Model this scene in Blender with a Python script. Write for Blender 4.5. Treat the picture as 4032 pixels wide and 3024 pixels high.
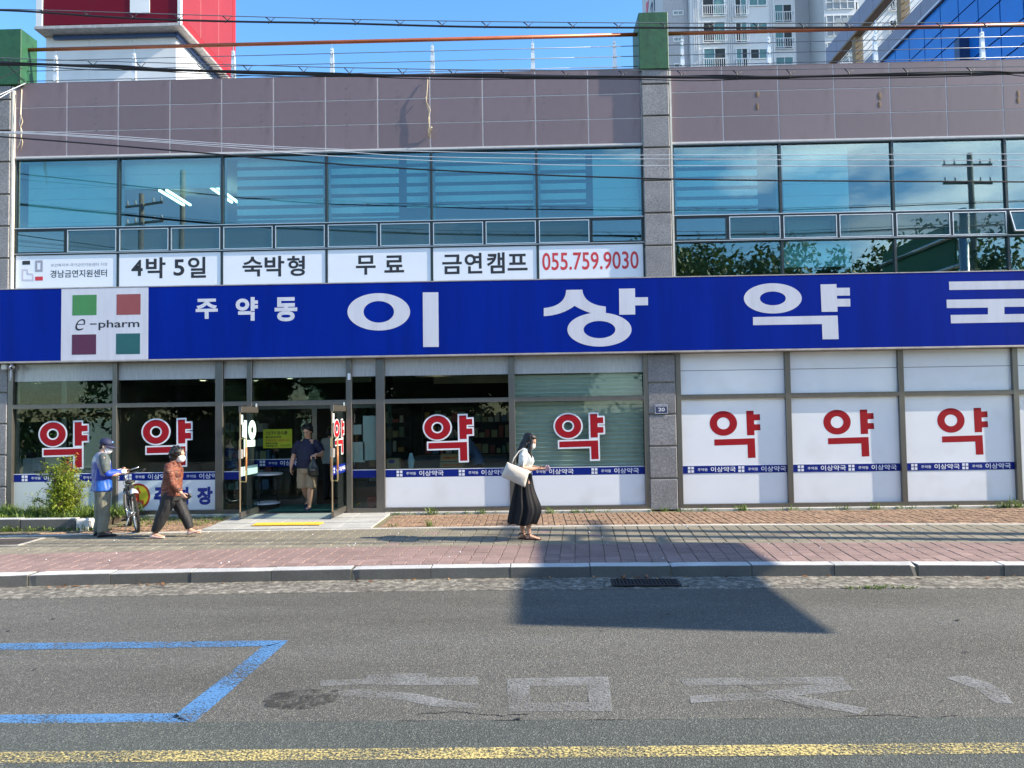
import bpy, bmesh, math, random
from mathutils import Vector, Matrix, noise

for _o in list(bpy.data.objects):
    bpy.data.objects.remove(_o, do_unlink=True)
scene = bpy.context.scene
COL = scene.collection
R = math.radians
rnd = random.Random(7)

# ------------------------------------------------------------------ camera
FPX = 3029.0                                     # focal length in pixels of the 4032 px wide picture
PITCH, ROLL, YAW = R(2.3107), R(-0.83295), R(1.26549)
CAM = Vector((0.0, -15.2, 1.9))


def cam_axes():
    cy, sy = math.cos(YAW), math.sin(YAW)
    cp, sp = math.cos(PITCH), math.sin(PITCH)
    cr, sr = math.cos(ROLL), math.sin(ROLL)
    ry = Matrix(((cy, sy, 0), (-sy, cy, 0), (0, 0, 1)))
    b = Matrix(((1, 0, 0), (0, 0, -1), (0, 1, 0)))
    rp = Matrix(((1, 0, 0), (0, cp, sp), (0, -sp, cp)))
    rr = Matrix(((cr, -sr, 0), (sr, cr, 0), (0, 0, 1)))
    return rr @ rp @ b @ ry


RM = cam_axes()
cam_data = bpy.data.cameras.new("camera")
cam_data.sensor_width = 36.0
cam_data.lens = 36.0 * FPX / 4032.0
cam_data.clip_start = 0.05
cam_data.clip_end = 2000.0
cam = bpy.data.objects.new("camera", cam_data)
COL.objects.link(cam)
_m = Matrix((RM[0], -RM[1], -RM[2])).transposed().to_4x4()
_m.translation = CAM
cam.matrix_world = _m
scene.camera = cam

# ------------------------------------------------------------------ sky, sun, exposure
SUN_DIR = Vector((2.655, -0.36, 1.62)).normalized()      # towards the sun
SUN_EL = math.asin(SUN_DIR.z)
SUN_AZ = math.atan2(SUN_DIR.x, SUN_DIR.y)                 # clockwise from +Y
world = bpy.data.worlds.new("World")
scene.world = world
world.use_nodes = True
wn, wl = world.node_tree.nodes, world.node_tree.links
wn.clear()
w_out = wn.new("ShaderNodeOutputWorld")
w_bg = wn.new("ShaderNodeBackground")
w_sky = wn.new("ShaderNodeTexSky")
w_sky.sky_type = 'NISHITA'
w_sky.sun_disc = False
w_sky.sun_elevation = SUN_EL
w_sky.sun_rotation = SUN_AZ
w_sky.air_density = 1.0
w_sky.dust_density = 0.15
w_sky.ozone_density = 2.2
w_tc = wn.new("ShaderNodeTexCoord")
w_map = wn.new("ShaderNodeMapping")
w_map.inputs['Scale'].default_value = (1.0, 1.0, 2.6)
w_map.inputs['Location'].default_value = (3.3, 4.1, 0.5)
w_noise = wn.new("ShaderNodeTexNoise")
w_noise.inputs['Scale'].default_value = 2.3
w_noise.inputs['Detail'].default_value = 9.0
w_noise.inputs['Roughness'].default_value = 0.58
w_ramp = wn.new("ShaderNodeValToRGB")
w_ramp.color_ramp.elements[0].position = 0.52
w_ramp.color_ramp.elements[0].color = (0, 0, 0, 1)
w_ramp.color_ramp.elements[1].position = 0.66
w_ramp.color_ramp.elements[1].color = (0.75, 0.75, 0.75, 1)
w_mix = wn.new("ShaderNodeMix")
w_mix.data_type = 'RGBA'
w_mix.inputs['B'].default_value = (11.0, 11.3, 11.7, 1)
wl.new(w_tc.outputs['Generated'], w_map.inputs['Vector'])
wl.new(w_map.outputs['Vector'], w_noise.inputs['Vector'])
wl.new(w_noise.outputs['Fac'], w_ramp.inputs['Fac'])
# the cloud bank stands in the half of the sky that the windows mirror; ahead it is clear
w_sep = wn.new("ShaderNodeSeparateXYZ")
wl.new(w_tc.outputs['Generated'], w_sep.inputs['Vector'])
w_side = wn.new("ShaderNodeMapRange")
w_side.interpolation_type = 'SMOOTHSTEP'
w_side.inputs['From Min'].default_value = 0.25
w_side.inputs['From Max'].default_value = -0.45
wl.new(w_sep.outputs['Y'], w_side.inputs['Value'])
w_mul = wn.new("ShaderNodeMath")
w_mul.operation = 'MULTIPLY'
wl.new(w_ramp.outputs['Color'], w_mul.inputs[0])
wl.new(w_side.outputs['Result'], w_mul.inputs[1])
w_east = wn.new("ShaderNodeMapRange")
w_east.interpolation_type = 'SMOOTHSTEP'
w_east.inputs['From Min'].default_value = -0.30
w_east.inputs['From Max'].default_value = 0.25
w_east.inputs['To Min'].default_value = 0.12
wl.new(w_sep.outputs['X'], w_east.inputs['Value'])
w_mul2 = wn.new("ShaderNodeMath")
w_mul2.operation = 'MULTIPLY'
wl.new(w_mul.outputs[0], w_mul2.inputs[0])
wl.new(w_east.outputs['Result'], w_mul2.inputs[1])
wl.new(w_mul2.outputs[0], w_mix.inputs['Factor'])
w_hs = wn.new("ShaderNodeHueSaturation")
w_hs.inputs['Saturation'].default_value = 1.24
wl.new(w_sky.outputs['Color'], w_hs.inputs['Color'])
wl.new(w_hs.outputs['Color'], w_mix.inputs['A'])
wl.new(w_mix.outputs['Result'], w_bg.inputs['Color'])
w_bg.inputs['Strength'].default_value = 0.15
wl.new(w_bg.outputs['Background'], w_out.inputs['Surface'])

sun_data = bpy.data.lights.new("sun", 'SUN')
sun_data.energy = 4.6
sun_data.angle = R(0.53)
sun_data.color = (1.0, 0.88, 0.70)
sun = bpy.data.objects.new("sun", sun_data)
COL.objects.link(sun)
sun.rotation_euler = (-SUN_DIR).to_track_quat('-Z', 'Y').to_euler()
sun.location = (20, -6, 20)

vs = scene.view_settings
vs.view_transform = 'Standard'
vs.look = 'None'
vs.exposure = 1.26
vs.gamma = 1.0
vs.use_curve_mapping = False
scene.cycles.use_denoising = True
scene.cycles.max_bounces = 8
scene.cycles.transparent_max_bounces = 24
scene.cycles.caustics_reflective = False
scene.cycles.caustics_refractive = False
scene.cycles.sample_clamp_indirect = 6.0


# ------------------------------------------------------------------ helpers
_bench = bpy.data.scenes.new("bench")            # a side scene to turn curves and modifiers into meshes quickly


def to_mesh(ob):
    _bench.collection.objects.link(ob)
    vl = _bench.view_layers[0]
    vl.update()
    me = bpy.data.meshes.new_from_object(ob.evaluated_get(vl.depsgraph))
    bpy.data.objects.remove(ob, do_unlink=True)
    return me


def ray(px, py):
    d = RM.transposed() @ Vector((px - 2016.0, py - 1512.0, FPX))
    return d / d.y


def on_wall(px, py, y=0.0):
    """the point of the vertical plane y that stands at this place of the facade"""
    return CAM + ray(px, py) * (y - CAM.y)


def on_ground(px, py, z=0.0):
    d = ray(px, py)
    return CAM + d * ((z - CAM.z) / d.z)


def tag(o, label=None, cat=None, group=None, kind=None):
    if label:
        o["label"] = label
    if cat:
        o["category"] = cat
    if group:
        o["group"] = group
    if kind:
        o["kind"] = kind
    return o


def empty(name, loc=(0, 0, 0), rz=0.0, label=None, cat=None, group=None):
    o = bpy.data.objects.new(name, None)
    COL.objects.link(o)
    o.location = loc
    o.rotation_euler = (0, 0, rz)
    o.empty_display_size = 0.1
    return tag(o, label, cat, group)


def link(name, mesh, mat=None, parent=None, loc=None, rot=None):
    o = bpy.data.objects.new(name, mesh)
    if mat is not None and not mesh.materials:
        mesh.materials.append(mat)
    COL.objects.link(o)
    if parent is not None:
        o.parent = parent
    if loc is not None:
        o.location = loc
    if rot is not None:
        o.rotation_euler = rot
    return o


class MB:
    """collects simple shapes and links them as one mesh object"""

    def __init__(self):
        self.v, self.f = [], []

    def add(self, verts, faces):
        n = len(self.v)
        self.v += [tuple(p) for p in verts]
        self.f += [tuple(n + i for i in q) for q in faces]
        return self

    def box(self, x0, x1, y0, y1, z0, z1):
        self.add([(x0, y0, z0), (x1, y0, z0), (x1, y1, z0), (x0, y1, z0), (x0, y0, z1), (x1, y0, z1), (x1, y1, z1), (x0, y1, z1)],
                 [(0, 3, 2, 1), (4, 5, 6, 7), (0, 1, 5, 4), (1, 2, 6, 5), (2, 3, 7, 6), (3, 0, 4, 7)])
        return self

    def bbox(self, x0, x1, y0, y1, z0, z1, b=0.006):
        """a box with chamfered edges"""
        bm = bmesh.new()
        r = bmesh.ops.create_cube(bm, size=1.0)
        for q in bm.verts:
            q.co = Vector(((x0 + x1) / 2 + q.co.x * (x1 - x0), (y0 + y1) / 2 + q.co.y * (y1 - y0), (z0 + z1) / 2 + q.co.z * (z1 - z0)))
        bmesh.ops.bevel(bm, geom=list(bm.edges), offset=b, segments=1, affect='EDGES', profile=0.5)
        return self.take(bm)

    def take(self, bm):
        bm.verts.index_update()
        self.add([q.co.copy() for q in bm.verts], [[q.index for q in fc.verts] for fc in bm.faces])
        bm.free()
        return self

    def obox(self, c, ax, ay, az):
        """a box from its centre and three half-axis vectors"""
        c, ax, ay, az = Vector(c), Vector(ax), Vector(ay), Vector(az)
        pts = []
        for k in (-1, 1):
            for (i, j) in ((-1, -1), (1, -1), (1, 1), (-1, 1)):
                pts.append(c + ax * i + ay * j + az * k)
        self.add(pts, [(0, 3, 2, 1), (4, 5, 6, 7), (0, 1, 5, 4), (1, 2, 6, 5), (2, 3, 7, 6), (3, 0, 4, 7)])
        return self

    def tube(self, pts, r, n=8, closed=False, cap=True):
        pts = [Vector(p) for p in pts]
        m = len(pts)
        rr = r if isinstance(r, (list, tuple)) else [r] * m
        rings = []
        prev = None
        for i, p in enumerate(pts):
            if closed:
                t = pts[(i + 1) % m] - pts[(i - 1) % m]
            else:
                t = pts[min(i + 1, m - 1)] - pts[max(i - 1, 0)]
            t.normalize()
            if prev is None:
                ref = Vector((0, 0, 1)) if abs(t.z) < 0.9 else Vector((1, 0, 0))
                a = t.cross(ref).normalized()
            else:
                a = (prev - t * prev.dot(t))
                a = a.normalized() if a.length > 1e-6 else t.orthogonal().normalized()
            prev = a
            b = t.cross(a)
            rings.append([p + (a * math.cos(2 * math.pi * k / n) + b * math.sin(2 * math.pi * k / n)) * rr[i] for k in range(n)])
        vs_ = [q for rg in rings for q in rg]
        fs = []
        for i in range(m if closed else m - 1):
            j = (i + 1) % m
            for k in range(n):
                k2 = (k + 1) % n
                fs.append((i * n + k, i * n + k2, j * n + k2, j * n + k))
        if cap and not closed:
            fs.append(tuple(range(n - 1, -1, -1)))
            fs.append(tuple((m - 1) * n + k for k in range(n)))
        self.add(vs_, fs)
        return self

    def cyl(self, a, b, r, n=12, r2=None):
        return self.tube([a, b], [r, r if r2 is None else r2], n)

    def loft(self, rings, n=14, power=2.0, cap=True):
        """rings: (centre, u, v) half-axis vectors; a closed skin through ellipses"""
        vs_, fs = [], []
        for (c, u, v) in rings:
            c, u, v = Vector(c), Vector(u), Vector(v)
            for k in range(n):
                a = 2 * math.pi * k / n
                ca, sa = math.cos(a), math.sin(a)
                ca = math.copysign(abs(ca) ** (2 / power), ca)
                sa = math.copysign(abs(sa) ** (2 / power), sa)
                vs_.append(c + u * ca + v * sa)
        m = len(rings)
        for i in range(m - 1):
            for k in range(n):
                k2 = (k + 1) % n
                fs.append((i * n + k, i * n + k2, (i + 1) * n + k2, (i + 1) * n + k))
        if cap:
            fs.append(tuple(range(n - 1, -1, -1)))
            fs.append(tuple((m - 1) * n + k for k in range(n)))
        self.add(vs_, fs)
        return self

    def ball(self, c, rx, ry=None, rz=None, n=12, m=8, rot=None):
        ry = rx if ry is None else ry
        rz = rx if rz is None else rz
        c = Vector(c)
        vs_, fs = [], []
        for i in range(1, m):
            th = math.pi * i / m
            for k in range(n):
                a = 2 * math.pi * k / n
                p = Vector((rx * math.sin(th) * math.cos(a), ry * math.sin(th) * math.sin(a), rz * math.cos(th)))
                if rot is not None:
                    p = rot @ p
                vs_.append(c + p)
        top = Vector((0, 0, rz))
        bot = Vector((0, 0, -rz))
        if rot is not None:
            top, bot = rot @ top, rot @ bot
        vs_ += [c + top, c + bot]
        T, B = len(vs_) - 2, len(vs_) - 1
        for i in range(m - 2):
            for k in range(n):
                k2 = (k + 1) % n
                fs.append((i * n + k, (i + 1) * n + k, (i + 1) * n + k2, i * n + k2))
        for k in range(n):
            k2 = (k + 1) % n
            fs.append((T, k, k2))
            fs.append((B, (m - 2) * n + k2, (m - 2) * n + k))
        self.add(vs_, fs)
        return self

    def mesh(self, name, smooth=False):
        me = bpy.data.meshes.new(name)
        me.from_pydata(self.v, [], self.f)
        if smooth:
            me.polygons.foreach_set("use_smooth", [True] * len(me.polygons))
        me.update()
        return me

    def build(self, name, mat, parent=None, smooth=False, loc=None, rot=None):
        return link(name, self.mesh(name, smooth), mat, parent, loc, rot)

    def voxel(self, name, mat, parent, size=0.008, smooth=4, crumple=None):
        """fuse the collected closed shapes into one continuous skin"""
        me = self.mesh(name)
        bm = bmesh.new()
        bm.from_mesh(me)
        bmesh.ops.recalc_face_normals(bm, faces=bm.faces)
        bm.to_mesh(me)
        bm.free()
        t = bpy.data.objects.new("fuse", me)
        md = t.modifiers.new("r", 'REMESH')
        md.mode = 'VOXEL'
        md.voxel_size = size
        sm = t.modifiers.new("s", 'SMOOTH')
        sm.factor = 0.5
        sm.iterations = smooth
        out = to_mesh(t)
        bpy.data.meshes.remove(me)
        out.name = name
        if crumple:
            amp, sc, st = crumple
            nrm = [q.normal.copy() for q in out.vertices]
            for q, nn in zip(out.vertices, nrm):
                p = Vector((q.co.x * sc, q.co.y * sc, q.co.z * sc * st))
                q.co += nn * (noise.noise(p) * amp + noise.noise(p * 2.3) * amp * 0.5)
        out.polygons.foreach_set("use_smooth", [True] * len(out.polygons))
        out.update()
        return link(name, out, mat, parent)


def flat_prism(loops, y, depth, mb=None, holes=()):
    """outline(s) in the x-z plane extruded from y (front) to y+depth; loops are lists of (x, z)"""
    cu = bpy.data.curves.new("outline", 'CURVE')
    cu.dimensions = '2D'
    cu.fill_mode = 'BOTH'
    cu.extrude = depth / 2
    for lp in list(loops) + list(holes):
        sp = cu.splines.new('POLY')
        sp.points.add(len(lp) - 1)
        for i, (x, z) in enumerate(lp):
            sp.points[i].co = (x, z, 0, 1)
        sp.use_cyclic_u = True
    me = to_mesh(bpy.data.objects.new("outline", cu))
    bpy.data.curves.remove(cu)
    mb = mb or MB()
    mb.add([(q.co.x, y + depth / 2 - q.co.z, q.co.y) for q in me.vertices], [tuple(p.vertices) for p in me.polygons])
    bpy.data.meshes.remove(me)
    return mb


_text_cache = {}


def text_mesh(s, bold):
    key = (s, bold)
    if key not in _text_cache:
        cu = bpy.data.curves.new("lettering", 'FONT')
        cu.body = s
        cu.offset = bold
        cu.resolution_u = 4
        cu.fill_mode = 'FRONT'
        me = to_mesh(bpy.data.objects.new("lettering", cu))
        vs_ = [(q.co.x, q.co.y) for q in me.vertices]
        fs = [tuple(p.vertices) for p in me.polygons]
        bpy.data.meshes.remove(me)
        xs, ys = [p[0] for p in vs_], [p[1] for p in vs_]
        _text_cache[key] = (vs_, fs, min(xs), max(xs), min(ys), max(ys))
    return _text_cache[key]


def text_rect(mb, s, x0, x1, z0, z1, y, bold=0.0, shear=0.0):
    """lettering s filling the rectangle x0..x1, z0..z1 on the plane y (facing -y)"""
    vs_, fs, a0, a1, b0, b1 = text_mesh(s, bold)
    pts = []
    for (a, b) in vs_:
        v = (b - b0) / (b1 - b0)
        pts.append((x0 + (a - a0) / (a1 - a0) * (x1 - x0) + shear * v * (z1 - z0), y, z0 + v * (z1 - z0)))
    # make the faces look towards -y
    out = []
    for q in fs:
        n = Vector((0, 0, 0))
        p = [Vector(pts[i]) for i in q]
        n = (p[1] - p[0]).cross(p[2] - p[0])
        out.append(q if n.y < 0 else tuple(reversed(q)))
    mb.add(pts, out)
    return mb


def text_px(mb, s, px0, py0, px1, py1, y, bold=0.0, shear=0.0):
    a, b = on_wall(px0, py1, y), on_wall(px1, py0, y)
    return text_rect(mb, s, a.x, b.x, a.z, b.z, y, bold, shear)


def ell(cx, cz, rx, rz, n=40):
    return [(cx + rx * math.cos(2 * math.pi * k / n), cz + rz * math.sin(2 * math.pi * k / n)) for k in range(n)]


# ------------------------------------------------------------------ materials
MATS = {}


def new_mat(name):
    m = bpy.data.materials.new(name)
    m.use_nodes = True
    nt = m.node_tree
    return m, nt.nodes, nt.links, nt.nodes["Principled BSDF"]


def mat(name, col, rough=0.6, metal=0.0, var=0.12, scale=6.0, bump=0.0, bscale=60.0, spec=0.5, stretch=(1, 1, 1), coat=0.0, detail=5.0, speck=None, obvar=0.0, sheen=0.0, sss=0.0):
    """plain procedural surface: colour with noise variation, fine bump, optional speckle and a per-object tint"""
    if name in MATS:
        return MATS[name]
    m, n, l, b = new_mat(name)
    tc = n.new("ShaderNodeTexCoord")
    mp = n.new("ShaderNodeMapping")
    mp.inputs['Scale'].default_value = stretch
    l.new(tc.outputs['Object'], mp.inputs['Vector'])
    nz = n.new("ShaderNodeTexNoise")
    nz.inputs['Scale'].default_value = scale
    nz.inputs['Detail'].default_value = detail
    nz.inputs['Roughness'].default_value = 0.62
    l.new(mp.outputs['Vector'], nz.inputs['Vector'])
    mr = n.new("ShaderNodeMapRange")
    mr.inputs['From Min'].default_value = 0.25
    mr.inputs['From Max'].default_value = 0.75
    mr.inputs['To Min'].default_value = 1 - var
    mr.inputs['To Max'].default_value = 1 + var
    l.new(nz.outputs['Fac'], mr.inputs['Value'])
    hsv = n.new("ShaderNodeHueSaturation")
    hsv.inputs['Color'].default_value = (*col, 1)
    val = mr.outputs['Result']
    if obvar:
        oi = n.new("ShaderNodeObjectInfo")
        m2 = n.new("ShaderNodeMapRange")
        m2.inputs['To Min'].default_value = 1 - obvar
        m2.inputs['To Max'].default_value = 1 + obvar
        l.new(oi.outputs['Random'], m2.inputs['Value'])
        mu = n.new("ShaderNodeMath")
        mu.operation = 'MULTIPLY'
        l.new(val, mu.inputs[0])
        l.new(m2.outputs['Result'], mu.inputs[1])
        val = mu.outputs[0]
    l.new(val, hsv.inputs['Value'])
    colsock = hsv.outputs['Color']
    if speck:
        (scol, sscale, slo, shi) = speck
        vz = n.new("ShaderNodeTexNoise")
        vz.inputs['Scale'].default_value = sscale
        vz.inputs['Detail'].default_value = 2.0
        l.new(mp.outputs['Vector'], vz.inputs['Vector'])
        rp = n.new("ShaderNodeMapRange")
        rp.inputs['From Min'].default_value = slo
        rp.inputs['From Max'].default_value = shi
        l.new(vz.outputs['Fac'], rp.inputs['Value'])
        mx = n.new("ShaderNodeMix")
        mx.data_type = 'RGBA'
        mx.inputs['B'].default_value = (*scol, 1)
        l.new(rp.outputs['Result'], mx.inputs['Factor'])
        l.new(colsock, mx.inputs['A'])
        colsock = mx.outputs['Result']
    l.new(colsock, b.inputs['Base Color'])
    b.inputs['Roughness'].default_value = rough
    b.inputs['Metallic'].default_value = metal
    b.inputs['Specular IOR Level'].default_value = spec
    if coat:
        b.inputs['Coat Weight'].default_value = coat
        b.inputs['Coat Roughness'].default_value = 0.06
    if sheen:
        b.inputs['Sheen Weight'].default_value = sheen
    if sss:
        b.inputs['Subsurface Weight'].default_value = sss
        b.inputs['Subsurface Radius'].default_value = (0.02, 0.008, 0.004)
    if bump:
        bz = n.new("ShaderNodeTexNoise")
        bz.inputs['Scale'].default_value = bscale
        bz.inputs['Detail'].default_value = 4.0
        l.new(mp.outputs['Vector'], bz.inputs['Vector'])
        bp = n.new("ShaderNodeBump")
        bp.inputs['Strength'].default_value = bump
        bp.inputs['Distance'].default_value = 0.01
        l.new(bz.outputs['Fac'], bp.inputs['Height'])
        l.new(bp.outputs['Normal'], b.inputs['Normal'])
    MATS[name] = m
    return m


def glass(name, tint, base=0.04, gain=1.0, film=None, filmfac=0.0, wave=0.0):
    """thin window glass: clear with a tint, mirror reflection that grows towards grazing view"""
    m = bpy.data.materials.new(name)
    m.use_nodes = True
    n, l = m.node_tree.nodes, m.node_tree.links
    n.clear()
    out = n.new("ShaderNodeOutputMaterial")
    tr = n.new("ShaderNodeBsdfTransparent")
    tr.inputs['Color'].default_value = (*tint, 1)
    gl = n.new("ShaderNodeBsdfGlossy")
    gl.inputs['Roughness'].default_value = 0.0
    gl.inputs['Color'].default_value = (0.86, 0.97, 0.97, 1)
    fr = n.new("ShaderNodeFresnel")
    # the same reflection on the front and on the back of the pane
    ge = n.new("ShaderNodeNewGeometry")
    mi = n.new("ShaderNodeMix")
    mi.inputs['A'].default_value = 1.5
    mi.inputs['B'].default_value = 1 / 1.5
    l.new(ge.outputs['Backfacing'], mi.inputs['Factor'])
    l.new(mi.outputs['Result'], fr.inputs['IOR'])
    ma = n.new("ShaderNodeMath")
    ma.operation = 'MULTIPLY_ADD'
    ma.inputs[1].default_value = gain
    ma.inputs[2].default_value = base
    ma.use_clamp = True
    l.new(fr.outputs['Fac'], ma.inputs[0])
    mx = n.new("ShaderNodeMixShader")
    l.new(ma.outputs[0], mx.inputs['Fac'])
    first = tr.outputs[0]
    if film:
        df = n.new("ShaderNodeBsdfDiffuse")
        df.inputs['Color'].default_value = (*film, 1)
        m0 = n.new("ShaderNodeMixShader")
        m0.inputs['Fac'].default_value = filmfac
        l.new(tr.outputs[0], m0.inputs[1])
        l.new(df.outputs[0], m0.inputs[2])
        first = m0.outputs[0]
    l.new(first, mx.inputs[1])
    l.new(gl.outputs[0], mx.inputs[2])
    if wave:
        tc = n.new("ShaderNodeTexCoord")
        nz = n.new("ShaderNodeTexNoise")
        nz.inputs['Scale'].default_value = 0.9
        nz.inputs['Detail'].default_value = 1.0
        bp = n.new("ShaderNodeBump")
        bp.inputs['Strength'].default_value = wave
        bp.inputs['Distance'].default_value = 0.02
        l.new(tc.outputs['Object'], nz.inputs['Vector'])
        l.new(nz.outputs['Fac'], bp.inputs['Height'])
        l.new(bp.outputs['Normal'], gl.inputs['Normal'])
    l.new(mx.outputs[0], out.inputs['Surface'])
    MATS[name] = m
    return m


def emit(name, col, strength):
    m = bpy.data.materials.new(name)
    m.use_nodes = True
    n, l = m.node_tree.nodes, m.node_tree.links
    n.clear()
    out = n.new("ShaderNodeOutputMaterial")
    e = n.new("ShaderNodeEmission")
    e.inputs['Color'].default_value = (*col, 1)
    e.inputs['Strength'].default_value = strength
    l.new(e.outputs[0], out.inputs['Surface'])
    MATS[name] = m
    return m


def worn(name, col, under_amount, scale=45.0, rough=0.8, big=2.0, bw=0.45, soft=0.09):
    """road paint worn down to the asphalt: gaps are open, the road below shows"""
    m, n, l, b = new_mat(name)
    b.inputs['Base Color'].default_value = (*col, 1)
    b.inputs['Roughness'].default_value = rough
    tc = n.new("ShaderNodeTexCoord")
    nz = n.new("ShaderNodeTexNoise")
    nz.inputs['Scale'].default_value = scale
    nz.inputs['Detail'].default_value = 6.0
    nz.inputs['Roughness'].default_value = 0.75
    l.new(tc.outputs['Object'], nz.inputs['Vector'])
    n2 = n.new("ShaderNodeTexNoise")
    n2.inputs['Scale'].default_value = big
    n2.inputs['Detail'].default_value = 3.0
    l.new(tc.outputs['Object'], n2.inputs['Vector'])
    ad = n.new("ShaderNodeMath")
    ad.operation = 'MULTIPLY_ADD'
    ad.inputs[1].default_value = bw
    l.new(n2.outputs['Fac'], ad.inputs[0])
    l.new(nz.outputs['Fac'], ad.inputs[2])
    mr = n.new("ShaderNodeMapRange")
    mr.inputs['From Min'].default_value = under_amount
    mr.inputs['From Max'].default_value = under_amount + soft
    l.new(ad.outputs[0], mr.inputs['Value'])
    l.new(mr.outputs['Result'], b.inputs['Alpha'])
    MATS[name] = m
    return m


def asphalt(name, base, light, dark, brown):
    m, n, l, b = new_mat(name)
    tc = n.new("ShaderNodeTexCoord")
    v1 = n.new("ShaderNodeTexVoronoi")
    v1.inputs['Scale'].default_value = 95.0
    v2 = n.new("ShaderNodeTexNoise")
    v2.inputs['Scale'].default_value = 60.0
    v2.inputs['Detail'].default_value = 6.0
    v2.inputs['Roughness'].default_value = 0.8
    v3 = n.new("ShaderNodeTexNoise")
    v3.inputs['Scale'].default_value = 0.9
    v3.inputs['Detail'].default_value = 6.0
    v3.inputs['Roughness'].default_value = 0.65
    for q in (v1, v2):
        l.new(tc.outputs['Object'], q.inputs['Vector'])
    mp = n.new("ShaderNodeMapping")               # tyre-polished lanes run along the street
    mp.inputs['Scale'].default_value = (0.22, 1.0, 1.0)
    l.new(tc.outputs['Object'], mp.inputs['Vector'])
    l.new(mp.outputs['Vector'], v3.inputs['Vector'])
    r1 = n.new("ShaderNodeValToRGB")
    e = r1.color_ramp.elements
    e[0].position, e[0].color = 0.32, (*dark, 1)
    e[1].position, e[1].color = 0.72, (*light, 1)
    k = r1.color_ramp.elements.new(0.5)
    k.color = (*base, 1)
    l.new(v2.outputs['Fac'], r1.inputs['Fac'])
    # single pale stones
    r2 = n.new("ShaderNodeMapRange")
    r2.inputs['From Min'].default_value = 0.80
    r2.inputs['From Max'].default_value = 0.93
    sx = n.new("ShaderNodeSeparateColor")
    l.new(v1.outputs['Color'], sx.inputs['Color'])
    l.new(sx.outputs['Red'], r2.inputs['Value'])
    mx = n.new("ShaderNodeMix")
    mx.data_type = 'RGBA'
    mx.inputs['B'].default_value = (light[0] * 1.9, light[1] * 1.85, light[2] * 1.75, 1)
    mu = n.new("ShaderNodeMath")
    mu.operation = 'MULTIPLY'
    mu.inputs[1].default_value = 0.42
    l.new(r2.outputs['Result'], mu.inputs[0])
    l.new(mu.outputs[0], mx.inputs['Factor'])
    l.new(r1.outputs['Color'], mx.inputs['A'])
    # wide stains
    r3 = n.new("ShaderNodeMapRange")
    r3.inputs['From Min'].default_value = 0.38
    r3.inputs['From Max'].default_value = 0.66
    l.new(v3.outputs['Fac'], r3.inputs['Value'])
    m2 = n.new("ShaderNodeMix")
    m2.data_type = 'RGBA'
    m2.blend_type = 'MULTIPLY'
    m2.inputs['B'].default_value = (*brown, 1)
    l.new(r3.outputs['Result'], m2.inputs['Factor'])
    l.new(mx.outputs['Result'], m2.inputs['A'])
    l.new(m2.outputs['Result'], b.inputs['Base Color'])
    b.inputs['Roughness'].default_value = 0.86
    b.inputs['Specular IOR Level'].default_value = 0.35
    bp = n.new("ShaderNodeBump")
    bp.inputs['Strength'].default_value = 0.7
    bp.inputs['Distance'].default_value = 0.008
    ad = n.new("ShaderNodeMath")
    ad.operation = 'ADD'
    l.new(v1.outputs['Distance'], ad.inputs[0])
    l.new(v2.outputs['Fac'], ad.inputs[1])
    l.new(ad.outputs[0], bp.inputs['Height'])
    l.new(bp.outputs['Normal'], b.inputs['Normal'])
    MATS[name] = m
    return m


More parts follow.
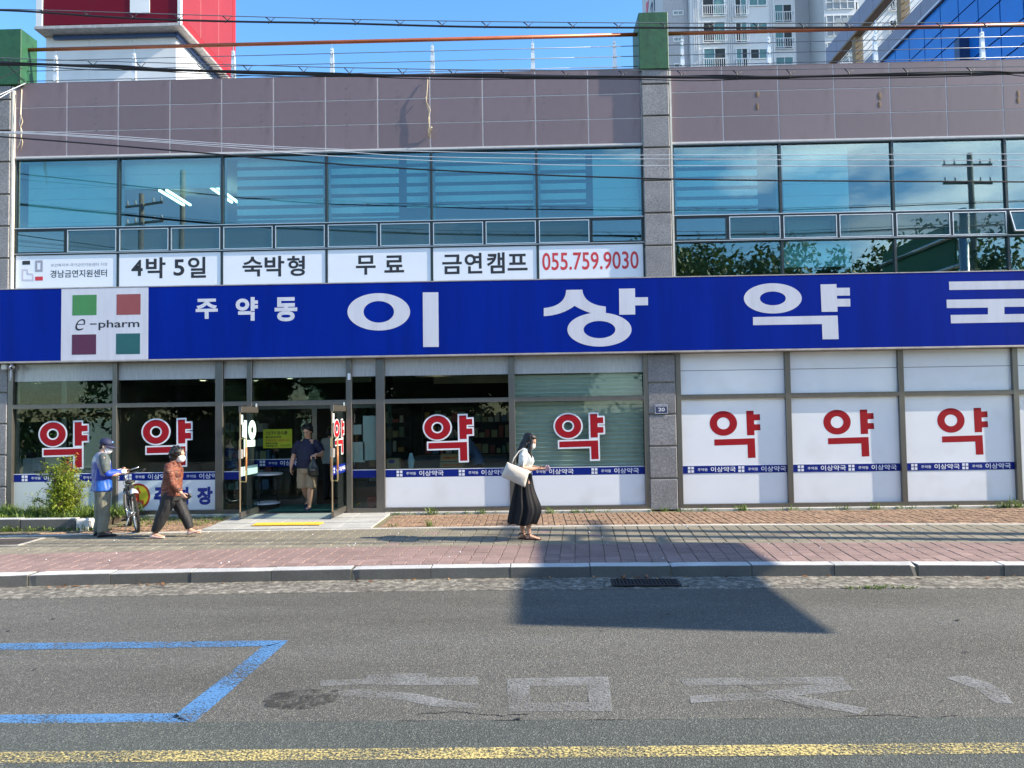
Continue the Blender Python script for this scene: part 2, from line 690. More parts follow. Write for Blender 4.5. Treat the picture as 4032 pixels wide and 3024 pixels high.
def granite(name, a, b_, c, scale=70.0, rough=0.55, bump=0.1, obvar=0.08):
    m, n, l, b = new_mat(name)
    tc = n.new("ShaderNodeTexCoord")
    oi = n.new("ShaderNodeObjectInfo")
    vz = n.new("ShaderNodeTexVoronoi")
    vz.inputs['Scale'].default_value = scale
    nz = n.new("ShaderNodeTexNoise")
    nz.inputs['Scale'].default_value = scale * 0.7
    nz.inputs['Detail'].default_value = 5.0
    nz.inputs['Roughness'].default_value = 0.7
    nb = n.new("ShaderNodeTexNoise")
    nb.inputs['Scale'].default_value = 2.2
    nb.inputs['Detail'].default_value = 5.0
    va = n.new("ShaderNodeVectorMath")
    va.operation = 'ADD'
    mu = n.new("ShaderNodeMath")
    mu.operation = 'MULTIPLY'
    mu.inputs[1].default_value = 37.0
    l.new(oi.outputs['Random'], mu.inputs[0])
    l.new(tc.outputs['Object'], va.inputs[0])
    l.new(mu.outputs[0], va.inputs[1])
    for q in (vz, nz, nb):
        l.new(va.outputs[0], q.inputs['Vector'])
    rp = n.new("ShaderNodeValToRGB")
    e = rp.color_ramp.elements
    e[0].position, e[0].color = 0.33, (*a, 1)
    e[1].position, e[1].color = 0.68, (*c, 1)
    k = e.new(0.5)
    k.color = (*b_, 1)
    l.new(nz.outputs['Fac'], rp.inputs['Fac'])
    mr = n.new("ShaderNodeMapRange")
    mr.inputs['From Min'].default_value = 0.3
    mr.inputs['From Max'].default_value = 0.7
    mr.inputs['To Min'].default_value = 0.84
    mr.inputs['To Max'].default_value = 1.12
    l.new(nb.outputs['Fac'], mr.inputs['Value'])
    m3 = n.new("ShaderNodeMapRange")
    m3.inputs['To Min'].default_value = 1 - obvar
    m3.inputs['To Max'].default_value = 1 + obvar
    l.new(oi.outputs['Random'], m3.inputs['Value'])
    m4 = n.new("ShaderNodeMath")
    m4.operation = 'MULTIPLY'
    l.new(mr.outputs['Result'], m4.inputs[0])
    l.new(m3.outputs['Result'], m4.inputs[1])
    hs = n.new("ShaderNodeHueSaturation")
    l.new(rp.outputs['Color'], hs.inputs['Color'])
    l.new(m4.outputs[0], hs.inputs['Value'])
    l.new(hs.outputs['Color'], b.inputs['Base Color'])
    b.inputs['Roughness'].default_value = rough
    if bump:
        bp = n.new("ShaderNodeBump")
        bp.inputs['Strength'].default_value = bump
        bp.inputs['Distance'].default_value = 0.004
        l.new(nz.outputs['Fac'], bp.inputs['Height'])
        l.new(bp.outputs['Normal'], b.inputs['Normal'])
    MATS[name] = m
    return m


def leafmat(name, c1, c2, trans=0.35):
    m, n, l, b = new_mat(name)
    n.remove(b)
    out = n["Material Output"]
    gi = n.new("ShaderNodeNewGeometry")
    rp = n.new("ShaderNodeMix")
    rp.data_type = 'RGBA'
    rp.inputs['A'].default_value = (*c1, 1)
    rp.inputs['B'].default_value = (*c2, 1)
    l.new(gi.outputs['Random Per Island'], rp.inputs['Factor'])
    d = n.new("ShaderNodeBsdfPrincipled")
    d.inputs['Roughness'].default_value = 0.5
    t = n.new("ShaderNodeBsdfTranslucent")
    l.new(rp.outputs['Result'], d.inputs['Base Color'])
    l.new(rp.outputs['Result'], t.inputs['Color'])
    mx = n.new("ShaderNodeMixShader")
    mx.inputs['Fac'].default_value = trans
    l.new(d.outputs[0], mx.inputs[1])
    l.new(t.outputs[0], mx.inputs[2])
    l.new(mx.outputs[0], out.inputs['Surface'])
    MATS[name] = m
    return m
# ------------------------------------------------------------------ materials of the setting
ROAD_Z = -0.16
M_road = asphalt("old_asphalt", (0.108, 0.107, 0.096), (0.190, 0.187, 0.168), (0.050, 0.049, 0.045), (0.76, 0.75, 0.73))
M_road2 = asphalt("newer_asphalt", (0.080, 0.088, 0.080), (0.140, 0.150, 0.138), (0.038, 0.041, 0.038), (0.80, 0.83, 0.82))
M_gutter = granite("gutter_concrete", (0.045, 0.042, 0.038), (0.15, 0.138, 0.112), (0.38, 0.355, 0.30), 20.0, 0.85, 1.0, 0.0)
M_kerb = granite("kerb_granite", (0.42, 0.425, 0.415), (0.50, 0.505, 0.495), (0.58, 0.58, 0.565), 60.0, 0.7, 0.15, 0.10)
# the upright faces of the kerb stones get a darker tone than the tops
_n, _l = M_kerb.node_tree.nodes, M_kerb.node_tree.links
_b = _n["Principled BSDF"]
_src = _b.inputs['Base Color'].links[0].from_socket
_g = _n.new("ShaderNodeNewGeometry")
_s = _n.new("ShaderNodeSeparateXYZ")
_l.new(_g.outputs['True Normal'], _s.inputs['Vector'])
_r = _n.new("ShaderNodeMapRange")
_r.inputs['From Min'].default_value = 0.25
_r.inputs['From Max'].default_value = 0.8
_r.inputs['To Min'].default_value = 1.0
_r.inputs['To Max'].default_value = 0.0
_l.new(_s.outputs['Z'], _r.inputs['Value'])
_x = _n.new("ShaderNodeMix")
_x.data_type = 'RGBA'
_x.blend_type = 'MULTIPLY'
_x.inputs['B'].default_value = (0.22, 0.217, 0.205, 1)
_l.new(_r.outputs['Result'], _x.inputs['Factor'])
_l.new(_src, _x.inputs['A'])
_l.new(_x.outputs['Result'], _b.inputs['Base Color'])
M_pink = granite("pink_paver", (0.195, 0.128, 0.115), (0.255, 0.174, 0.156), (0.31, 0.225, 0.203), 55.0, 0.85, 0.2, 0.16)
M_grey = granite("grey_paver", (0.155, 0.138, 0.102), (0.215, 0.193, 0.145), (0.28, 0.256, 0.198), 55.0, 0.85, 0.2, 0.14)
M_brick = granite("clay_brick", (0.14, 0.085, 0.055), (0.25, 0.155, 0.098), (0.36, 0.255, 0.165), 22.0, 0.88, 0.3, 0.34)
M_sand = mat("joint_sand", (0.17, 0.155, 0.09), 0.95, var=0.35, scale=9, bump=0.4)
M_strip = granite("pale_edging", (0.36, 0.345, 0.31), (0.45, 0.43, 0.39), (0.54, 0.52, 0.47), 60.0, 0.75, 0.1, 0.08)
M_slab = granite("entry_granite", (0.30, 0.30, 0.285), (0.42, 0.42, 0.395), (0.54, 0.54, 0.51), 80.0, 0.7, 0.08, 0.06)
M_soil = mat("soil", (0.05, 0.04, 0.028), 0.95, var=0.4, scale=12, bump=0.8, bscale=25)
M_walk = mat("far_paving", (0.22, 0.20, 0.18), 0.9, var=0.15, scale=3)
M_earth = mat("far_ground", (0.11, 0.105, 0.09), 0.95, var=0.25, scale=0.4)


def bow(x):
    return -0.0057 * x * x if abs(x) < 12 else -0.82


# ground, road, kerb side strips
MB().add([(-900, -900, -0.30), (900, -900, -0.30), (900, 900, -0.30), (-900, 900, -0.30)], [(0, 1, 2, 3)]).build("ground", M_earth)["kind"] = "structure"
SEAM = on_ground(2016, 2836, ROAD_Z).y
g = MB()
xs = [-70, -14] + [x * 0.5 for x in range(-26, 27)] + [14, 70]
for a, b in zip(xs, xs[1:]):
    g.add([(a, SEAM + 0.004, ROAD_Z), (b, SEAM + 0.004, ROAD_Z), (b, -5.95 + bow(b), ROAD_Z), (a, -5.95 + bow(a), ROAD_Z)], [(0, 1, 2, 3)])
tag(g.build("road", M_road), kind="structure")
# ragged seam between the two asphalt layers: the newer lane stands a few millimetres proud
g = MB()
pr = -70.0
edge = [(-70.0, SEAM)]
while pr < 70:
    pr += 0.06 if abs(pr) < 6 else 3.0
    edge.append((pr, SEAM - 0.012 + 0.02 * noise.noise(Vector((pr * 3.1, 0, 0)))))
for (a, ya), (b, yb) in zip(edge, edge[1:]):
    g.add([(a, -13.2, ROAD_Z + 0.006), (b, -13.2, ROAD_Z + 0.006), (b, yb, ROAD_Z + 0.006), (a, ya, ROAD_Z + 0.006),
           (a, ya, ROAD_Z - 0.02), (b, yb, ROAD_Z - 0.02)], [(0, 1, 2, 3), (3, 2, 5, 4)])
tag(g.build("near_lane", M_road2), kind="structure")
tag(MB().box(-70, 70, -19.5, -13.2, -0.26, -0.02).build("near_pavement", M_walk), kind="structure")
g = MB()
for a, b in zip(xs, xs[1:]):
    ja, jb = 0.03 * noise.noise(Vector((a * 2, 5, 0))), 0.03 * noise.noise(Vector((b * 2, 5, 0)))
    g.add([(a, -6.06 + bow(a) + ja, ROAD_Z + 0.004), (b, -6.06 + bow(b) + jb, ROAD_Z + 0.004), (b, -5.45 + bow(b), ROAD_Z + 0.022), (a, -5.45 + bow(a), ROAD_Z + 0.022),
           (a, -6.06 + bow(a) + ja, ROAD_Z - 0.02), (b, -6.06 + bow(b) + jb, ROAD_Z - 0.02)], [(0, 1, 2, 3), (0, 4, 5, 1)])
tag(g.build("gutter", M_gutter), kind="structure")

# kerb: one stone after the other
kerb = MB()
for a, b in zip(xs, xs[1:]):
    kerb.add([(a, -5.46 + bow(a), -0.3), (b, -5.46 + bow(b), -0.3), (b, -5.46 + bow(b), -0.03), (a, -5.46 + bow(a), -0.03),
              (a, -5.26 + bow(a), -0.03), (b, -5.26 + bow(b), -0.03)], [(0, 1, 2, 3), (3, 2, 5, 4)])
kerb = tag(kerb.build("kerb", M_sand), kind="structure")


def kerb_mesh(chip):
    bm = bmesh.new()
    bmesh.ops.create_cube(bm, size=1.0)
    for q in bm.verts:
        q.co = Vector((q.co.x * 0.993, q.co.y * 0.225, q.co.z * 0.30))
    bmesh.ops.bevel(bm, geom=[e for e in bm.edges if all(v.co.z > 0 for v in e.verts)], offset=0.010, segments=2, affect='EDGES', profile=0.5)
    bmesh.ops.subdivide_edges(bm, edges=[e for e in bm.edges if abs(e.verts[0].co.x - e.verts[1].co.x) > 0.5], cuts=9)
    for q in bm.verts:
        if q.co.z > 0.1:
            q.co.z += 0.004 * noise.noise(Vector((q.co.x * 5 + chip * 9, q.co.y * 8, chip)))
            if chip and q.co.x > 0.40 and q.co.y < -0.05 and chip > 1:
                q.co += Vector((-0.012 * chip, 0.010 * chip, -0.012 * chip))
            if chip and q.co.x < -0.42 and chip in (1, 3):
                q.co += Vector((0.010, 0.012, -0.010))
    me = bpy.data.meshes.new("kerb_stone")
    bm.to_mesh(me)
    bm.free()
    return me


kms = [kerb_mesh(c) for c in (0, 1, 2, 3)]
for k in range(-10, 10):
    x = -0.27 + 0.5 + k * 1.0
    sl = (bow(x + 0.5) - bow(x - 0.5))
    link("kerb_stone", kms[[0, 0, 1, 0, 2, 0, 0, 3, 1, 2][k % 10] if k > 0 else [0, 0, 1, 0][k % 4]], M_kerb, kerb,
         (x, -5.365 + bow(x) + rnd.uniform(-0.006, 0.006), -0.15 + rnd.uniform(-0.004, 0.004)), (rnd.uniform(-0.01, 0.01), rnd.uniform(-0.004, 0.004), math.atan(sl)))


# pavements: pieces laid one by one, the nearest 300 as objects
def paver_mesh(name, w, d):
    return MB().bbox(-w / 2, w / 2, -d / 2, d / 2, -0.05, 0.0, 0.005).mesh(name)


def lay(parent, name, field, mesh, material, spots, keep=300):
    """spots: (x, y, rz, dz) nearest first"""
    for (x, y, rz, dz) in spots[:keep]:
        link(name, mesh, material, parent, (x, y, dz), (rnd.uniform(-.006, .006), rnd.uniform(-.006, .006), rz))
    mb = MB()
    vs_ = [v.co.copy() for v in mesh.vertices]
    fs = [tuple(p.vertices) for p in mesh.polygons]
    for (x, y, rz, dz) in spots[keep:]:
        m = Matrix.Translation((x, y, dz)) @ Matrix.Rotation(rz, 4, 'Z') @ Matrix.Rotation(rnd.uniform(-.006, .006), 4, 'X')
        mb.add([m @ v for v in vs_], fs)
    if spots[keep:]:
        tag(mb.build(field, material, parent), kind="stuff")


def sheet(name, y0, y1, z, material, bow1=1.0):
    g = MB()
    for a, b in zip(xs, xs[1:]):
        g.add([(a, y0 + bow(a), z), (b, y0 + bow(b), z), (b, y1 + bow(b) * bow1, z), (a, y1 + bow(a) * bow1, z)], [(0, 1, 2, 3)])
    return tag(g.build(name, material), kind="structure")


pink = sheet("pink_pavement", -5.27, -3.80, -0.016, M_sand)
pm = paver_mesh("paver", 0.1925, 0.1935)
sp = []
for r_ in range(7):
    for c in range(-48, 48):
        x = c * 0.1985 + 0.06
        sp.append((x + 0.012 * r_ + 0.0114 * x * r_ * .1985, -5.135 + r_ * 0.1985 + bow(x), math.atan(-0.0114 * x) + rnd.uniform(-.008, .008), rnd.uniform(-.0035, .003)))
lay(pink, "paver", "paver_field", pm, M_pink, sp)
grey = sheet("grey_pavement", -3.80, -2.06, -0.016, M_sand)
sp = []
sp_white = []
for r_ in range(8):
    for c in range(-50, 50):
        x = c * 0.1985 + 0.06
        q = (x + 0.012 * (r_ + 7) + 0.0114 * x * (1.5 + r_ * .2065), -3.64 + r_ * 0.2065 + bow(x), math.atan(-0.0114 * x) + rnd.uniform(-.008, .008), rnd.uniform(-.0035, .003))
        (sp_white if rnd.random() < 0.018 else sp).append(q)
lay(grey, "paver", "paver_field", paver_mesh("paver", 0.1925, 0.201), M_grey, sp)
M_whitepaver = granite("repair_paver", (0.36, 0.36, 0.35), (0.44, 0.44, 0.43), (0.52, 0.52, 0.50), 55.0, 0.85, 0.2, 0.1)
for (x, y, rz, dz) in sp_white:
    link("paver", pm, M_whitepaver, grey, (x, y, dz), (0, 0, rz))
# the pale line between pink and grey, and the edging stones along the bricks
em = MB().bbox(-0.495, 0.495, -0.05, 0.05, -0.05, 0, 0.004).mesh("edging_stone")
em2 = MB().bbox(-0.495, 0.495, -0.062, 0.062, -0.05, 0, 0.004).mesh("edging_stone")
for k in range(-10, 10):
    x = k + 0.3
    link("edging_stone", em, M_grey if k % 3 else M_strip, pink, (x, -3.795 + bow(x), 0.001), (0, 0, math.atan(-0.0114 * x)))
brickbed = sheet("brick_pavement", -2.06, -0.02, -0.016, M_sand, 0.0)
for k in range(-11, 11):
    x = k + 0.05
    link("edging_stone", em2, M_strip, brickbed, (x, -2.0 + bow(x), 0.003), (0, 0, math.atan(-0.0114 * x)))
bmsh = MB().bbox(-0.0935, 0.0935, -0.0435, 0.0435, -0.05, 0, 0.005).mesh("brick")
sp = []
for j in range(8):
    for i in range(-54, 49):
        x, y = i * 0.203 + 0.1, -1.835 + j * 0.203
        if y > -0.18 or (-5.72 < x < -2.72) or (x < -7.5 and y > -1.8):
            continue
        y2 = y + bow(x) * (-0.3 - y) / 1.7
        for k in (-1, 1):
            if (i + j) % 2:
                sp.append((x, y2 + k * 0.0505, rnd.uniform(-.012, .012), rnd.uniform(-.004, .004)))
            else:
                sp.append((x + k * 0.0505, y2, math.pi / 2 + rnd.uniform(-.012, .012), rnd.uniform(-.004, .004)))
lay(brickbed, "brick", "brick_field", bmsh, M_brick, sp)
tag(MB().box(-70, -11.2, -5.0, 3.0, -0.3, -0.03).box(12.5, 70, -5.6, 3.0, -0.3, -0.03).build("side_pavement", M_walk), kind="structure")

# light granite apron of the entrance, yellow guiding strip on it
apron = tag(MB().box(-5.72, -2.73, -1.93, 0.0, -0.06, -0.012).build("entrance_apron", M_sand), kind="structure")
for i in range(5):
    for j in range(3):
        w, d = 2.96 / 5, 1.92 / 3
        x0, y0 = -5.71 + i * w, -1.94 + j * d
        MB().bbox(x0 + .002, x0 + w - .002, y0 + .002, y0 + d - .002, -0.04, 0.004 + 0.01 * j, 0.003).build("slab", M_slab, apron)
M_yel = mat("guiding_yellow", (0.72, 0.42, 0.05), 0.6, var=0.15, scale=12)
tac = empty("tactile_strip", (-4.33, -1.50, 0.005), 0, "yellow ribbed tactile guiding strip on the granite in front of the doors", "tactile strip")
tp = MB().bbox(-0.15, 0.15, -0.15, 0.15, 0, 0.008, 0.003).mesh("tile")
for i in range(4):
    t = link("tile", tp, M_yel, tac, (-0.456 + i * 0.304, 0, 0.012))
    for j in range(6):
        MB().bbox(-0.125 + j * 0.05 - 0.013, -0.125 + j * 0.05 + 0.013, -0.14, 0.14, 0.008, 0.017, 0.004).build("bar", M_yel, t)
M_mat = mat("door_mat_green", (0.02, 0.11, 0.085), 0.95, var=0.3, scale=30, bump=0.5, bscale=200)
tag(MB().bbox(-5.25, -3.62, 0.12, 1.25, 0.042, 0.056, 0.005).build("door_mat", M_mat), "dark green mat lying inside the open entrance doors", "mat")

# ------------------------------------------------------------------ road paint
PZ_ = ROAD_Z + 0.004
M_blue = worn("blue_line_paint", (0.075, 0.20, 0.40), 0.66, 60.0, big=1.3)
M_yelp = worn("yellow_line_paint", (0.70, 0.56, 0.21), 0.56, 55.0, bw=0.22, big=1.5, soft=0.16)
M_white = worn("white_road_paint", (0.27, 0.275, 0.275), 0.60, 60.0, big=2.4, bw=0.42, soft=0.32)
M_faint = worn("faint_road_paint", (0.24, 0.24, 0.24), 0.60, 60.0, big=4.0, bw=0.22, soft=0.3)


# pavers and bricks
def paint(name, polys, material, parent=None, z=PZ_):
    mb = MB()
    for i, poly in enumerate(polys):
        pts = [on_ground(px, py, z) for (px, py) in poly]
        mb.add([(p.x, p.y, z + i * 0.0006) for p in pts], [tuple(range(len(pts)))[::-1]])
    o = mb.build(name, material, parent)
    for p in o.data.polygons:
        if p.normal.z < 0:
            p.flip()
    return o


bay = empty("parking_bay_marking", (-3.5, -9, PZ_), 0, "blue painted outline of a parking bay on the asphalt", "road marking")
for poly in ([(-900, 2542), (1135, 2521), (1060, 2544), (-900, 2572)],
             [(1135, 2523), (762, 2848), (676, 2824), (1035, 2545)],
             [(-900, 2822), (690, 2808), (760, 2850), (-900, 2870)]):
    o = paint("painted_line", [poly], M_blue)
    o.parent = bay
    o.matrix_parent_inverse = Matrix.Translation((3.5, 9, -PZ_))
yl = [(-1500, 2974), (5200, 2912), (5200, 2954), (-1500, 3019)]
tag(paint("yellow_line", [yl], M_yelp, z=ROAD_Z + 0.011), "long worn yellow line painted along the near lane", "road marking")
wt = empty("faded_road_lettering", (0.3, -9.4, PZ_), 0, "faded white lettering worn into the grey asphalt", "road marking")
for poly in (
        [[(1260, 2678), (1440, 2672), (1450, 2656), (1680, 2650), (1690, 2668), (1880, 2664), (1884, 2696), (1620, 2698), (1420, 2694), (1262, 2702)]],
        [[(1330, 2722), (1420, 2712), (1640, 2732), (1770, 2758), (1890, 2772), (1880, 2792), (1700, 2780), (1560, 2752), (1340, 2740)]],
        [[(1995, 2672), (2395, 2664), (2400, 2698), (1998, 2702)], [(1996, 2702), (2085, 2700), (2088, 2800), (2004, 2802)], [(2310, 2698), (2400, 2698), (2412, 2800), (2326, 2802)], [(2088, 2768), (2326, 2766), (2328, 2800), (2088, 2802)]],
        [[(2668, 2672), (3320, 2664), (3330, 2690), (2700, 2700)], [(3240, 2690), (3330, 2690), (3366, 2716), (3020, 2752), (2720, 2768), (2716, 2740), (3000, 2726)], [(3020, 2750), (3130, 2738), (3420, 2790), (3380, 2812)]],
        [[(3722, 2668), (3800, 2660), (3900, 2690), (3960, 2730), (3990, 2770), (3920, 2768), (3850, 2716)]]):
    o = paint("painted_stroke", poly, M_white)
    o.parent = wt
    o.matrix_parent_inverse = Matrix.Translation((-0.3, 9.4, -PZ_))
for poly in ([[(1490, 2530), (1600, 2518), (1740, 2522), (1760, 2536), (1620, 2530), (1500, 2544)]], [[(2080, 2520), (2200, 2512), (2230, 2528), (2100, 2536)]],
             [[(0, 2586), (560, 2578), (560, 2584), (0, 2594)]], [[(750, 2574), (900, 2560), (880, 2578), (760, 2584)]], [[(3560, 2456), (4032, 2430), (4032, 2444), (3560, 2474)]],
             [[(200, 2336), (1640, 2326), (1640, 2332), (200, 2344)]]):
    o = paint("painted_stroke", poly, M_faint)
    o.parent = wt
    o.matrix_parent_inverse = Matrix.Translation((-0.3, 9.4, -PZ_))
M_oil = worn("oil_stain", (0.045, 0.041, 0.035), 0.64, 30.0, 0.6, big=6.0, soft=0.25)
st = [on_ground(1185, 2752, PZ_), ]
mb = MB()
c = st[0]
ring = []
for k in range(26):
    a = 2 * math.pi * k / 26
    q = 1 + 0.28 * noise.noise(Vector((math.cos(a) * 2, math.sin(a) * 2, 3)))
    ring.append((c.x + math.cos(a) * 0.27 * q, c.y + math.sin(a) * 0.19 * q, PZ_ + 0.002))
mb.add(ring, [tuple(range(26))])
tag(mb.build("oil_stain", M_oil), "dark round oil stain on the asphalt by the parking bay corner", "stain")
# cracks and dark tar spots
M_tar = mat("tar", (0.015, 0.015, 0.015), 0.6)
tarmb = MB()
for k in range(26):
    x, y = rnd.uniform(-5.5, 5.5), rnd.uniform(-12, -6.6)
    w, d = rnd.uniform(0.012, 0.04), rnd.uniform(0.006, 0.02)
    n_ = 7
    tarmb.add([(x + math.cos(2 * math.pi * i / n_) * w * rnd.uniform(.6, 1.2), y + math.sin(2 * math.pi * i / n_) * d * rnd.uniform(.6, 1.2), ROAD_Z + 0.0092) for i in range(n_)], [tuple(range(n_))])
tag(tarmb.build("tar_spots", M_tar), "small black tar spots scattered over the asphalt", "tar spots", kind="stuff")

# fine cracks in the asphalt
for i, pts in enumerate(([(2900, 2690), (2960, 2712), (3040, 2738), (3060, 2752), (3130, 2770), (3210, 2796)], [(1640, 2812), (1800, 2800), (1980, 2818), (2100, 2808)], [(3330, 2820), (3500, 2812), (3640, 2826), (3800, 2816)])):
    ps = [on_ground(px, py, ROAD_Z + .003) for (px, py) in pts]
    mb = MB()
    fine = []
    for a, b in zip(ps, ps[1:]):
        for k in range(6):
            q = a.lerp(b, k / 6)
            fine.append(q + Vector((rnd.uniform(-.008, .008), rnd.uniform(-.012, .012), 0)))
    for a, b in zip(fine, fine[1:]):
        w = rnd.uniform(.002, .005)
        mb.add([a + Vector((0, -w, 0)), b + Vector((0, -w, 0)), b + Vector((0, w, 0)), a + Vector((0, w, 0))], [(0, 1, 2, 3)])
    tag(mb.build("road_crack", M_tar), ("dark crack through the faded lettering on the road", "dark crack along the asphalt seam near the middle", "dark crack along the asphalt seam at the far end")[i], "crack")

# drain grate, manhole plate
M_iron = mat("cast_iron", (0.05, 0.05, 0.052), 0.6, 0.6, var=0.3, scale=20)
gr = empty("drain_grate", (1.36, -5.82, ROAD_Z + 0.02), R(-1), "dark iron drain grate set in the gutter below the kerb", "drain grate")
MB().box(-0.40, 0.40, -0.17, -0.145, 0, 0.012).box(-0.40, 0.40, 0.145, 0.17, 0, 0.012).box(-0.40, -0.37, -0.145, 0.145, 0, 0.012).box(0.37, 0.40, -0.145, 0.145, 0, 0.012).build("frame", M_iron, gr)
MB().box(-0.37, 0.37, -0.145, 0.145, -0.001, 0.001).build("pit", M_tar, gr)
gb = MB().box(-0.009, 0.009, -0.143, 0.143, 0.001, 0.011).mesh("bar")
for k in range(17):
    link("bar", gb, M_iron, gr, (-0.345 + k * 0.043, 0, 0))
gb = MB().box(-0.368, 0.368, -0.008, 0.008, 0.003, 0.0095).mesh("crossbar")
for k in (-1, 0, 1):
    link("crossbar", gb, M_iron, gr, (0, k * 0.07, 0))
for s in (-1, 1):
    MB().bbox(s * 0.45 - 0.045, s * 0.45 + 0.045, -0.18, 0.18, -0.02, 0.010, 0.01).build("end_stone", M_gutter, gr)
mh = empty("manhole_plate", (-8.75, -3.12, 0.004), R(4), "dark iron access plate in the grey pavers at the pavement's end", "manhole cover")
MB().bbox(-0.80, 0.78, -0.34, 0.30, 0.0, 0.010, 0.004).build("plate", mat("rusty_plate", (0.075, 0.06, 0.05), 0.85, 0.2, var=0.4, scale=14, bump=0.6, bscale=90), mh)
MB().box(-0.86, 0.84, -0.385, -0.345, -0.002, 0.006).box(-0.86, 0.84, 0.305, 0.345, -0.002, 0.006).box(0.785, 0.84, -0.345, 0.305, -0.002, 0.006).build("frame", M_strip, mh)

# planting bed with its stone kerb on the left
bed = empty("planter_kerb", (-9.3, -1.70, 0), 0, "low grey stone kerb around the weedy planting bed beside the bicycle", "planter kerb")
for i, (a, b) in enumerate(((-2.6, -1.75), (-1.74, -0.72), (-0.71, 0.31), (0.32, 1.30))):
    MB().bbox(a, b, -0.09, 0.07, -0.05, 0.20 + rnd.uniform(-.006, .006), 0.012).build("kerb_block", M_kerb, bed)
M_ew = mat("painted_end_stone", (0.62, 0.60, 0.56), 0.8, var=0.25, scale=7, bump=0.3, speck=((0.12, 0.11, 0.10), 9.0, 0.58, 0.66))
MB().bbox(1.32, 1.56, -0.11, 0.08, -0.05, 0.185, 0.02).build("end_block", M_ew, bed)
tag(MB().box(-11.9, -7.75, -1.66, -0.10, -0.2, 0.13).build("planting_soil", M_soil), kind="structure")
# ------------------------------------------------------------------ the pharmacy building
M_clad = mat("mauve_cladding", (0.160, 0.115, 0.125), 0.42, 0.0, var=0.09, scale=1.6, bump=0.04, bscale=30, obvar=0.10, stretch=(2, 2, 0.8), speck=((0.142, 0.10, 0.105), 2.0, 0.56, 0.76))
M_joint = mat("pale_joint", (0.56, 0.54, 0.54), 0.6, var=0.12, scale=8)
M_gran = granite("pillar_granite", (0.115, 0.112, 0.115), (0.205, 0.198, 0.20), (0.33, 0.32, 0.32), 60.0, 0.55, 0.12, 0.10)
M_mort = mat("pillar_joint", (0.40, 0.375, 0.34), 0.8, var=0.3, scale=12)
M_trim = mat("cream_trim", (0.62, 0.58, 0.50), 0.5, var=0.15, scale=5)
M_green = mat("green_paint", (0.014, 0.082, 0.030), 0.55, var=0.22, scale=4, bump=0.5, bscale=7, speck=((0.010, 0.058, 0.022), 5.0, 0.55, 0.70))
M_darkf = mat("dark_window_frame", (0.018, 0.03, 0.034), 0.4, 0.2, var=0.1)
M_silv = mat("silver_bead", (0.55, 0.56, 0.57), 0.35, 0.8, var=0.1)
M_steel = mat("brushed_frame", (0.18, 0.168, 0.15), 0.36, 0.75, var=0.10, scale=5, stretch=(4, 4, 0.6))
M_steel2 = mat("bright_steel", (0.72, 0.73, 0.75), 0.28, 0.9, var=0.08, scale=9)
M_wall = mat("plain_render", (0.42, 0.41, 0.40), 0.85, var=0.15, scale=2)
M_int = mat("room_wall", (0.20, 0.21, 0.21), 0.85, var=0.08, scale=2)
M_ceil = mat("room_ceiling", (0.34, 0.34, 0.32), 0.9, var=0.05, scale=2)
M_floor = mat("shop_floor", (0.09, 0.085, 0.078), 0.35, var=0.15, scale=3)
M_gup = glass("upper_glass", (0.60, 0.83, 0.83), 0.08, 1.2, wave=0.05)
M_awn = glass("awning_glass", (0.45, 0.66, 0.68), 0.03, 1.0, film=(0.10, 0.19, 0.20), filmfac=0.20, wave=0.05)
M_ggf = glass("shop_glass", (0.74, 0.82, 0.81), 0.0, 0.60, wave=0.03)
M_door = glass("door_glass", (0.72, 0.80, 0.78), 0.02, 1.0)
M_film = mat("white_film", (0.80, 0.81, 0.84), 0.25, var=0.03, scale=1.2, coat=0.6, bump=0.06, bscale=2.6, speck=((0.72, 0.73, 0.73), 1.5, 0.56, 0.80))
M_filmtop = mat("frosted_film", (0.40, 0.42, 0.43), 0.4, var=0.18, scale=5, stretch=(6, 1, 0.7), coat=0.5)
M_blk = mat("black_gap", (0.02, 0.02, 0.022), 0.7)

BX0, BX1 = -10.95, 11.8
bld = empty("pharmacy_building", (0, 0, 0), 0, "two storey pharmacy building with mauve panels, glazed front and granite pillars", "building")

ZF0, ZF1 = 7.275, 8.795          # fascia
ZT, ZA, ZL = 5.80, 5.285, 4.585  # upper transoms
# walls, slabs (behind the glass line)
for w6 in ((BX0 + .25, BX1, 0.06, 0.32, ZF0 + 0.02, ZF1 - 0.004), (BX0 + .02, BX0 + .25, 0.06, 9.0, ZF0 + .02, ZF1 - .03), (BX0 + .25, BX1, 8.8, 9.0, -0.1, ZF1 - .02), (BX1 - .2, BX1, 0.32, 8.8, -0.1, ZF1 - .03),
           (BX0 + .02, BX0 + .25, 4.7, 9.0, -0.1, ZF0 + .02), (BX0 + .02, BX0 + .25, 0.06, 4.7, 2.95, ZF0 + .02), (BX0 + .02, BX0 + .25, 0.06, 0.62, -.1, 2.95)):
    MB().box(*w6).build("wall", M_wall, bld)
MB().box(BX0 + .25, BX1 - .2, 0.32, 8.8, 7.30, 7.55).build("roof_slab", M_wall, bld)
MB().box(BX0 + .25, BX1 - .2, 0.07, 0.30, 3.05, ZL - 0.02).build("spandrel_wall", M_wall, bld)
MB().box(BX0 + .25, BX1 - .2, 0.30, 8.8, 2.94, 3.10).build("ceiling", M_ceil, bld)
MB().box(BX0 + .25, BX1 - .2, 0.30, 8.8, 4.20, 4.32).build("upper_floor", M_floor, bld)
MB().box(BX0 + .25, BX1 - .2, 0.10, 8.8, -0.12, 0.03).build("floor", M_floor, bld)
MB().box(BX0 + .26, BX1 - .21, 0.33, 5.8, 7.18, 7.298).build("upper_ceiling", M_ceil, bld)
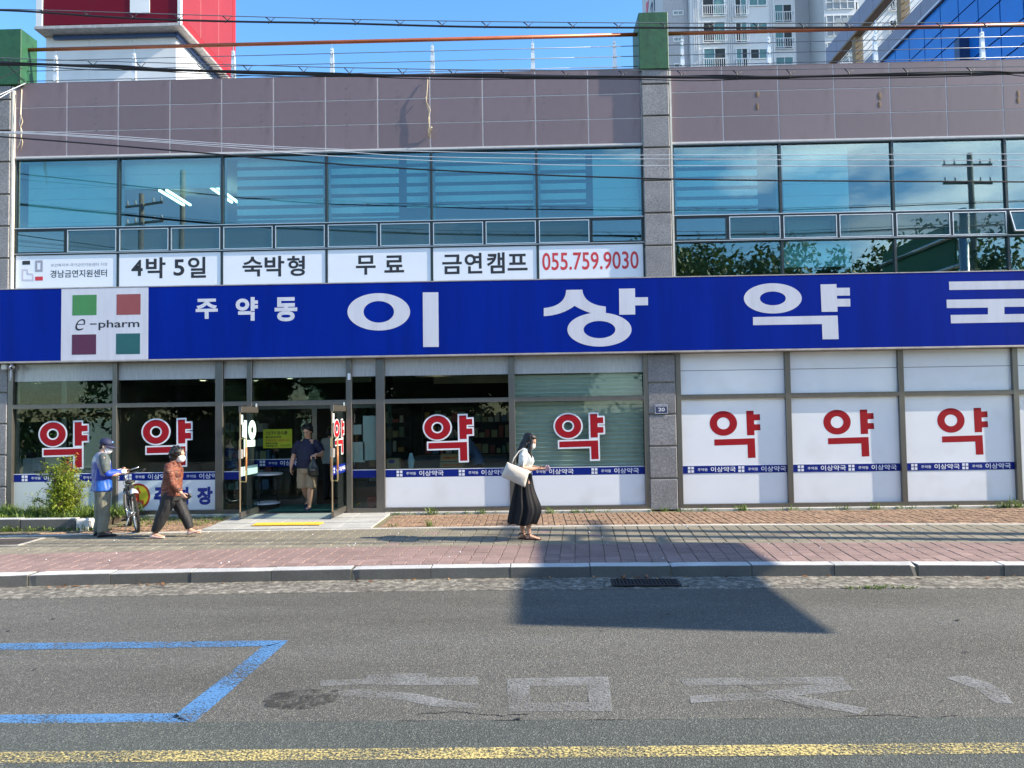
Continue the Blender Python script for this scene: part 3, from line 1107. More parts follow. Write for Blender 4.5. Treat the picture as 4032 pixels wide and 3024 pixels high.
MB().box(BX0 + .26, BX1 - .21, 5.8, 5.9, 4.33, 7.29).build("upper_back_wall", M_int, bld)
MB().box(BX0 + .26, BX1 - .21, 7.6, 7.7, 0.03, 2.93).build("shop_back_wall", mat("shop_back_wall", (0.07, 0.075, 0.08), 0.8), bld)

# fascia panels: pale backing in the joints, each panel its own piece
LX = [-10.36 + i * 1.0575 for i in range(13)]      # left bay joints, ends at 2.33
RX = [2.915] + [3.95 + i * 1.1025 for i in range(9)]
rows = [ZF0 + 0.012 + k * (ZF1 - ZF0 - 0.012) / 3 for k in range(4)]
for (xa, xb) in ((-10.40, 2.36), (2.90, BX1 - .003)):
    MB().box(xa, xb, 0.003, 0.055, ZF0, ZF1 - .002).build("joint_backing", M_joint, bld)
    MB().box(xa, xb, -0.03, 0.05, ZF0 - 0.032, ZF0 - 0.002).build("drip_strip", M_joint, bld)
for arr in (LX, RX):
    for a, b in zip(arr, arr[1:]):
        b = min(b, BX1 - 0.004)
        if b - a < 0.2:
            continue
        me = MB().bbox(a + .010 - (a + b) / 2, b - .010 - (a + b) / 2, 0, 0.028, .008 - (rows[1] - rows[0]) / 2, (rows[1] - rows[0]) / 2 - .008, 0.002).mesh("cladding_panel")
        for k in range(3):
            link("cladding_panel", me, M_clad, bld, ((a + b) / 2, -0.004 + rnd.uniform(-.0012, .0012), (rows[k] + rows[k + 1]) / 2))
# old fixing bolts and wires left by a former sign
boltm = MB().cyl((0, 0, 0), (0, -0.005, 0), 0.010, 6).mesh("bolt")
for (px, ys_) in ((380, (388, 405, 425, 458, 485, 515, 537)), (1031, (373, 395, 424, 452, 478, 504, 525)), (1198, (350, 412, 448, 483, 497, 538, 562)),
                  (1368, (346, 405, 448, 492, 515, 535)), (1567, (357, 382, 404, 430, 460, 490, 502, 517)), (2146, (350, 380, 404, 444, 467, 488, 505))):
    for py in ys_:
        p = on_wall(px, py, 0)
        link("bolt", boltm, M_steel, bld, (p.x, -0.006, p.z))
M_wire = mat("bare_wire", (0.55, 0.45, 0.28), 0.6)
M_black = mat("black_rubber", (0.012, 0.012, 0.014), 0.55, var=0.2)


def wall_wire(pts, r, y, material, name="loose_wire"):
    ps = []
    for i, (px, py) in enumerate(pts):
        p = on_wall(px, py, y)
        ps.append((p.x, y - (0.02 if 0 < i < len(pts) - 1 else -0.02), p.z))
    return MB().tube(ps, r, 6).build(name, material, bld, True)


wall_wire([(1684, 310), (1682, 360), (1679, 402), (1688, 440), (1692, 480), (1687, 510), (1690, 540)], 0.008, -0.05, M_wire)
wall_wire([(1676, 380), (1680, 404), (1695, 434), (1687, 470), (1694, 515), (1692, 540)], 0.006, -0.06, M_wire)
p = on_wall(1700, 530, 0)
MB().tube([(p.x - .06, -0.02, p.z - .05), (p.x, -0.16, p.z + .02), (p.x + .03, -0.24, p.z + .06)], 0.016, 8).build("bracket_stub", M_wire, bld)
wall_wire([(83, 350), (83, 450), (92, 480), (84, 500), (86, 540), (92, 560), (80, 592)], 0.007, -0.06, M_wire)
wall_wire([(84, 352), (85, 452), (80, 490), (90, 520), (82, 560), (66, 585)], 0.007, -0.05, M_trim)
M_rust = mat("rust_stain", (0.16, 0.105, 0.065), 0.8, var=0.5, scale=30)
for (px, py) in ((2982, 372), (2982, 420), (3463, 378), (3463, 412), (4008, 370), (4008, 395)):
    p = on_wall(px, py, 0)
    MB().ball((p.x, -0.006, p.z), 0.030 + rnd.uniform(0, .012), 0.006, 0.06 + rnd.uniform(0, .03), 9, 6).build("sealant_patch", M_rust, bld)

# pillars: granite blocks with recessed joints
def pillar(x0, x1, zs, zend):
    core = MB().box(x0 + .012, x1 - .012, -0.035, 0.30, 0.0, zend).build("pillar", M_mort, bld)
    for a, b in zip(zs, zs[1:]):
        MB().bbox(x0, x1 - 0.02, -0.085, 0.06, a + .014, b - .014, 0.012).build("granite_block", M_gran, core)
    MB().box(x1 - .003, x1 + .035, -0.065, 0.05, 0.0, zend - .01).build("trim_strip", M_trim, core)


zlow = [0.0, 0.62, 1.25, 1.87, 2.49, 3.06]
zup = [4.54, 5.20, 5.85, 6.50, 7.16, 7.80, 8.44, 8.74]
pillar(2.335, 2.885, zlow + [3.8] + zup, 8.74)
pillar(-10.94, -10.40, zlow + [3.8] + zup, 8.72)
for (x0, x1, d) in ((2.295, 2.878, 0.88), (-10.97, -10.19, 0.52)):
    MB().bbox(x0, x1, -0.115, -0.115 + d, 8.735, 9.885, 0.012).build("green_roof_box", M_green, bld)

# parapet coping and roof rail
for (xa, xb) in ((-10.18, 2.29), (2.885, BX1)):
    MB().box(xa, xb, -0.004, 0.31, ZF1 - .003, ZF1 + 0.008).build("coping", M_clad, bld)
M_railo = mat("orange_rail", (0.33, 0.085, 0.028), 0.38, 0.3, var=0.2, scale=3)
RY = 0.12
for (a, b, posts) in ((-10.2, 2.30, (-9.62, -7.99, -5.94, -3.91, -1.86, 0.18, 1.83)), (2.878, BX1, (3.19, 4.93, 7.05, 9.17, 11.2))):
    rail = MB().cyl((a, RY, 9.555), (b, RY, 9.555), 0.038, 14).build("roof_rail", M_railo, bld, True)
    for x in posts:
        p = MB()
        p.add([(x - .045, RY - .03, ZF1), (x + .045, RY - .03, ZF1), (x + .028, RY - .03, 9.42), (x - .028, RY - .03, 9.42),
               (x - .045, RY + .03, ZF1), (x + .045, RY + .03, ZF1), (x + .028, RY + .03, 9.42), (x - .028, RY + .03, 9.42)],
              [(0, 1, 2, 3), (5, 4, 7, 6), (1, 5, 6, 2), (4, 0, 3, 7), (3, 2, 6, 7), (0, 4, 5, 1)])
        p.cyl((x, RY, 9.40), (x, RY, 9.53), 0.010, 8)
        for z in (8.88, 9.09, 9.30, 9.38):
            p.cyl((x, RY - .05, z), (x, RY - .03, z), 0.014, 8)
        p.build("rail_post", mat("rail_post_steel", (0.68, 0.70, 0.72), 0.45, 0.25, var=0.1), rail)
    for z in (8.88, 9.09, 9.30):
        MB().cyl((a, RY - .04, z), (b, RY - .04, z), 0.008, 8).build("rail_cable", mat("rail_cable", (0.16, 0.18, 0.22), 0.4, 0.6), rail, True)

# ------------------------------------------------------------------ upper windows
UX = [-10.36 + i * 2.115 for i in range(7)]
URX = [2.93, 5.05, 7.26, 9.465, 11.66]
GY = 0.045


def frame_ring(x0, x1, z0, z1, y0, y1, t):
    return MB().box(x0, x1, y0, y1, z0, z0 + t).box(x0, x1, y0, y1, z1 - t, z1).box(x0, x0 + t, y0, y1, z0 + t, z1 - t).box(x1 - t, x1, y0, y1, z0 + t, z1 - t)


def upper_bay(arr, banner):
    x0, x1 = arr[0], arr[-1]
    for z, t in ((ZF0 - 0.045, 0.022), (ZT, 0.024), (ZA, 0.022), (ZL - .01, 0.022)):
        tr = MB().box(x0, x1, -0.004, 0.09, z - t, z + t - 0.006).build("transom", M_darkf, bld)
        MB().box(x0, x1, -0.012, -0.002, z + t - 0.020, z + t - 0.008).build("bead", M_silv, tr)
    for i, x in enumerate(arr):
        MB().box(x - .024, x + .024, 0.002, 0.092, ZL, ZF0 - .045).build("mullion", M_darkf, bld)
    for i, (a, b) in enumerate(zip(arr, arr[1:])):
        w = MB().box(a + .024, b - .024, GY, GY + 0.008, ZT + .018, ZF0 - .067).build("window_pane", M_gup, bld)
        frame_ring(a + .026, b - .026, ZT + .02, ZF0 - .069, GY + .02, GY + .06, 0.045).build("inner_frame", mat("teal_frame", (0.10, 0.17, 0.18), 0.5), w)
        # two small awning lights below
        m = (a + b) / 2
        MB().box(m - .018, m + .018, 0.0, 0.09, ZA + .02, ZT - .025).build("mullion", M_darkf, bld)
        for j, (p, q) in enumerate(((a + .026, m - .02), (m + .02, b - .026))):
            op = banner is False and i == 3 and j == 0
            fr = frame_ring(p + .006, q - .006, ZA + .028, ZT - .034, -0.006, 0.034, 0.016)
            fixed = (i == 0 and j == 0) or (banner and i == 5 and j == 1)
            o = fr.build("awning_window", M_silv if not fixed else M_darkf, bld)
            MB().box(p + .022, q - .022, 0.012, 0.02, ZA + .044, ZT - .05).build("pane", M_gup if fixed else M_awn, o)
            if not fixed:
                frame_ring(p + .024, q - .024, ZA + .046, ZT - .052, 0.024, 0.05, 0.07).build("sash", mat("teal_sash", (0.13, 0.22, 0.225), 0.5), o)
            if op:
                z_ = ZT - .034
                rot = Matrix.Translation((0, 0, z_)) @ Matrix.Rotation(R(-20), 4, 'X') @ Matrix.Translation((0, -0.0, -z_))
                o.matrix_local = rot
        if not banner:
            MB().box(a + .026, b - .026, GY, GY + 0.008, ZL + .016, ZA - .024).build("window_pane", M_gup, bld)


upper_bay(UX, True)
upper_bay(URX, False)

# ------------------------------------------------------------------ shop front
ZB0, ZB1 = 0.705, 0.852      # blue band
ZD = 2.205                   # transom above the doors
PB = 0.115                   # bottom of the glazing
posts = [(-10.36, .05), (-8.25, .045), (-6.155, .075), (-5.55, .05), (-3.565, .055), (-2.945, .085), (-0.345, .06), (2.29, .045), (2.93, .045), (5.06, .05), (7.25, .05), (9.445, .05), (11.64, .05)]
FRY0, FRY1 = -0.075, 0.05
for x, w in posts:
    MB().bbox(x - w, x + w, FRY0, FRY1, 0.0 if x not in (-5.55, -3.565) else 0.03, 3.07, 0.004).build("shopfront_post", M_steel, bld)
panes = []
for (a, wa), (b, wb) in zip(posts, posts[1:]):
    x0, x1 = a + wa, b - wb
    if x0 < 2.4 and x1 > 2.5:
        continue
    if a == -5.55:
        MB().bbox(x0, x1, FRY0 + .006, FRY1, ZD - .055, ZD + .045, 0.004).build("shopfront_transom", M_steel, bld)
        MB().box(x0, x1, 0.0, 0.008, ZD + .045, 2.71).build("shop_pane", M_ggf, bld)
        MB().box(x0, x1, 0.0, 0.03, 2.711, 3.06).build("frosted_strip", M_filmtop, bld)
        continue
    MB().bbox(x0, x1, FRY0 + .006, FRY1, ZD - .045, ZD + .045, 0.004).build("shopfront_transom", M_steel, bld)
    MB().bbox(x0, x1, FRY0 - .002, FRY1, 0.012, PB, 0.004).build("shopfront_sill", M_steel, bld)
    panes.append((x0, x1))
    if a > 2.5:      # fully filmed windows
        MB().box(x0, x1, 0.0, 0.02, PB, ZD - .045).build("filmed_pane", M_film, bld)
        MB().box(x0, x1, 0.0, 0.02, ZD + .045, 2.716).build("filmed_pane", M_film, bld)
        MB().box(x0, x1, 0.0, 0.02, 2.726, 3.06).build("filmed_pane", M_film, bld)
        MB().box(x0, x1, 0.022, 0.03, PB, 3.06).build("film_seam", M_blk, bld)
    else:
        MB().box(x0, x1, 0.0, 0.008, PB, ZD - .045).build("shop_pane", M_ggf, bld)
        MB().box(x0, x1, 0.0, 0.008, ZD + .045, 2.71).build("shop_pane", M_ggf, bld)
        MB().box(x0, x1, 0.0, 0.03, 2.711, 3.06).build("frosted_strip", M_filmtop, bld)
# stone base line in front of the sills
for (xa, xb, ya) in ((-2.86, 2.33, -.17), (2.90, 11.7, -.17), (-10.36, -5.75, -.12)):
    MB().bbox(xa, xb, ya, -0.074, -0.02, 0.035, 0.008).build("base_stone", M_strip, bld)
# glazed side wall on the left (a corner shop): frame and panes
for y in (0.66, 2.5, 4.64):
    MB().box(BX0 + .08, BX0 + .20, y - .05, y + .05, 0.03, 2.94).build("side_post", M_steel, bld)
for z0, z1 in ((0.03, 0.2), (2.0, 2.12), (2.86, 2.94)):
    for (ya, yb) in ((.71, 2.45), (2.55, 4.59)):
        MB().box(BX0 + .09, BX0 + .19, ya, yb, z0, z1).build("side_transom", M_steel, bld)
MB().box(BX0 + .13, BX0 + .14, 0.71, 2.45, 0.2, 2.86).build("side_pane", M_door, bld)
MB().box(BX0 + .13, BX0 + .14, 2.55, 4.59, 0.2, 2.86).build("side_pane", M_door, bld)
# downlights in the shop ceiling
M_lamp = emit("downlight", (1.0, 0.96, 0.88), 5.0)
M_lampw = emit("warm_downlight", (1.0, 0.88, 0.6), 3.5)
dl = MB().cyl((0, 0, 0), (0, 0, -0.012), 0.085, 16).mesh("downlight")
dr = MB()
for k in range(16):
    a, b = 2 * math.pi * k / 16, 2 * math.pi * (k + 1) / 16
    dr.add([(math.cos(a) * .088, math.sin(a) * .088, -.014), (math.cos(b) * .088, math.sin(b) * .088, -.014), (math.cos(b) * .115, math.sin(b) * .115, -.001), (math.cos(a) * .115, math.sin(a) * .115, -.001)], [(0, 1, 2, 3)])
drm = dr.mesh("trim_ring")
for i, (x, y) in enumerate([(-9.9, 2.4), (-9.0, 1.4), (-9.3, 3.7), (-8.2, 2.2), (-7.6, 1.2), (-7.9, 3.4), (-7.0, 2.4), (-6.4, 1.3), (-6.8, 3.6), (-6.2, 4.6), (-8.6, 4.9), (-7.4, 5.4), (-5.4, 3.0), (-4.5, 1.9), (-4.3, 4.2), (-3.3, 2.8),
                            (-2.5, 1.2), (-1.2, 1.2), (-2.1, 2.2), (-1.0, 2.6), (-1.5, 3.8), (-0.6, 3.9), (-5.2, 5.0), (-2.7, 4.6)]):
    o = link("downlight", dl, M_lamp if i % 3 else M_lampw, bld, (x, y, 2.938))
    link("trim_ring", drm, M_ceil, o)
# dropped ceiling ribs that show through the upper lights
for (x0, x1, y, z0) in ((-5.3, -3.7, 2.6, 2.72), (-2.3, -0.5, 3.3, 2.68), (-2.6, -1.4, 2.4, 2.80)):
    MB().box(x0, x1, y, y + .12, z0, 2.938).build("ceiling_rib", mat("rib_cream", (0.55, 0.53, 0.42), 0.8), bld)
# tube lights upstairs
M_tube = emit("tube_light", (0.95, 1.0, 0.88), 2.6)
for (x, y) in ((-8.06, 1.35), (-7.90, 1.35), (-6.86, 1.2), (-6.72, 1.2)):
    MB().box(x - .022, x + .022, y, y + 1.2, 6.93, 6.97).build("tube_light", M_tube, bld)

# ------------------------------------------------------------------ entrance doors, opened outwards
def door(hx, side):
    root = MB().bbox(-.03, .03, -0.90, 0.0, 2.02, 2.135, 0.004).build("door_leaf", M_steel, bld)
    MB().bbox(-.03, .03, -0.90, 0.0, 0.06, 0.165, 0.004).build("bottom_rail", M_steel, root)
    MB().box(-.006, .006, -0.895, -0.004, 0.165, 2.02).build("door_glass", M_door, root)
    MB().box(-.010, .010, -0.908, -0.894, 0.166, 2.019).build("edge_strip", mat("edge_gold", (0.72, 0.56, 0.36), 0.3, 0.7), root)
    for s in (-1, 1):
        h = MB().tube([(s * .012, -.76, 0.72), (s * .055, -.76, 0.72), (s * .06, -.76, .75), (s * .06, -.76, 1.50), (s * .055, -.76, 1.53), (s * .012, -.76, 1.53)], 0.016, 8).build("door_handle", mat("brass", (0.60, 0.45, 0.22), 0.35, 0.85), root, True)
        MB().cyl((s * .06, -.76, 0.93), (s * .06, -.76, 1.36), 0.019, 10).build("wood_grip", mat("grip_wood", (0.50, 0.20, 0.07), 0.4, var=.25, scale=20), h, True)
    MB().bbox(-.035, .035, -.90, -.82, 1.16, 1.33, 0.008).build("lock_case", M_steel2, root)
    MB().cyl((0, -0.03, 2.13), (0, -0.03, 2.20), 0.02, 8).build("pivot", M_steel2, root)
    root.location = (hx, -0.03, 0)
    return root


doorL = door(-5.405, -1)
doorR = door(-3.655, 1)
doorR.rotation_euler = (0, 0, R(-1.5))
# inner screen of the wind lobby with a sliding door, standing open on the right
VY = 1.35
lob = MB().box(-6.05, -2.98, VY, VY + .08, 2.10, 2.20).build("lobby_screen", M_steel, bld)
for (xa, xb, zb_) in ((-6.05, -5.97, 2.1), (-4.70, -4.60, 2.1), (-3.06, -2.98, 2.1), (-5.97, -4.70, .16)):
    MB().box(xa, xb, VY, VY + .08, .03, zb_).build("screen_post", M_steel, lob)
MB().box(-6.05, -2.98, VY + .035, VY + .045, 2.2, 2.94).build("screen_pane", M_ggf, lob)
MB().box(-5.97, -4.70, VY + .03, VY + .04, .16, 2.10).build("screen_pane", M_ggf, lob)
for xa in (-6.10, -2.97):
    MB().box(xa, xa + .01, 0.10, VY + .1, 0.03, 2.94).build("lobby_side_glass", M_ggf, bld)
# ------------------------------------------------------------------ the big blue sign
SY = -0.25
M_signb = mat("sign_blue", (0.0006, 0.017, 0.245), 0.5, var=0.14, scale=1.1, spec=0.06, speck=((0.001, 0.015, 0.20), 1.4, 0.5, 0.8), stretch=(2.2, 1, 0.25))
M_signw = mat("sign_white", (0.58, 0.59, 0.66), 0.5, var=0.09, scale=2.2, stretch=(3, 1, 0.35), spec=0.2)
M_aluedge = mat("sign_edge", (0.42, 0.38, 0.36), 0.5, 0.5, var=0.3, scale=6)
SX0, SX1, SZ0, SZ1 = -11.4, 11.75, 3.088, 4.53
sign = empty("pharmacy_sign", (0, SY, SZ0), 0, "long blue fascia sign with big white Korean pharmacy lettering and a white logo panel", "sign")


def on_sign(px, py):
    p = on_wall(px, py, SY - 0.01)
    return (p.x, p.z)


def sub(mb, name, material, parent, smooth=False):
    """link a mesh given in world coordinates under a parent that may sit elsewhere"""
    o = mb.build(name, material, None, smooth)
    o.parent = parent
    mw = Matrix.LocRotScale(parent.location, parent.rotation_euler, None) if parent.parent is None else Matrix.Identity(4)
    o.matrix_parent_inverse = mw.inverted()
    return o


sub(MB().bbox(SX0, SX1, SY, 0.05, SZ0 + .014, SZ1, 0.006), "sign_board", M_signb, sign)
sub(MB().bbox(SX0, SX1, SY - .012, 0.05, SZ0 - .022, SZ0 + .013, 0.004), "bottom_edge", M_aluedge, sign)
sub(MB().bbox(SX0, SX1, SY - .006, 0.05, SZ1 + .001, SZ1 + .02, 0.004), "top_edge", M_aluedge, sign)
logo = sub(MB().box(-9.23, -7.49, SY - .002, SY + .004, SZ0 + .014, SZ1 - .002), "logo_panel", M_signw, sign)


def shape(name, loops, material, parent, y, depth=0.006, holes=()):
    return sub(flat_prism(loops, y, depth, holes=holes), name, material, parent)


for (px0, py0, px1, py1, nm, col) in ((284, 1160, 380, 1242, "green_square", (0.05, 0.22, 0.065)), (458, 1157, 553, 1240, "red_square", (0.27, 0.06, 0.06)),
                                      (282, 1316, 378, 1397, "maroon_square", (0.085, 0.012, 0.05)), (456, 1312, 551, 1395, "teal_square", (0.012, 0.10, 0.105))):
    a, b = on_sign(px0, py1), on_sign(px1, py0)
    sub(MB().box(a[0], b[0], SY - .0035, SY - .002, a[1], b[1]), nm, mat("logo_" + nm, col, 0.45, var=0.06), logo)
M_ink = mat("black_ink", (0.015, 0.015, 0.02), 0.5)
tx = MB()
text_px(tx, "e", 290, 1256, 326, 1302, SY - .0032, -0.012, 0.35)
text_px(tx, "pharm", 388, 1258, 549, 1300, SY - .0032, 0.012)
a, b = on_sign(354, 1278), on_sign(380, 1273)
tx.box(a[0], b[0], SY - .0035, SY - .0022, a[1], b[1])
sub(tx, "logo_lettering", M_ink, logo)
# small serifs that the word on the panel has
LY = SY - 0.0028


def H(x, y):      # pixel grid of the zoomed part of the sign I traced from
    return on_sign(1344 + x * 0.6076, 1080 + y * 0.6076)


def I(x, y):
    return on_sign(2600 + x * 0.6474, 1060 + y * 0.6474)


def ringpx(fn, cx, cy, rx, ry, n=56):
    return [fn(cx + rx * math.cos(2 * math.pi * k / n), cy + ry * math.sin(2 * math.pi * k / n)) for k in range(n)]


def bez(p0, p1, p2, n=10):
    return [((1 - t) ** 2 * p0[0] + 2 * t * (1 - t) * p1[0] + t * t * p2[0], (1 - t) ** 2 * p0[1] + 2 * t * (1 - t) * p1[1] + t * t * p2[1]) for t in [i / n for i in range(n + 1)]]


shape("letter_stroke", [ringpx(H, 242, 243, 203, 121)], M_signw, sign, LY, 0.0022, [ringpx(H, 242, 243, 99, 70)])
shape("letter_stroke", [[H(*q) for q in ((527, 117), (628, 116), (631, 470), (530, 471))]], M_signw, sign, LY, 0.0022)
siot = [(1457, 101), (1562, 99)] + bez((1562, 99), (1570, 195), (1714, 209))[1:] + [(1714, 256)] + bez((1660, 262), (1580, 245), (1512, 204)) + bez((1512, 204), (1430, 265), (1312, 271))[1:] + [(1312, 219)] + bez((1312, 219), (1455, 205), (1457, 101))[1:-1]
shape("letter_stroke", [[H(*q) for q in siot]], M_signw, sign, LY - .0005, 0.0022)
shape("letter_stroke", [ringpx(H, 1673, 358, 208, 110)], M_signw, sign, LY, 0.0022, [ringpx(H, 1673, 358, 103, 56)])
shape("letter_stroke", [[H(*q) for q in ((1800, 93), (1903, 91), (1904, 149), (1987, 148), (1988, 200), (1904, 201), (1905, 260), (1802, 262))]], M_signw, sign, LY, 0.0022)
shape("letter_stroke", [ringpx(I, 685, 177, 176, 92)], M_signw, sign, LY, 0.0022, [ringpx(I, 685, 177, 79, 42)])
shape("letter_stroke", [[I(*q) for q in ((975, 92), (1072, 90), (1073, 113), (1153, 112), (1154, 160), (1075, 161), (1076, 180), (1156, 179), (1157, 226), (1078, 227), (1079, 258), (982, 259))]], M_signw, sign, LY, 0.0022)
shape("letter_stroke", [[I(*q) for q in ((564, 291), (1079, 281), (1086, 425), (988, 426), (984, 333), (565, 340))]], M_signw, sign, LY, 0.0022)
shape("letter_stroke", [[I(*q) for q in ((1757, 75), (2330, 67), (2334, 168), (2234, 170), (2233, 119), (1759, 126))]], M_signw, sign, LY, 0.0022)
shape("letter_stroke", [[I(*q) for q in ((1742, 185), (2352, 176), (2354, 226), (2094, 229), (2094, 273), (1994, 275), (1994, 233), (1744, 236))]], M_signw, sign, LY, 0.0022)
shape("letter_stroke", [[I(*q) for q in ((1767, 278), (2320, 270), (2326, 420), (2226, 421), (2222, 321), (1769, 329))]], M_signw, sign, LY - .0005, 0.0022)
for ch, x0, y0, x1, y1 in (("주", 1268, 157, 1411, 290), ("약", 1527, 147, 1671, 303), ("동", 1780, 147, 1926, 306)):
    tx = MB()
    text_px(tx, ch, x0 * .6076, 1080 + y0 * .6076, x1 * .6076, 1080 + y1 * .6076, SY - .002, 0.038)
    sub(tx, "small_letter", M_signw, sign)

# ------------------------------------------------------------------ six white banner sheets under the upper left windows
M_ban = mat("banner_white", (0.74, 0.77, 0.82), 0.35, var=0.03, scale=1.5, coat=0.3)
M_redi = mat("banner_red", (0.56, 0.03, 0.04), 0.45)
BYY = 0.012
blabels = ["white banner sheet with the smoking-clinic logo and two lines of small Korean text", "white banner with a black 4 and 5, next to the logo banner", "white banner with three black characters 숙박형 above the door area",
           "white banner with two widely spaced black characters 무료", "white banner with four black characters 금연캠프 beside the telephone number", "white banner sheet with a red telephone number"]
for i in range(6):
    a, b = UX[i] + .026, UX[i + 1] - .026
    ba = empty("window_banner", ((a + b) / 2, BYY, ZL + .02), 0, blabels[i], "banner", "banner sheets below the upper windows")
    sub(MB().box(a, b, BYY, BYY + .02, ZL + .014, ZA - .024), "banner_sheet", M_ban, ba)
    y = BYY - .0012
    tx = MB()
    if i == 0:
        text_px(tx, "경남금연지원센터", 198, 1060, 421, 1094, y, 0.012)
        sub(tx, "lettering", M_ink, ba)
        tx = MB()
        text_px(tx, "보건복지부·국가금연지원센터 지정", 200, 1034, 422, 1051, y, 0.0)
        sub(tx, "small_lettering", mat("grey_ink", (0.22, 0.22, 0.25), 0.5), ba)

        def bx(x0, y0, x1, y1):
            p, q = on_wall(x0 * .6076, 560 + y1 * .6076, y), on_wall(x1 * .6076, 560 + y0 * .6076, y)
            return p.x, q.x, p.z, q.z
        for (r4, m4, nm) in (((145, 768, 195, 794), M_ink, "black_mark"), ((228, 870, 278, 897), M_redi, "red_mark")):
            x0, x1, z0, z1 = bx(*r4)
            sub(MB().box(x0, x1, y - .001, y + .002, z0, z1), nm, m4, ba)
        M_gmark = mat("grey_mark", (0.30, 0.30, 0.36), 0.5)
        x0, x1, z0, z1 = bx(228, 765, 278, 840)
        sub(frame_ring(x0, x1, z0, z1, y - .001, y + .002, 0.045), "grey_mark", M_gmark, ba)
        lx = [(143, 823), (185, 823), (185, 850), (219, 850), (219, 899), (143, 899)]
        li = [(153, 833), (175, 833), (175, 860), (209, 860), (209, 889), (153, 889)]
        f = lambda q: (on_wall(q[0] * .6076, 560 + q[1] * .6076, y).x, on_wall(q[0] * .6076, 560 + q[1] * .6076, y).z)
        shape("pale_mark", [[f(q) for q in lx]], mat("pale_mark", (0.52, 0.50, 0.58), 0.5), ba, y - .001, 0.003, [[f(q) for q in li]])
    else:
        items = {1: [("4", 851, 762, 925, 868), ("박", 945, 745, 1073, 884), ("5", 1125, 758, 1195, 866), ("일", 1218, 742, 1335, 880)],
                 2: [("숙", 1572, 740, 1700, 872), ("박", 1715, 736, 1842, 872), ("형", 1862, 735, 1976, 868)]}.get(i)
        if items:
            for (ch, x0, y0, x1, y1) in items:
                text_px(tx, ch, x0 * .6076, 560 + y0 * .6076, x1 * .6076, 560 + y1 * .6076, y, 0.022)
            sub(tx, "lettering", M_ink, ba)
        else:
            items = {3: [("무", 95, 732, 222, 860), ("료", 279, 732, 406, 846)], 4: [("금", 655, 727, 780, 856), ("연", 800, 716, 912, 852), ("캠", 944, 713, 1058, 852), ("프", 1078, 722, 1206, 832)],
                     5: [("055.759.9030", 1303, 705, 1925, 832)]}[i]
            for (ch, x0, y0, x1, y1) in items:
                text_px(tx, ch, 1344 + x0 * .6076, 560 + y0 * .6076, 1344 + x1 * .6076, 560 + y1 * .6076, y, 0.022 if i < 5 else 0.012)
            sub(tx, "lettering", M_ink if i < 5 else M_redi, ba)

# ------------------------------------------------------------------ the red "yak" characters on the shop windows
M_red = mat("decal_red", (0.32, 0.007, 0.014), 0.5, var=0.06, scale=4, spec=0.2)
M_dw = mat("decal_white", (0.74, 0.76, 0.80), 0.4, var=0.04)


def yak_loops(c, k):
    """strokes in a 760 x 720 unit cell: (outer loops with hole) for the white rim and the red face"""
    cx, cz = c
    T = lambda x, z: (cx + (x - 1080) * k, cz - (z - 1076) * k)
    E_ = lambda x, z, rx, rz: [T(x + rx * math.cos(2 * math.pi * i / 48), z + rz * math.sin(2 * math.pi * i / 48)) for i in range(48)]
    P_ = lambda pts: [T(*p) for p in pts]
    white = [(E_(915, 915, 217, 197), [E_(915, 915, 66, 62)]),
             (P_([(1218, 718), (1368, 716), (1368, 769), (1456, 768), (1458, 900), (1370, 902), (1370, 913), (1458, 912), (1460, 1043), (1376, 1046), (1376, 1112), (1220, 1114)]), []),
             (P_([(757, 1120), (1376, 1110), (1378, 1432), (1228, 1436), (1225, 1246), (758, 1252)]), [])]
    red = [(E_(915, 915, 194, 176), [E_(915, 915, 89, 84)]),
           (P_([(1240, 742), (1345, 740), (1347, 793), (1434, 792), (1436, 877), (1350, 880), (1350, 935), (1434, 935), (1436, 1020), (1350, 1022), (1350, 1088), (1246, 1090)]), []),
           (P_([(780, 1142), (1353, 1132), (1357, 1408), (1250, 1410), (1247, 1222), (780, 1229)]), [])]
    return white, red


def yak(px, py, w_px, label, rim=True):
    p = on_wall(px, py, -.01)
    q = on_wall(px + w_px, py, -.01)
    k = (q.x - p.x) / (763 if rim else 712)
    root = empty("window_character", (p.x, -.004, p.z), 0, label, "window sticker", "red 약 characters on the shop windows")
    white, red = yak_loops((p.x, p.z), k)
    if rim:
        mb = MB()
        for i, (o, h) in enumerate(white):
            flat_prism([o], -.0014 - i * .0003, .0012, mb, h)
        sub(mb, "white_rim", M_dw, root)
    for (o, h) in red:
        shape("red_stroke", [o], M_red, root, -.0032 if rim else -.0014, .001, h)
    return root


yak(250, 1752, 201, "red 약 character with white rim behind the shrub and the capped man")
yak(657, 1743, 203, "red 약 character with white rim above the woman in the brown blouse")
yak(1766, 1726, 203, "red 약 character with white rim on the dark pane right of the doors")
yak(2282, 1720, 204, "red 약 character with white rim in front of the grey slatted shutter")
yak(2896, 1711, 199, "red 약 character without rim on the white window next to the granite pillar", False)
yak(3344, 1706, 199, "red 약 character without rim on the middle one of the white windows", False)
yak(3793, 1699, 199, "red 약 character without rim on the outermost white window", False)

# blue bands with the shop's name, white film below
M_band = mat("band_blue", (0.003, 0.016, 0.19), 0.45, var=0.08, scale=2, spec=0.2)
M_bandt = mat("band_white", (0.72, 0.74, 0.80), 0.4)


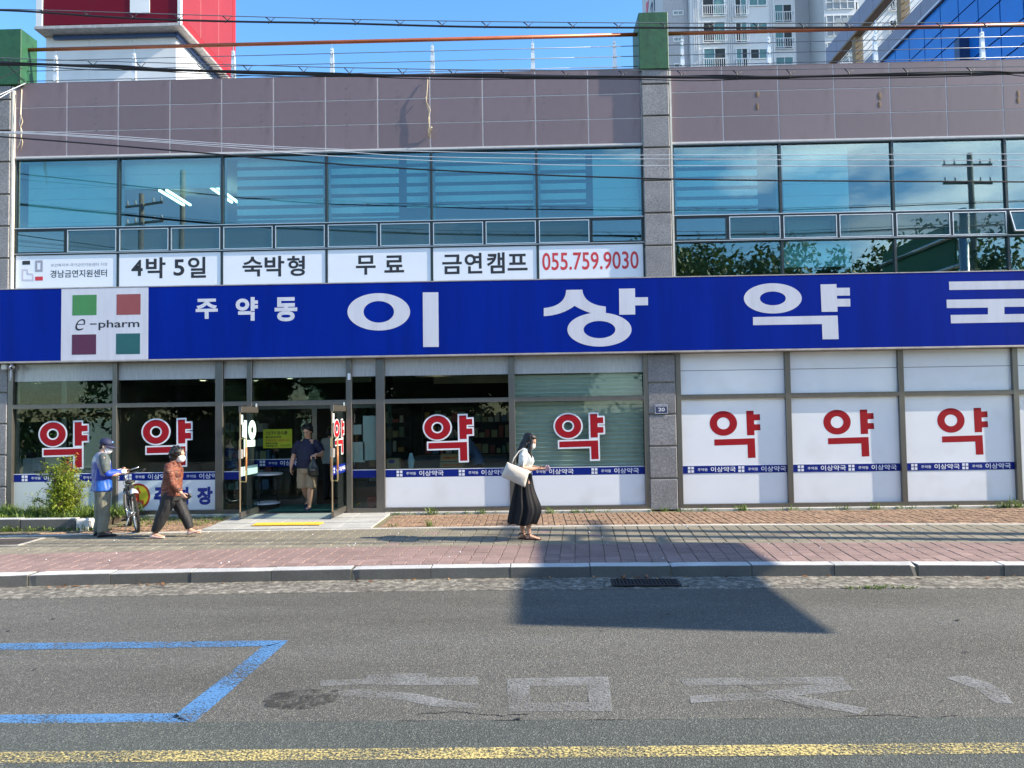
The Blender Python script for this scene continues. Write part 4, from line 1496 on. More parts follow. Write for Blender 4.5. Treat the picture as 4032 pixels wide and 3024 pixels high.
def band_text(mb, x, zc, y, s=1.0, what=7):
    if what & 1:
        for i in (0, 1):
            for j in (0, 1):
                mb.box(x + i * .066 * s, x + i * .066 * s + .05 * s, y - .0012, y, zc - .058 * s + j * .066 * s, zc - .058 * s + j * .066 * s + .05 * s)
    if what & 4:
        text_rect(mb, "주약동", x + .19 * s, x + .385 * s, zc - .03 * s, zc + .028 * s, y - .001, 0.008)
    if what & 2:
        text_rect(mb, "이상약국", x + .445 * s, x + .93 * s, zc - .052 * s, zc + .052 * s, y - .001, 0.016)


def band(x0, x1, texts, label, z0=ZB0, z1=ZB1, y=-0.002, white=True, filmm=None):
    root = empty("name_band", ((x0 + x1) / 2, y, z0), 0, label, "window band", "blue name bands across the windows")
    sub(MB().box(x0 + .001, x1 - .001, y - .004, y, z0, z1), "blue_strip", M_band, root)
    sub(MB().box(x0 + .001, x1 - .001, y - .0045, y - .0005, z1, z1 + .014), "pale_edge", M_bandt, root)
    for x in texts:
        tx = MB()
        band_text(tx, x, (z0 + z1) / 2, y - .0055, 1.0, 2)
        sub(tx, "name_lettering", M_bandt, root)
        tx = MB()
        band_text(tx, x, (z0 + z1) / 2, y - .0055, 1.0, 4)
        sub(tx, "district_lettering", M_bandt, root)
        tx = MB()
        band_text(tx, x, (z0 + z1) / 2, y - .0055, 1.0, 1)
        sub(tx, "band_logo", M_bandt, root)
    if white:
        sub(MB().box(x0 + .001, x1 - .001, y - .0042, y - .0002, PB + .002, z0 - .001), "white_film", filmm or M_film, root)
    return root


M_film2 = mat("pale_green_film", (0.56, 0.61, 0.60), 0.3, var=0.05, scale=1.5, coat=0.5)
band(-10.31, -8.295, [-10.15, -9.10], "blue name band and film behind the green shrub", filmm=M_film2)
band(-8.205, -6.23, [-8.05, -7.02], "blue name band above the parking notice by the entrance")
band(-6.08, -5.60, [], "short plain blue band on the narrow pane beside the open door", white=False)
band(-3.51, -3.03, [], "short plain blue band on the narrow pane right of the open door", white=False)
band(-2.86, -0.405, [-2.64, -1.41], "blue name band and white film on the pane with the cardboard boxes")
band(-0.285, 2.245, [-.08, 1.20], "blue name band and white film below the slatted shutter")
for (a, b, lab) in ((2.975, 5.01, "blue name band across the white window next to the granite pillar"), (5.11, 7.20, "blue name band across the middle one of the white windows"), (7.30, 9.395, "blue name band across the outermost white window")):
    band(a, b, [a + .11, a + 1.09], lab, white=False)
o = band(-5.96, -4.71, [-5.85], "blue name band on the inner glass screen behind the open doors", 0.86, 1.01, VY + .028, False)

# parking notice on the lower film of the second window
pn = empty("parking_notice", (-7.2, -.01, 0.2), 0, "parking notice with red arrow in a yellow disc and blue lettering", "notice")
c = on_wall(543, 1954, -.01)
shape("red_disc", [ell(c.x, c.z, .245, .255)], mat("notice_red", (0.42, 0.04, 0.02), 0.4), pn, -.010, .003)
shape("yellow_disc", [ell(c.x, c.z, .205, .215)], mat("notice_yellow", (0.66, 0.55, 0.03), 0.4), pn, -.013, .003)
shape("arrow", [[(c.x - .10, c.z + .05), (c.x, c.z + .19), (c.x + .07, c.z + .06), (c.x + .03, c.z + .06), (c.x + .03, c.z - .08), (c.x + .12, c.z - .08), (c.x + .12, c.z - .17), (c.x - .06, c.z - .17), (c.x - .06, c.z + .05)]], mat("notice_red", (0.42, 0.04, 0.02)), pn, -.016, .003)
tx = MB()
text_px(tx, "주", 606, 1918, 662, 1992, -.0085, 0.05)
text_px(tx, "차", 692, 1917, 751, 1988, -.0085, 0.05)
text_px(tx, "장", 775, 1916, 837, 1988, -.0085, 0.05)
sub(tx, "notice_lettering", mat("notice_blue", (0.012, 0.03, 0.26), 0.4), pn)

# decals on the two open door leaves (local plane x; text runs along the leaf)
def leaf_decal(leaf, xs_, mirror, cface, crim, label, bandmat, parentname):
    root = empty(parentname, leaf.location, leaf.rotation_euler.z, label, "door sticker")
    white, red = yak_loops((-.455, 1.53), 0.00096)
    sg = -1.0 if mirror else 1.0
    fx = lambda y: y if not mirror else y

    def plane(loop, dx):
        return loop, dx
    for (grp, m, dx) in ((white, crim, 0.0085), (red, cface, 0.0105)):
        mb = MB()
        for i, (o, h) in enumerate(grp):
            t = flat_prism([o], 0, .0015, None, h)
            mb.add([(xs_ * (dx + i * .0004) + v[1] * .5, -.455 + sg * (v[0] + .455), v[2]) for v in t.v], t.f)
        o = mb.build("rim" if m is crim else "face", m, root)
    o = MB().box(xs_ * .0075, xs_ * .0095, -.885, -.01, 0.83, 1.0) if xs_ > 0 else MB().box(xs_ * .0095, xs_ * .0075, -.885, -.01, 0.83, 1.0)
    o.build("door_band", bandmat, root)
    if not mirror:
        tx = MB()
        band_text(tx, -.84, .915, 0, .86)
        tx.v = [(xs_ * .0105 - v[1] * xs_, v[0], v[2]) for v in tx.v]
        tx.build("name_lettering", M_bandt, root)
    MB().box(min(xs_ * .0075, xs_ * .009), max(xs_ * .0075, xs_ * .009), -.88, -.78, 1.80, 1.98).build("corner_sticker", bandmat if mirror else M_signw, root)


M_back = mat("sticker_back", (0.50, 0.72, 0.66), 0.5, var=0.05)
leaf_decal(doorL, 1, True, M_back, M_back, "pale back of the character sticker and band on the door leaf by the tall post", M_back, "door_decal")
leaf_decal(doorR, 1, False, M_red, M_dw, "red character sticker and blue band on the door leaf beside the walking man", M_band, "door_decal")

# yellow notice on the inner screen
M_yn = mat("notice_lime", (0.55, 0.60, 0.02), 0.5, var=0.05)
a, b = on_wall(1035, 1765, VY), on_wall(1149, 1689, VY)
yn = empty("camera_notice", (a.x, VY, a.z), 0, "yellow camera enforcement notice on the inner glass screen", "notice")
sub(MB().box(a.x, b.x, VY + .018, VY + .022, a.z, b.z), "notice_sheet", M_yn, yn)
yy = VY + .016
w, h = b.x - a.x, b.z - a.z
for (s, x0, x1, z0, z1, m) in (("CCTV 단속중", .10, .84, .70, .90, M_ink), ("횡단보도주변", .08, .62, .52, .64, M_ink), ("주정차단속중입니다.", .08, .94, .34, .47, mat("notice_orange", (0.5, 0.14, 0.02), 0.5)),
                                ("뒷편주차장을", .08, .50, .20, .30, M_ink), ("이용바랍니다", .08, .50, .06, .17, M_ink), ("이상약국", .60, .95, .07, .19, mat("notice_green", (0.08, 0.2, 0.02), 0.5))):
    tx = MB()
    text_rect(tx, s, a.x + w * x0, a.x + w * x1, a.z + h * z0, a.z + h * z1, yy, .03)
    sub(tx, "notice_lettering", m, yn)
tx = MB()
for i, ch in enumerate("자동문"):
    text_rect(tx, ch, b.x + .10, b.x + .20, b.z - .38 - i * .17, b.z - .26 - i * .17, VY + .02, .03)
tx.v = tx.v
tag(tx.build("door_lettering", mat("dim_red", (0.4, 0.1, 0.12), 0.5)), "vertical automatic door lettering beside the yellow notice", "lettering")
# papers taped inside the narrow pane right of the doors
M_pap = mat("paper", (0.45, 0.52, 0.50), 0.7, var=0.05)
for (x0, y0, x1, y1, lab) in ((1430, 1637, 1487, 1813, "tall pale paper taped inside the narrow pane"), (1388, 1740, 1436, 1820, "short pale paper low inside the narrow pane"), (1385, 1672, 1423, 1711, "small printed sheet inside the narrow pane")):
    a, b = on_wall(x0, y1, .03), on_wall(x1, y0, .03)
    tag(MB().bbox(a.x, b.x, .022, .026, a.z, b.z, .0008).build("taped_paper", M_pap), lab, "paper")

# house number plate, cctv camera, door sensor
a, b = on_wall(2578, 1630, -.1), on_wall(2629, 1591, -.1)
hp = empty("number_plate", (a.x, -.09, a.z), 0, "small navy house number plate reading 20 on the granite pillar", "number plate")
sub(MB().bbox(a.x, b.x, -.10, -.082, a.z, b.z, .004), "plate", mat("plate_navy", (0.035, 0.045, 0.10), 0.4), hp)
tx = frame_ring(a.x + .006, b.x - .006, a.z + .006, b.z - .006, -.102, -.1, .006)
text_rect(tx, "20", a.x + .07, b.x - .06, a.z + .05, b.z - .07, -.103, .012)
text_rect(tx, "진주대로816번길", a.x + .025, b.x - .02, b.z - .05, b.z - .018, -.103, .02)
sub(tx, "plate_lettering", M_bandt, hp)
cc = empty("security_camera", (-10.37, -.12, 3.0), 0, "small white security camera hanging under the sign's end", "security camera")
p = on_wall(52, 1447, -.16)
sub(MB().ball((p.x, -.20, p.z), .05, .06, .045, 12, 8), "camera_body", M_signw, cc, True)
sub(MB().cyl((p.x + .03, -.235, p.z - .006), (p.x + .045, -.265, p.z - .012), .030, 12), "lens", M_black, cc, True)
sub(MB().cyl((p.x - .02, -.18, p.z), (p.x - .02, -.18, 3.07), .022, 8), "mount", M_signw, cc)
sub(MB().tube([(p.x - .02, -.19, p.z - .03), (p.x - .035, -.18, p.z - .16), (p.x - .045, -.17, p.z - .27)], .016, 8), "cable_tail", M_signw, cc, True)
a, b = on_wall(12, 1456, -.14), on_wall(33, 1432, -.14)
tag(MB().bbox(a.x, b.x, -.20, -.085, a.z, 3.05, .006).build("junction_box", M_trim), "cream junction box under the sign next to the security camera", "junction box")
a, b = on_wall(1369, 1496, -.1), on_wall(1380, 1470, -.1)
tag(MB().bbox(a.x, b.x, -.115, -.074, a.z, b.z, .006).build("door_sensor", M_dw), "small white sensor box on the post above the door", "sensor")

# ------------------------------------------------------------------ blinds, shutter and shop goods behind the glass
M_blind = mat("blind_white", (0.74, 0.78, 0.78), 0.8, var=0.03)
M_sheer = glass("blind_sheer", (0.45, 0.5, 0.5), 0.0, 0.0, film=(0.15, 0.2, 0.2), filmfac=0.15)


def blind(x0, x1, zb, label, striped=True, y=0.20, step=0.20):
    zt = ZF0 - .05
    root = empty("window_blind", ((x0 + x1) / 2, y, zt), 0, label, "blind", "blinds behind the upper windows")
    sub(MB().bbox(x0, x1, y - .03, y + .03, zt - .06, zt, .01), "head_rail", M_blind, root)
    z = zt - .06
    if striped:
        while z - step > zb:
            sub(MB().box(x0, x1, y - .002, y + .002, z - step * .62, z), "blind_band", M_blind, root)
            sub(MB().box(x0, x1, y - .001, y + .001, z - step, z - step * .62), "sheer_band", M_sheer, root)
            z -= step
    else:
        while z - .001 > zb:
            z2 = max(z - .24, zb)
            sub(MB().box(x0, x1, y - .002, y + .002, z2 + .006, z), "blind_band", M_blind, root)
            z = z2
    sub(MB().bbox(x0, x1, y - .012, y + .012, z - .035, z, .006), "bottom_rail", M_blind, root)


blind(UX[0] + .15, UX[1] - .03, ZT + .03, "closed pale blind behind the first upper window by the street corner", False)
blind(UX[1] + .03, UX[2] - .03, 6.66, "half raised pale blind with lit tubes showing below it", False)
blind(UX[2] + .24, UX[3] - .03, ZT + .05, "striped blind behind the third upper window above the open doors")
blind(UX[3] + .03, UX[4] - .68, ZT + .05, "wide striped blind above the banner reading 무료")
blind(UX[4] - .52, UX[4] - .03, ZT + .30, "narrow striped blind beside the wide one above 무료")
blind(UX[4] + .03, UX[5] - .03, ZT + .28, "striped blind above the banner reading 금연캠프")
blind(UX[5] + .03, UX[6] - 1.12, ZT + .28, "striped blind in the pane left of the granite pillar")
blind(UX[6] - .98, UX[6] - .05, ZT + .06, "plain closed blind right next to the granite pillar", False)
blind(URX[0] + .04, URX[1] - .40, ZT + .05, "striped blind in the first pane right of the granite pillar")
blind(URX[1] + .04, URX[2] - .80, ZT - 1.0, "long pale blind two panes right of the granite pillar", False)
# slatted shutter behind the ground floor pane
M_slat = mat("shutter_slat", (0.86, 0.82, 0.72), 0.55, 0.1, var=0.08, scale=2)
sh = empty("slatted_shutter", (1.0, .14, .8), 0, "grey green slatted shutter behind the pane left of the granite pillar", "shutter")
sl = MB().add([(-1.27, 0.012, 0), (1.27, 0.012, 0), (1.27, -0.034, -.030), (-1.27, -0.034, -.030), (1.27, 0.0, -.088), (-1.27, 0.0, -.088), (1.27, .012, -.088), (-1.27, .012, -.088)], [(0, 1, 2, 3), (3, 2, 4, 5), (5, 4, 6, 7)]).mesh("slat")
for k in range(23):
    link("slat", sl, M_slat, sh, (-.02, 0, 2.0 - k * .0895))

M_card = mat("cardboard", (0.36, 0.24, 0.13), 0.8, var=0.12, scale=6, bump=.1)
M_cpr = mat("carton_orange", (0.60, 0.14, 0.02), 0.6)


def carton(px0, py0, px1, py1, label, y, d, strip=True):
    a, b = on_wall(px0, py1, y), on_wall(px1, py0, y)
    root = empty("cardboard_box", ((a.x + b.x) / 2, y, a.z), 0, label, "cardboard box")
    sub(MB().bbox(a.x, b.x, y, y + d, a.z, b.z, .006), "carton", M_card, root)
    if strip:
        sub(MB().box(a.x + .05, b.x - .05, y - .003, y + .002, a.z + .04, a.z + (b.z - a.z) * .62), "printed_strip", M_cpr, root)
        tx = MB()
        text_rect(tx, "비타민", a.x + .10, a.x + (b.x - a.x) * .52, a.z + .055, a.z + (b.z - a.z) * .54, y - .0045, .05)
        sub(tx, "carton_lettering", mat("dark_red_ink", (0.25, 0.02, 0.01), .6), root)
    else:
        sub(flat_prism([ell((a.x + b.x) / 2 - .02, a.z + (b.z - a.z) * .70, .07, .035)], y - .003, .004), "oval_mark", M_band, root)
    return root


sillz = on_wall(1700, 1845, .25).z
tag(MB().bbox(-2.85, -0.42, 0.12, 0.62, sillz - .05, sillz - .004, .006).build("window_shelf", M_int), "shelf behind the pane carrying the cardboard boxes", "shelf")
carton(1732, 1817, 1824, 1843, "lower cardboard box with orange print on the window shelf", .22, .3)
carton(1734, 1788, 1806, 1816, "upper cardboard box with orange print on the window shelf", .22, .28)
carton(1522, 1806, 1570, 1845, "plain cardboard box with a dark oval mark in the window corner", .22, .25, False)
p = on_wall(1619, 1843, .3)
tag(MB().loft([((p.x, .3, p.z + z), (r, 0, 0), (0, r, 0)) for z, r in ((0, .05), (.12, .065), (.17, .07), (.18, .06), (.30, .03))], 14).build("tissue_tub", mat("pale_blue_plastic", (0.45, 0.6, 0.66), .5)), "pale blue tub between the cardboard boxes", "tub")
# shelves full of boxes at the back of the shop
boxm = [mat("pack_%d" % i, c, .6, var=.1) for i, c in enumerate(((.35, .36, .4), (.12, .2, .36), (.4, .1, .1), (.45, .42, .25), (.2, .33, .28), (.55, .55, .55), (.5, .3, .12)))]
bxm = MB().bbox(-.5, .5, -.5, .5, 0, 1, .03).mesh("medicine_box")
bxms = []
for m in boxm:
    me = bxm.copy()
    me.materials.append(m)
    bxms.append(me)
M_shelf = mat("dark_shelf", (0.04, 0.043, 0.05), .6)


def shelf_unit(x0, x1, y, z1, nshelf, label):
    root = empty("medicine_shelf", ((x0 + x1) / 2, y, .03), 0, label, "shelf", "medicine shelves in the shop")
    hw = (x1 - x0) / 2
    MB().box(-hw, -hw + .03, -.15, .15, 0, z1).box(hw - .03, hw, -.15, .15, 0, z1).box(-hw + .03, hw - .03, .13, .15, 0, z1).build("case", M_shelf, root)
    for k in range(nshelf):
        z = .15 + k * (z1 - .15) / nshelf
        MB().box(-hw + .03, hw - .03, -.15, .129, z - .02, z).build("shelf_board", M_shelf, root)
        x = -hw + .06
        while x < hw - .2:
            w, h = rnd.uniform(.07, .18), rnd.uniform(.10, .8 * (z1 - .15) / nshelf)
            o = link("medicine_box", rnd.choice(bxms), None, root, (x + w / 2, -.03, z))
            o.scale = (w * .94, .18, h)
            x += w + rnd.uniform(0, .05)


shelf_unit(-2.7, -1.5, 4.2, 2.1, 5, "medicine shelf behind the pane with the cardboard boxes")
shelf_unit(-1.45, -.25, 4.2, 2.1, 5, "medicine shelf right behind the clerk in blue")
shelf_unit(-7.6, -6.2, 3.6, 1.9, 5, "medicine shelf behind the second window by the entrance")
shelf_unit(-4.4, -3.2, 5.6, 2.1, 5, "medicine shelf at the back behind the open doors")
# counter, round table, white machine in the left window
tag(MB().bbox(-2.6, -.5, 2.2, 2.7, .03, 1.0, .01).build("shop_counter", mat("counter_dark", (.08, .085, .10), .4)), "dark counter behind the clerk in blue", "counter")
rt = empty("round_table", (-5.55, .85, .03), 0, "small round white table behind the left door leaf", "table")
MB().cyl((0, 0, .70), (0, 0, .73), .36, 28).build("table_top", M_dw, rt)
MB().cyl((0, 0, .10), (0, 0, .125), .30, 28).build("lower_shelf", M_dw, rt)
for k in range(3):
    a = k * 2.09 + .4
    MB().cyl((math.cos(a) * .26, math.sin(a) * .26, 0), (math.cos(a) * .26, math.sin(a) * .26, .70), .012, 8).build("leg", M_black, rt)
a, b = on_wall(112, 1873, 1.0), on_wall(156, 1803, 1.0)
wm = empty("blood_pressure_machine", (a.x, 1.0, .03), 0, "white measuring machine standing in the corner window", "machine")
sub(MB().bbox(a.x, b.x, .8, 1.2, .03, b.z, .02), "cabinet", M_dw, wm)
sub(MB().bbox(b.x, b.x + .14, .8, 1.1, a.z + .1, a.z + .28, .02), "arm_rest", M_dw, wm)
sub(MB().bbox(a.x + .02, a.x + .16, .85, 1.05, b.z, b.z + .12, .02), "screen", M_black, wm)
rb = on_wall(1470, 2000, .35)
tag(MB().bbox(rb.x - .10, rb.x + .12, .25, .5, .03, .30, .012).build("red_crate", mat("red_plastic", (.35, .03, .03), .5)), "red crate standing inside the narrow pane right of the doors", "crate")
# ------------------------------------------------------------------ people
V = Vector
M_skin = mat("skin", (0.56, 0.31, 0.21), 0.55, var=0.08, scale=14, sss=0.08)
M_hair = mat("black_hair", (0.008, 0.007, 0.007), 0.5, var=0.3, scale=20, stretch=(1, 1, .15), bump=.5, bscale=60)
M_mask = mat("face_mask", (0.80, 0.78, 0.75), 0.8, var=.04)


def tor(mb, rings, n=18, power=2.3):
    """rings: (x, y, z, half depth along x, half width along y)"""
    mb.loft([((x, y, z), (dx, 0, 0), (0, dy, 0)) for (x, y, z, dx, dy) in rings], n, power)
    return mb


def limb(mb, pts, rad, n=12, end=True):
    mb.tube(pts, list(rad), n)
    mb.ball(pts[0], rad[0], n=10, m=6)
    if end:
        mb.ball(pts[-1], rad[-1], n=10, m=6)
    return mb


def rotm(yaw, pitch=0.0, roll=0.0):
    return Matrix.Rotation(yaw, 3, 'Z') @ Matrix.Rotation(pitch, 3, 'Y') @ Matrix.Rotation(roll, 3, 'X')


def head(mb, c, m, s=1.0):
    """skull, jaw, nose, lips, brow and ears around centre c; m turns it; the face looks along +x"""
    c = V(c)
    prof = [(-.115, .030, .022, .022), (-.105, .030, .045, .040), (-.080, .022, .068, .054), (-.045, .010, .084, .064), (0, .002, .093, .071), (.040, -.004, .097, .075), (.075, -.008, .088, .070), (.100, -.010, .062, .052), (.113, -.010, .028, .024)]
    mb.loft([(c + m @ V((x, 0, z)) * s, m @ V((rx, 0, 0)) * s, m @ V((0, ry, 0)) * s) for (z, x, rx, ry) in prof], 18, 2.1)
    mb.loft([(c + m @ V((x, 0, z)) * s, m @ V((rx, 0, 0)) * s, m @ V((0, ry, 0)) * s) for (x, z, rx, ry) in ((.088, .022, .006, .008), (.100, -.005, .012, .011), (.108, -.026, .015, .016), (.096, -.036, .010, .012))], 8)
    mb.ball(c + m @ V((.090, 0, -.060)) * s, .012 * s, .024 * s, .008 * s, 10, 6, m)
    mb.ball(c + m @ V((.088, 0, .030)) * s, .010 * s, .050 * s, .010 * s, 10, 6, m)
    for k in (-1, 1):
        mb.ball(c + m @ V((-.005, k * .076, -.004)) * s, .020 * s, .008 * s, .032 * s, 10, 8, m)


def eyes(parent, c, m, s=1.0):
    for k in (-1, 1):
        MB().ball(V(c) + m @ V((.088, k * .030, .006)) * s, .006 * s, .014 * s, .007 * s, 10, 6, m).build("eye", M_black, parent, True)


def hand(mb, w, d, nrm, s=1.0, curl=0.5, thumb=1):
    """wrist w, pointing along d, palm facing nrm; five fingers, the thumb leaves the side of the palm"""
    w, d, nrm = V(w), V(d).normalized(), V(nrm).normalized()
    side = d.cross(nrm).normalized() * thumb
    nrm = side.cross(d) * thumb
    mb.loft([(w, side * .026 * s, nrm * .019 * s), (w + d * .03 * s, side * .034 * s, nrm * .017 * s), (w + d * .075 * s, side * .040 * s, nrm * .015 * s), (w + d * .095 * s, side * .037 * s, nrm * .012 * s)], 12, 2.4)
    for i, (off, ln) in enumerate(((.030, .068), (.011, .078), (-.010, .073), (-.029, .056))):
        p = w + d * .088 * s + side * off * s
        pts = [p - d * .02 * s]
        a = 0.12
        for k in range(3):
            a += curl * (0.55 + .1 * k)
            dirn = d * math.cos(a) + nrm * math.sin(a)
            p = p + dirn * ln * s * (.42, .33, .27)[k]
            pts.append(p)
        limb(mb, pts, [.0095 * s, .0090 * s, .0085 * s, .0072 * s], 8)
    p = w + d * .032 * s + side * .028 * s
    q = p + (d * .55 + side * .75 + nrm * .35).normalized() * .045 * s
    t = q + (d * .85 + side * .15 + nrm * (.3 + curl * .4)).normalized() * .034 * s
    limb(mb, [p - side * .012 * s, q, t], [.013 * s, .011 * s, .0085 * s], 8)


def foot_skin(mb, a, toe, s=1.0):
    a, toe = V(a), V(toe)
    d = (toe - a)
    d.z = 0
    d.normalize()
    sd = V((-d.y, d.x, 0))
    up = V((0, 0, 1))
    mb.loft([(a - d * .045 - up * .035, sd * .026, up * .030), (a + d * .0 - up * .02, sd * .032, up * .045), (a + d * .06 - up * .035, sd * .036, up * .032), (a + d * .12 - up * .048, sd * .043, up * .020), (a + d * .165 - up * .054, sd * .034, up * .013)], 12)


def shoe(mb, heel, toe, w=.045, h=.075, sole=.022):
    """closed shoe from heel point to toe point (both at ground level)"""
    heel, toe = V(heel), V(toe)
    d = toe - heel
    L_ = d.length
    d.normalize()
    sd = V((-d.y, d.x, 0)).normalized()
    up = sd.cross(d) * -1
    if up.z < 0:
        up = -up
    R_ = []
    for (t, ww, hh) in ((0.0, .55, .6), (.06, .8, .95), (.25, .88, 1.0), (.42, .86, .80), (.62, 1.0, .58), (.82, .95, .48), (.95, .7, .38), (1.0, .35, .25)):
        R_.append((heel + d * L_ * t + up * (h * hh / 2 + .004), sd * w * ww, up * h * hh / 2))
    mb.loft(R_, 14, 2.6)


def person(label, loc, rz):
    return empty("person", loc, rz, label, "person")


# --- young woman with the tote bag, in profile
def young_woman():
    P = person("woman in pale blouse and long black skirt walking with a tote bag", on_ground(2078, 2124).to_tuple(), 0)
    b = MB()
    hm = rotm(R(-8), R(22))
    hc = V((.055, 0, 1.492))
    head(b, hc, hm, .93)
    limb(b, [(-.03, 0, 1.34), (-.005, 0, 1.40), (.03, 0, 1.44)], [.052, .047, .046])
    tor(b, [(-.03, 0, .86, .10, .155), (-.03, 0, .98, .082, .118), (-.03, 0, 1.10, .085, .118), (-.02, 0, 1.20, .10, .135), (-.03, 0, 1.30, .085, .15), (-.035, 0, 1.36, .05, .10)])
    # near (right) arm bent forward, far arm too
    limb(b, [(-.04, -.165, 1.325), (-.065, -.19, 1.21), (-.075, -.195, 1.105)], [.048, .042, .038])
    limb(b, [(-.075, -.195, 1.105), (.04, -.17, 1.082), (.165, -.14, 1.085)], [.038, .036, .023])
    hand(b, (.165, -.14, 1.085), (1, .12, -.14), (0, .25, 1), .92, .55, -1)
    limb(b, [(-.04, .165, 1.325), (-.05, .19, 1.21), (-.04, .185, 1.10)], [.046, .040, .036])
    limb(b, [(-.04, .185, 1.10), (.07, .12, 1.09), (.18, .02, 1.09)], [.036, .032, .022])
    hand(b, (.18, .02, 1.09), (1, -.3, -.1), (0, .2, 1), .92, .6, 1)
    for (hx, kx, ax, y, fx) in ((-.03, -.045, -.075, .07, .10), (-.03, .02, .02, -.07, .14)):
        limb(b, [(hx, y, .86), (kx, y * .9, .47), (ax - .012, y * .85, .30), (ax, y * .8, .085)], [.080, .052, .050, .030])
        foot_skin(b, (ax, y * .8, .075), (ax + .2, y * .8 - .01, 0), 1)
    body = b.voxel("body", M_skin, P, .0075, 3)
    eyes(body, hc, hm, .93)
    # blouse with short puffed sleeves
    M_bl = mat("pale_blouse", (0.62, 0.66, 0.63), 0.75, var=.12, scale=9, bump=.5, bscale=16, sheen=.3)
    c = MB()
    tor(c, [(-.028, 0, 1.00, .094, .128), (-.03, 0, 1.03, .098, .132), (-.025, 0, 1.10, .105, .134), (-.005, 0, 1.19, .125, .148), (-.022, 0, 1.29, .105, .160), (-.03, 0, 1.355, .070, .118), (-.025, 0, 1.385, .055, .070)])
    for s in (-1, 1):
        limb(c, [(-.035, s * .145, 1.335), (-.05, s * .185, 1.27), (-.062, s * .196, 1.19)], [.060, .073, .066])
    c.voxel("blouse", M_bl, P, .009, 4, (.012, 11, .55))
    # skirt: long, gathered, swung forward at the front hem
    k = MB()
    ring = []
    nseg = 72
    vs_, fs = [], []
    prof = [(1.05, -.028, .096, .128), (1.00, -.028, .100, .135), (.90, -.04, .125, .165), (.75, -.045, .148, .185), (.60, -.03, .192, .215), (.47, -.015, .230, .235), (.36, -.042, .230, .25), (.245, -.077, .212, .26)]
    for iz, (z, cx, dx, dy) in enumerate(prof):
        fold = .002 + .022 * min(1, iz / 5)
        for q in range(nseg):
            a = 2 * math.pi * q / nseg
            f = 1 + fold / max(dx, .1) * (math.sin(a * 9 + .6 * math.sin(a * 3)) + .5 * math.sin(a * 17 + 1.3))
            vs_.append((cx + dx * math.cos(a) * f, dy * math.sin(a) * f, z + (.012 * math.sin(a * 5) if iz == len(prof) - 1 else 0)))
    for i in range(len(prof) - 1):
        for q in range(nseg):
            fs.append((i * nseg + q, (i + 1) * nseg + q, (i + 1) * nseg + (q + 1) % nseg, i * nseg + (q + 1) % nseg))
    k.add(vs_, fs)
    sk = k.build("skirt", mat("black_skirt", (0.006, 0.006, 0.008), 0.75, var=.2, scale=10, spec=.3), P, True)
    md = sk.modifiers.new("thick", 'SOLIDIFY')
    md.thickness = .006
    sd_ = sk.modifiers.new("sub", 'SUBSURF')
    sd_.levels = sd_.render_levels = 1
    # hair: long, down the back and in front of the near shoulder
    h = MB()
    h.loft([(hc + hm @ V((x, 0, z)), hm @ V((rx, 0, 0)), hm @ V((0, ry, 0))) for (z, x, rx, ry) in ((.122, -.015, .035, .035), (.112, -.012, .075, .062), (.085, -.016, .100, .082), (.045, -.026, .100, .088), (0, -.042, .080, .090), (-.05, -.056, .068, .090), (-.10, -.064, .066, .088))], 16)
    h.loft([((-.005, 0, 1.46), (.085, 0, 0), (0, .088, 0)), ((-.055, 0, 1.38), (.075, 0, 0), (0, .10, 0)), ((-.105, 0, 1.30), (.050, 0, 0), (0, .115, 0)), ((-.135, 0, 1.22), (.032, 0, 0), (0, .10, 0)), ((-.145, 0, 1.16), (.014, 0, 0), (0, .06, 0))], 16)
    for s in (-1, 1):
        h.tube([(.060, s * .050, 1.57), (.085, s * .066, 1.49), (.060, s * .075, 1.41), (.045, s * .085, 1.33), (.065, s * .080, 1.26), (.075, s * .072, 1.20)], [.024, .028, .034, .034, .026, .008], 10)
    h.voxel("hair", M_hair, P, .008, 3, (.006, 26, .12))
    M_sand_ = mat("dark_sandal", (0.035, 0.012, 0.012), .5)
    for (ax, y) in ((-.075, .056), (.02, -.056)):
        s = MB()
        s.loft([((ax - .075, y, .011), (0, .026, 0), (0, 0, .010)), ((ax - .02, y, .012), (0, .034, 0), (0, 0, .011)), ((ax + .07, y, .011), (0, .042, 0), (0, 0, .009)), ((ax + .14, y, .010), (0, .045, 0), (0, 0, .008)), ((ax + .19, y, .010), (0, .026, 0), (0, 0, .007))], 14)
        for (p0, p1, zt) in ((.10, .06, .048), (.06, .12, .055), (.02, .02, .098)):
            s.tube([(ax + p0, y - .044, .015), (ax + (p0 + p1) / 2 - .01, y - .03, zt * .8), (ax + (p0 + p1) / 2, y, zt + .018), (ax + p1, y + .03, zt * .8), (ax + p1, y + .044, .015)], .0055, 6)
        s.tube([(ax - .075, y, .06), (ax - .05, y - .036, .085), (ax + .015, y - .038, .095), (ax + .03, y, .10), (ax + .015, y + .038, .095), (ax - .05, y + .036, .085)], .005, 6, closed=True)
        s.tube([(ax - .06, y - .03, .015), (ax - .062, y - .034, .085)], .005, 6)
        s.build("sandal", M_sand_, P, True)
    mk = MB()
    mk.loft([(hc + hm @ V((x, 0, z)), hm @ V((rx, 0, 0)), hm @ V((0, ry, 0))) for (z, x, rx, ry) in ((-.10, .035, .058, .047), (-.06, .040, .072, .056), (-.02, .036, .068, .058), (-.008, .030, .066, .058))], 14, 2.2)
    mk.build("face_mask", M_mask, P, True)
    tag(MB().bbox(-.036, .036, -.008, .008, -.014, .075, .006).build("mobile_phone", mat("pink_case", (.62, .40, .44), .4), None, False, (P.location.x + .285, P.location.y - .115, 1.075), (R(20), R(60), 0)), "pink cased phone in the skirted woman's hand", "phone")
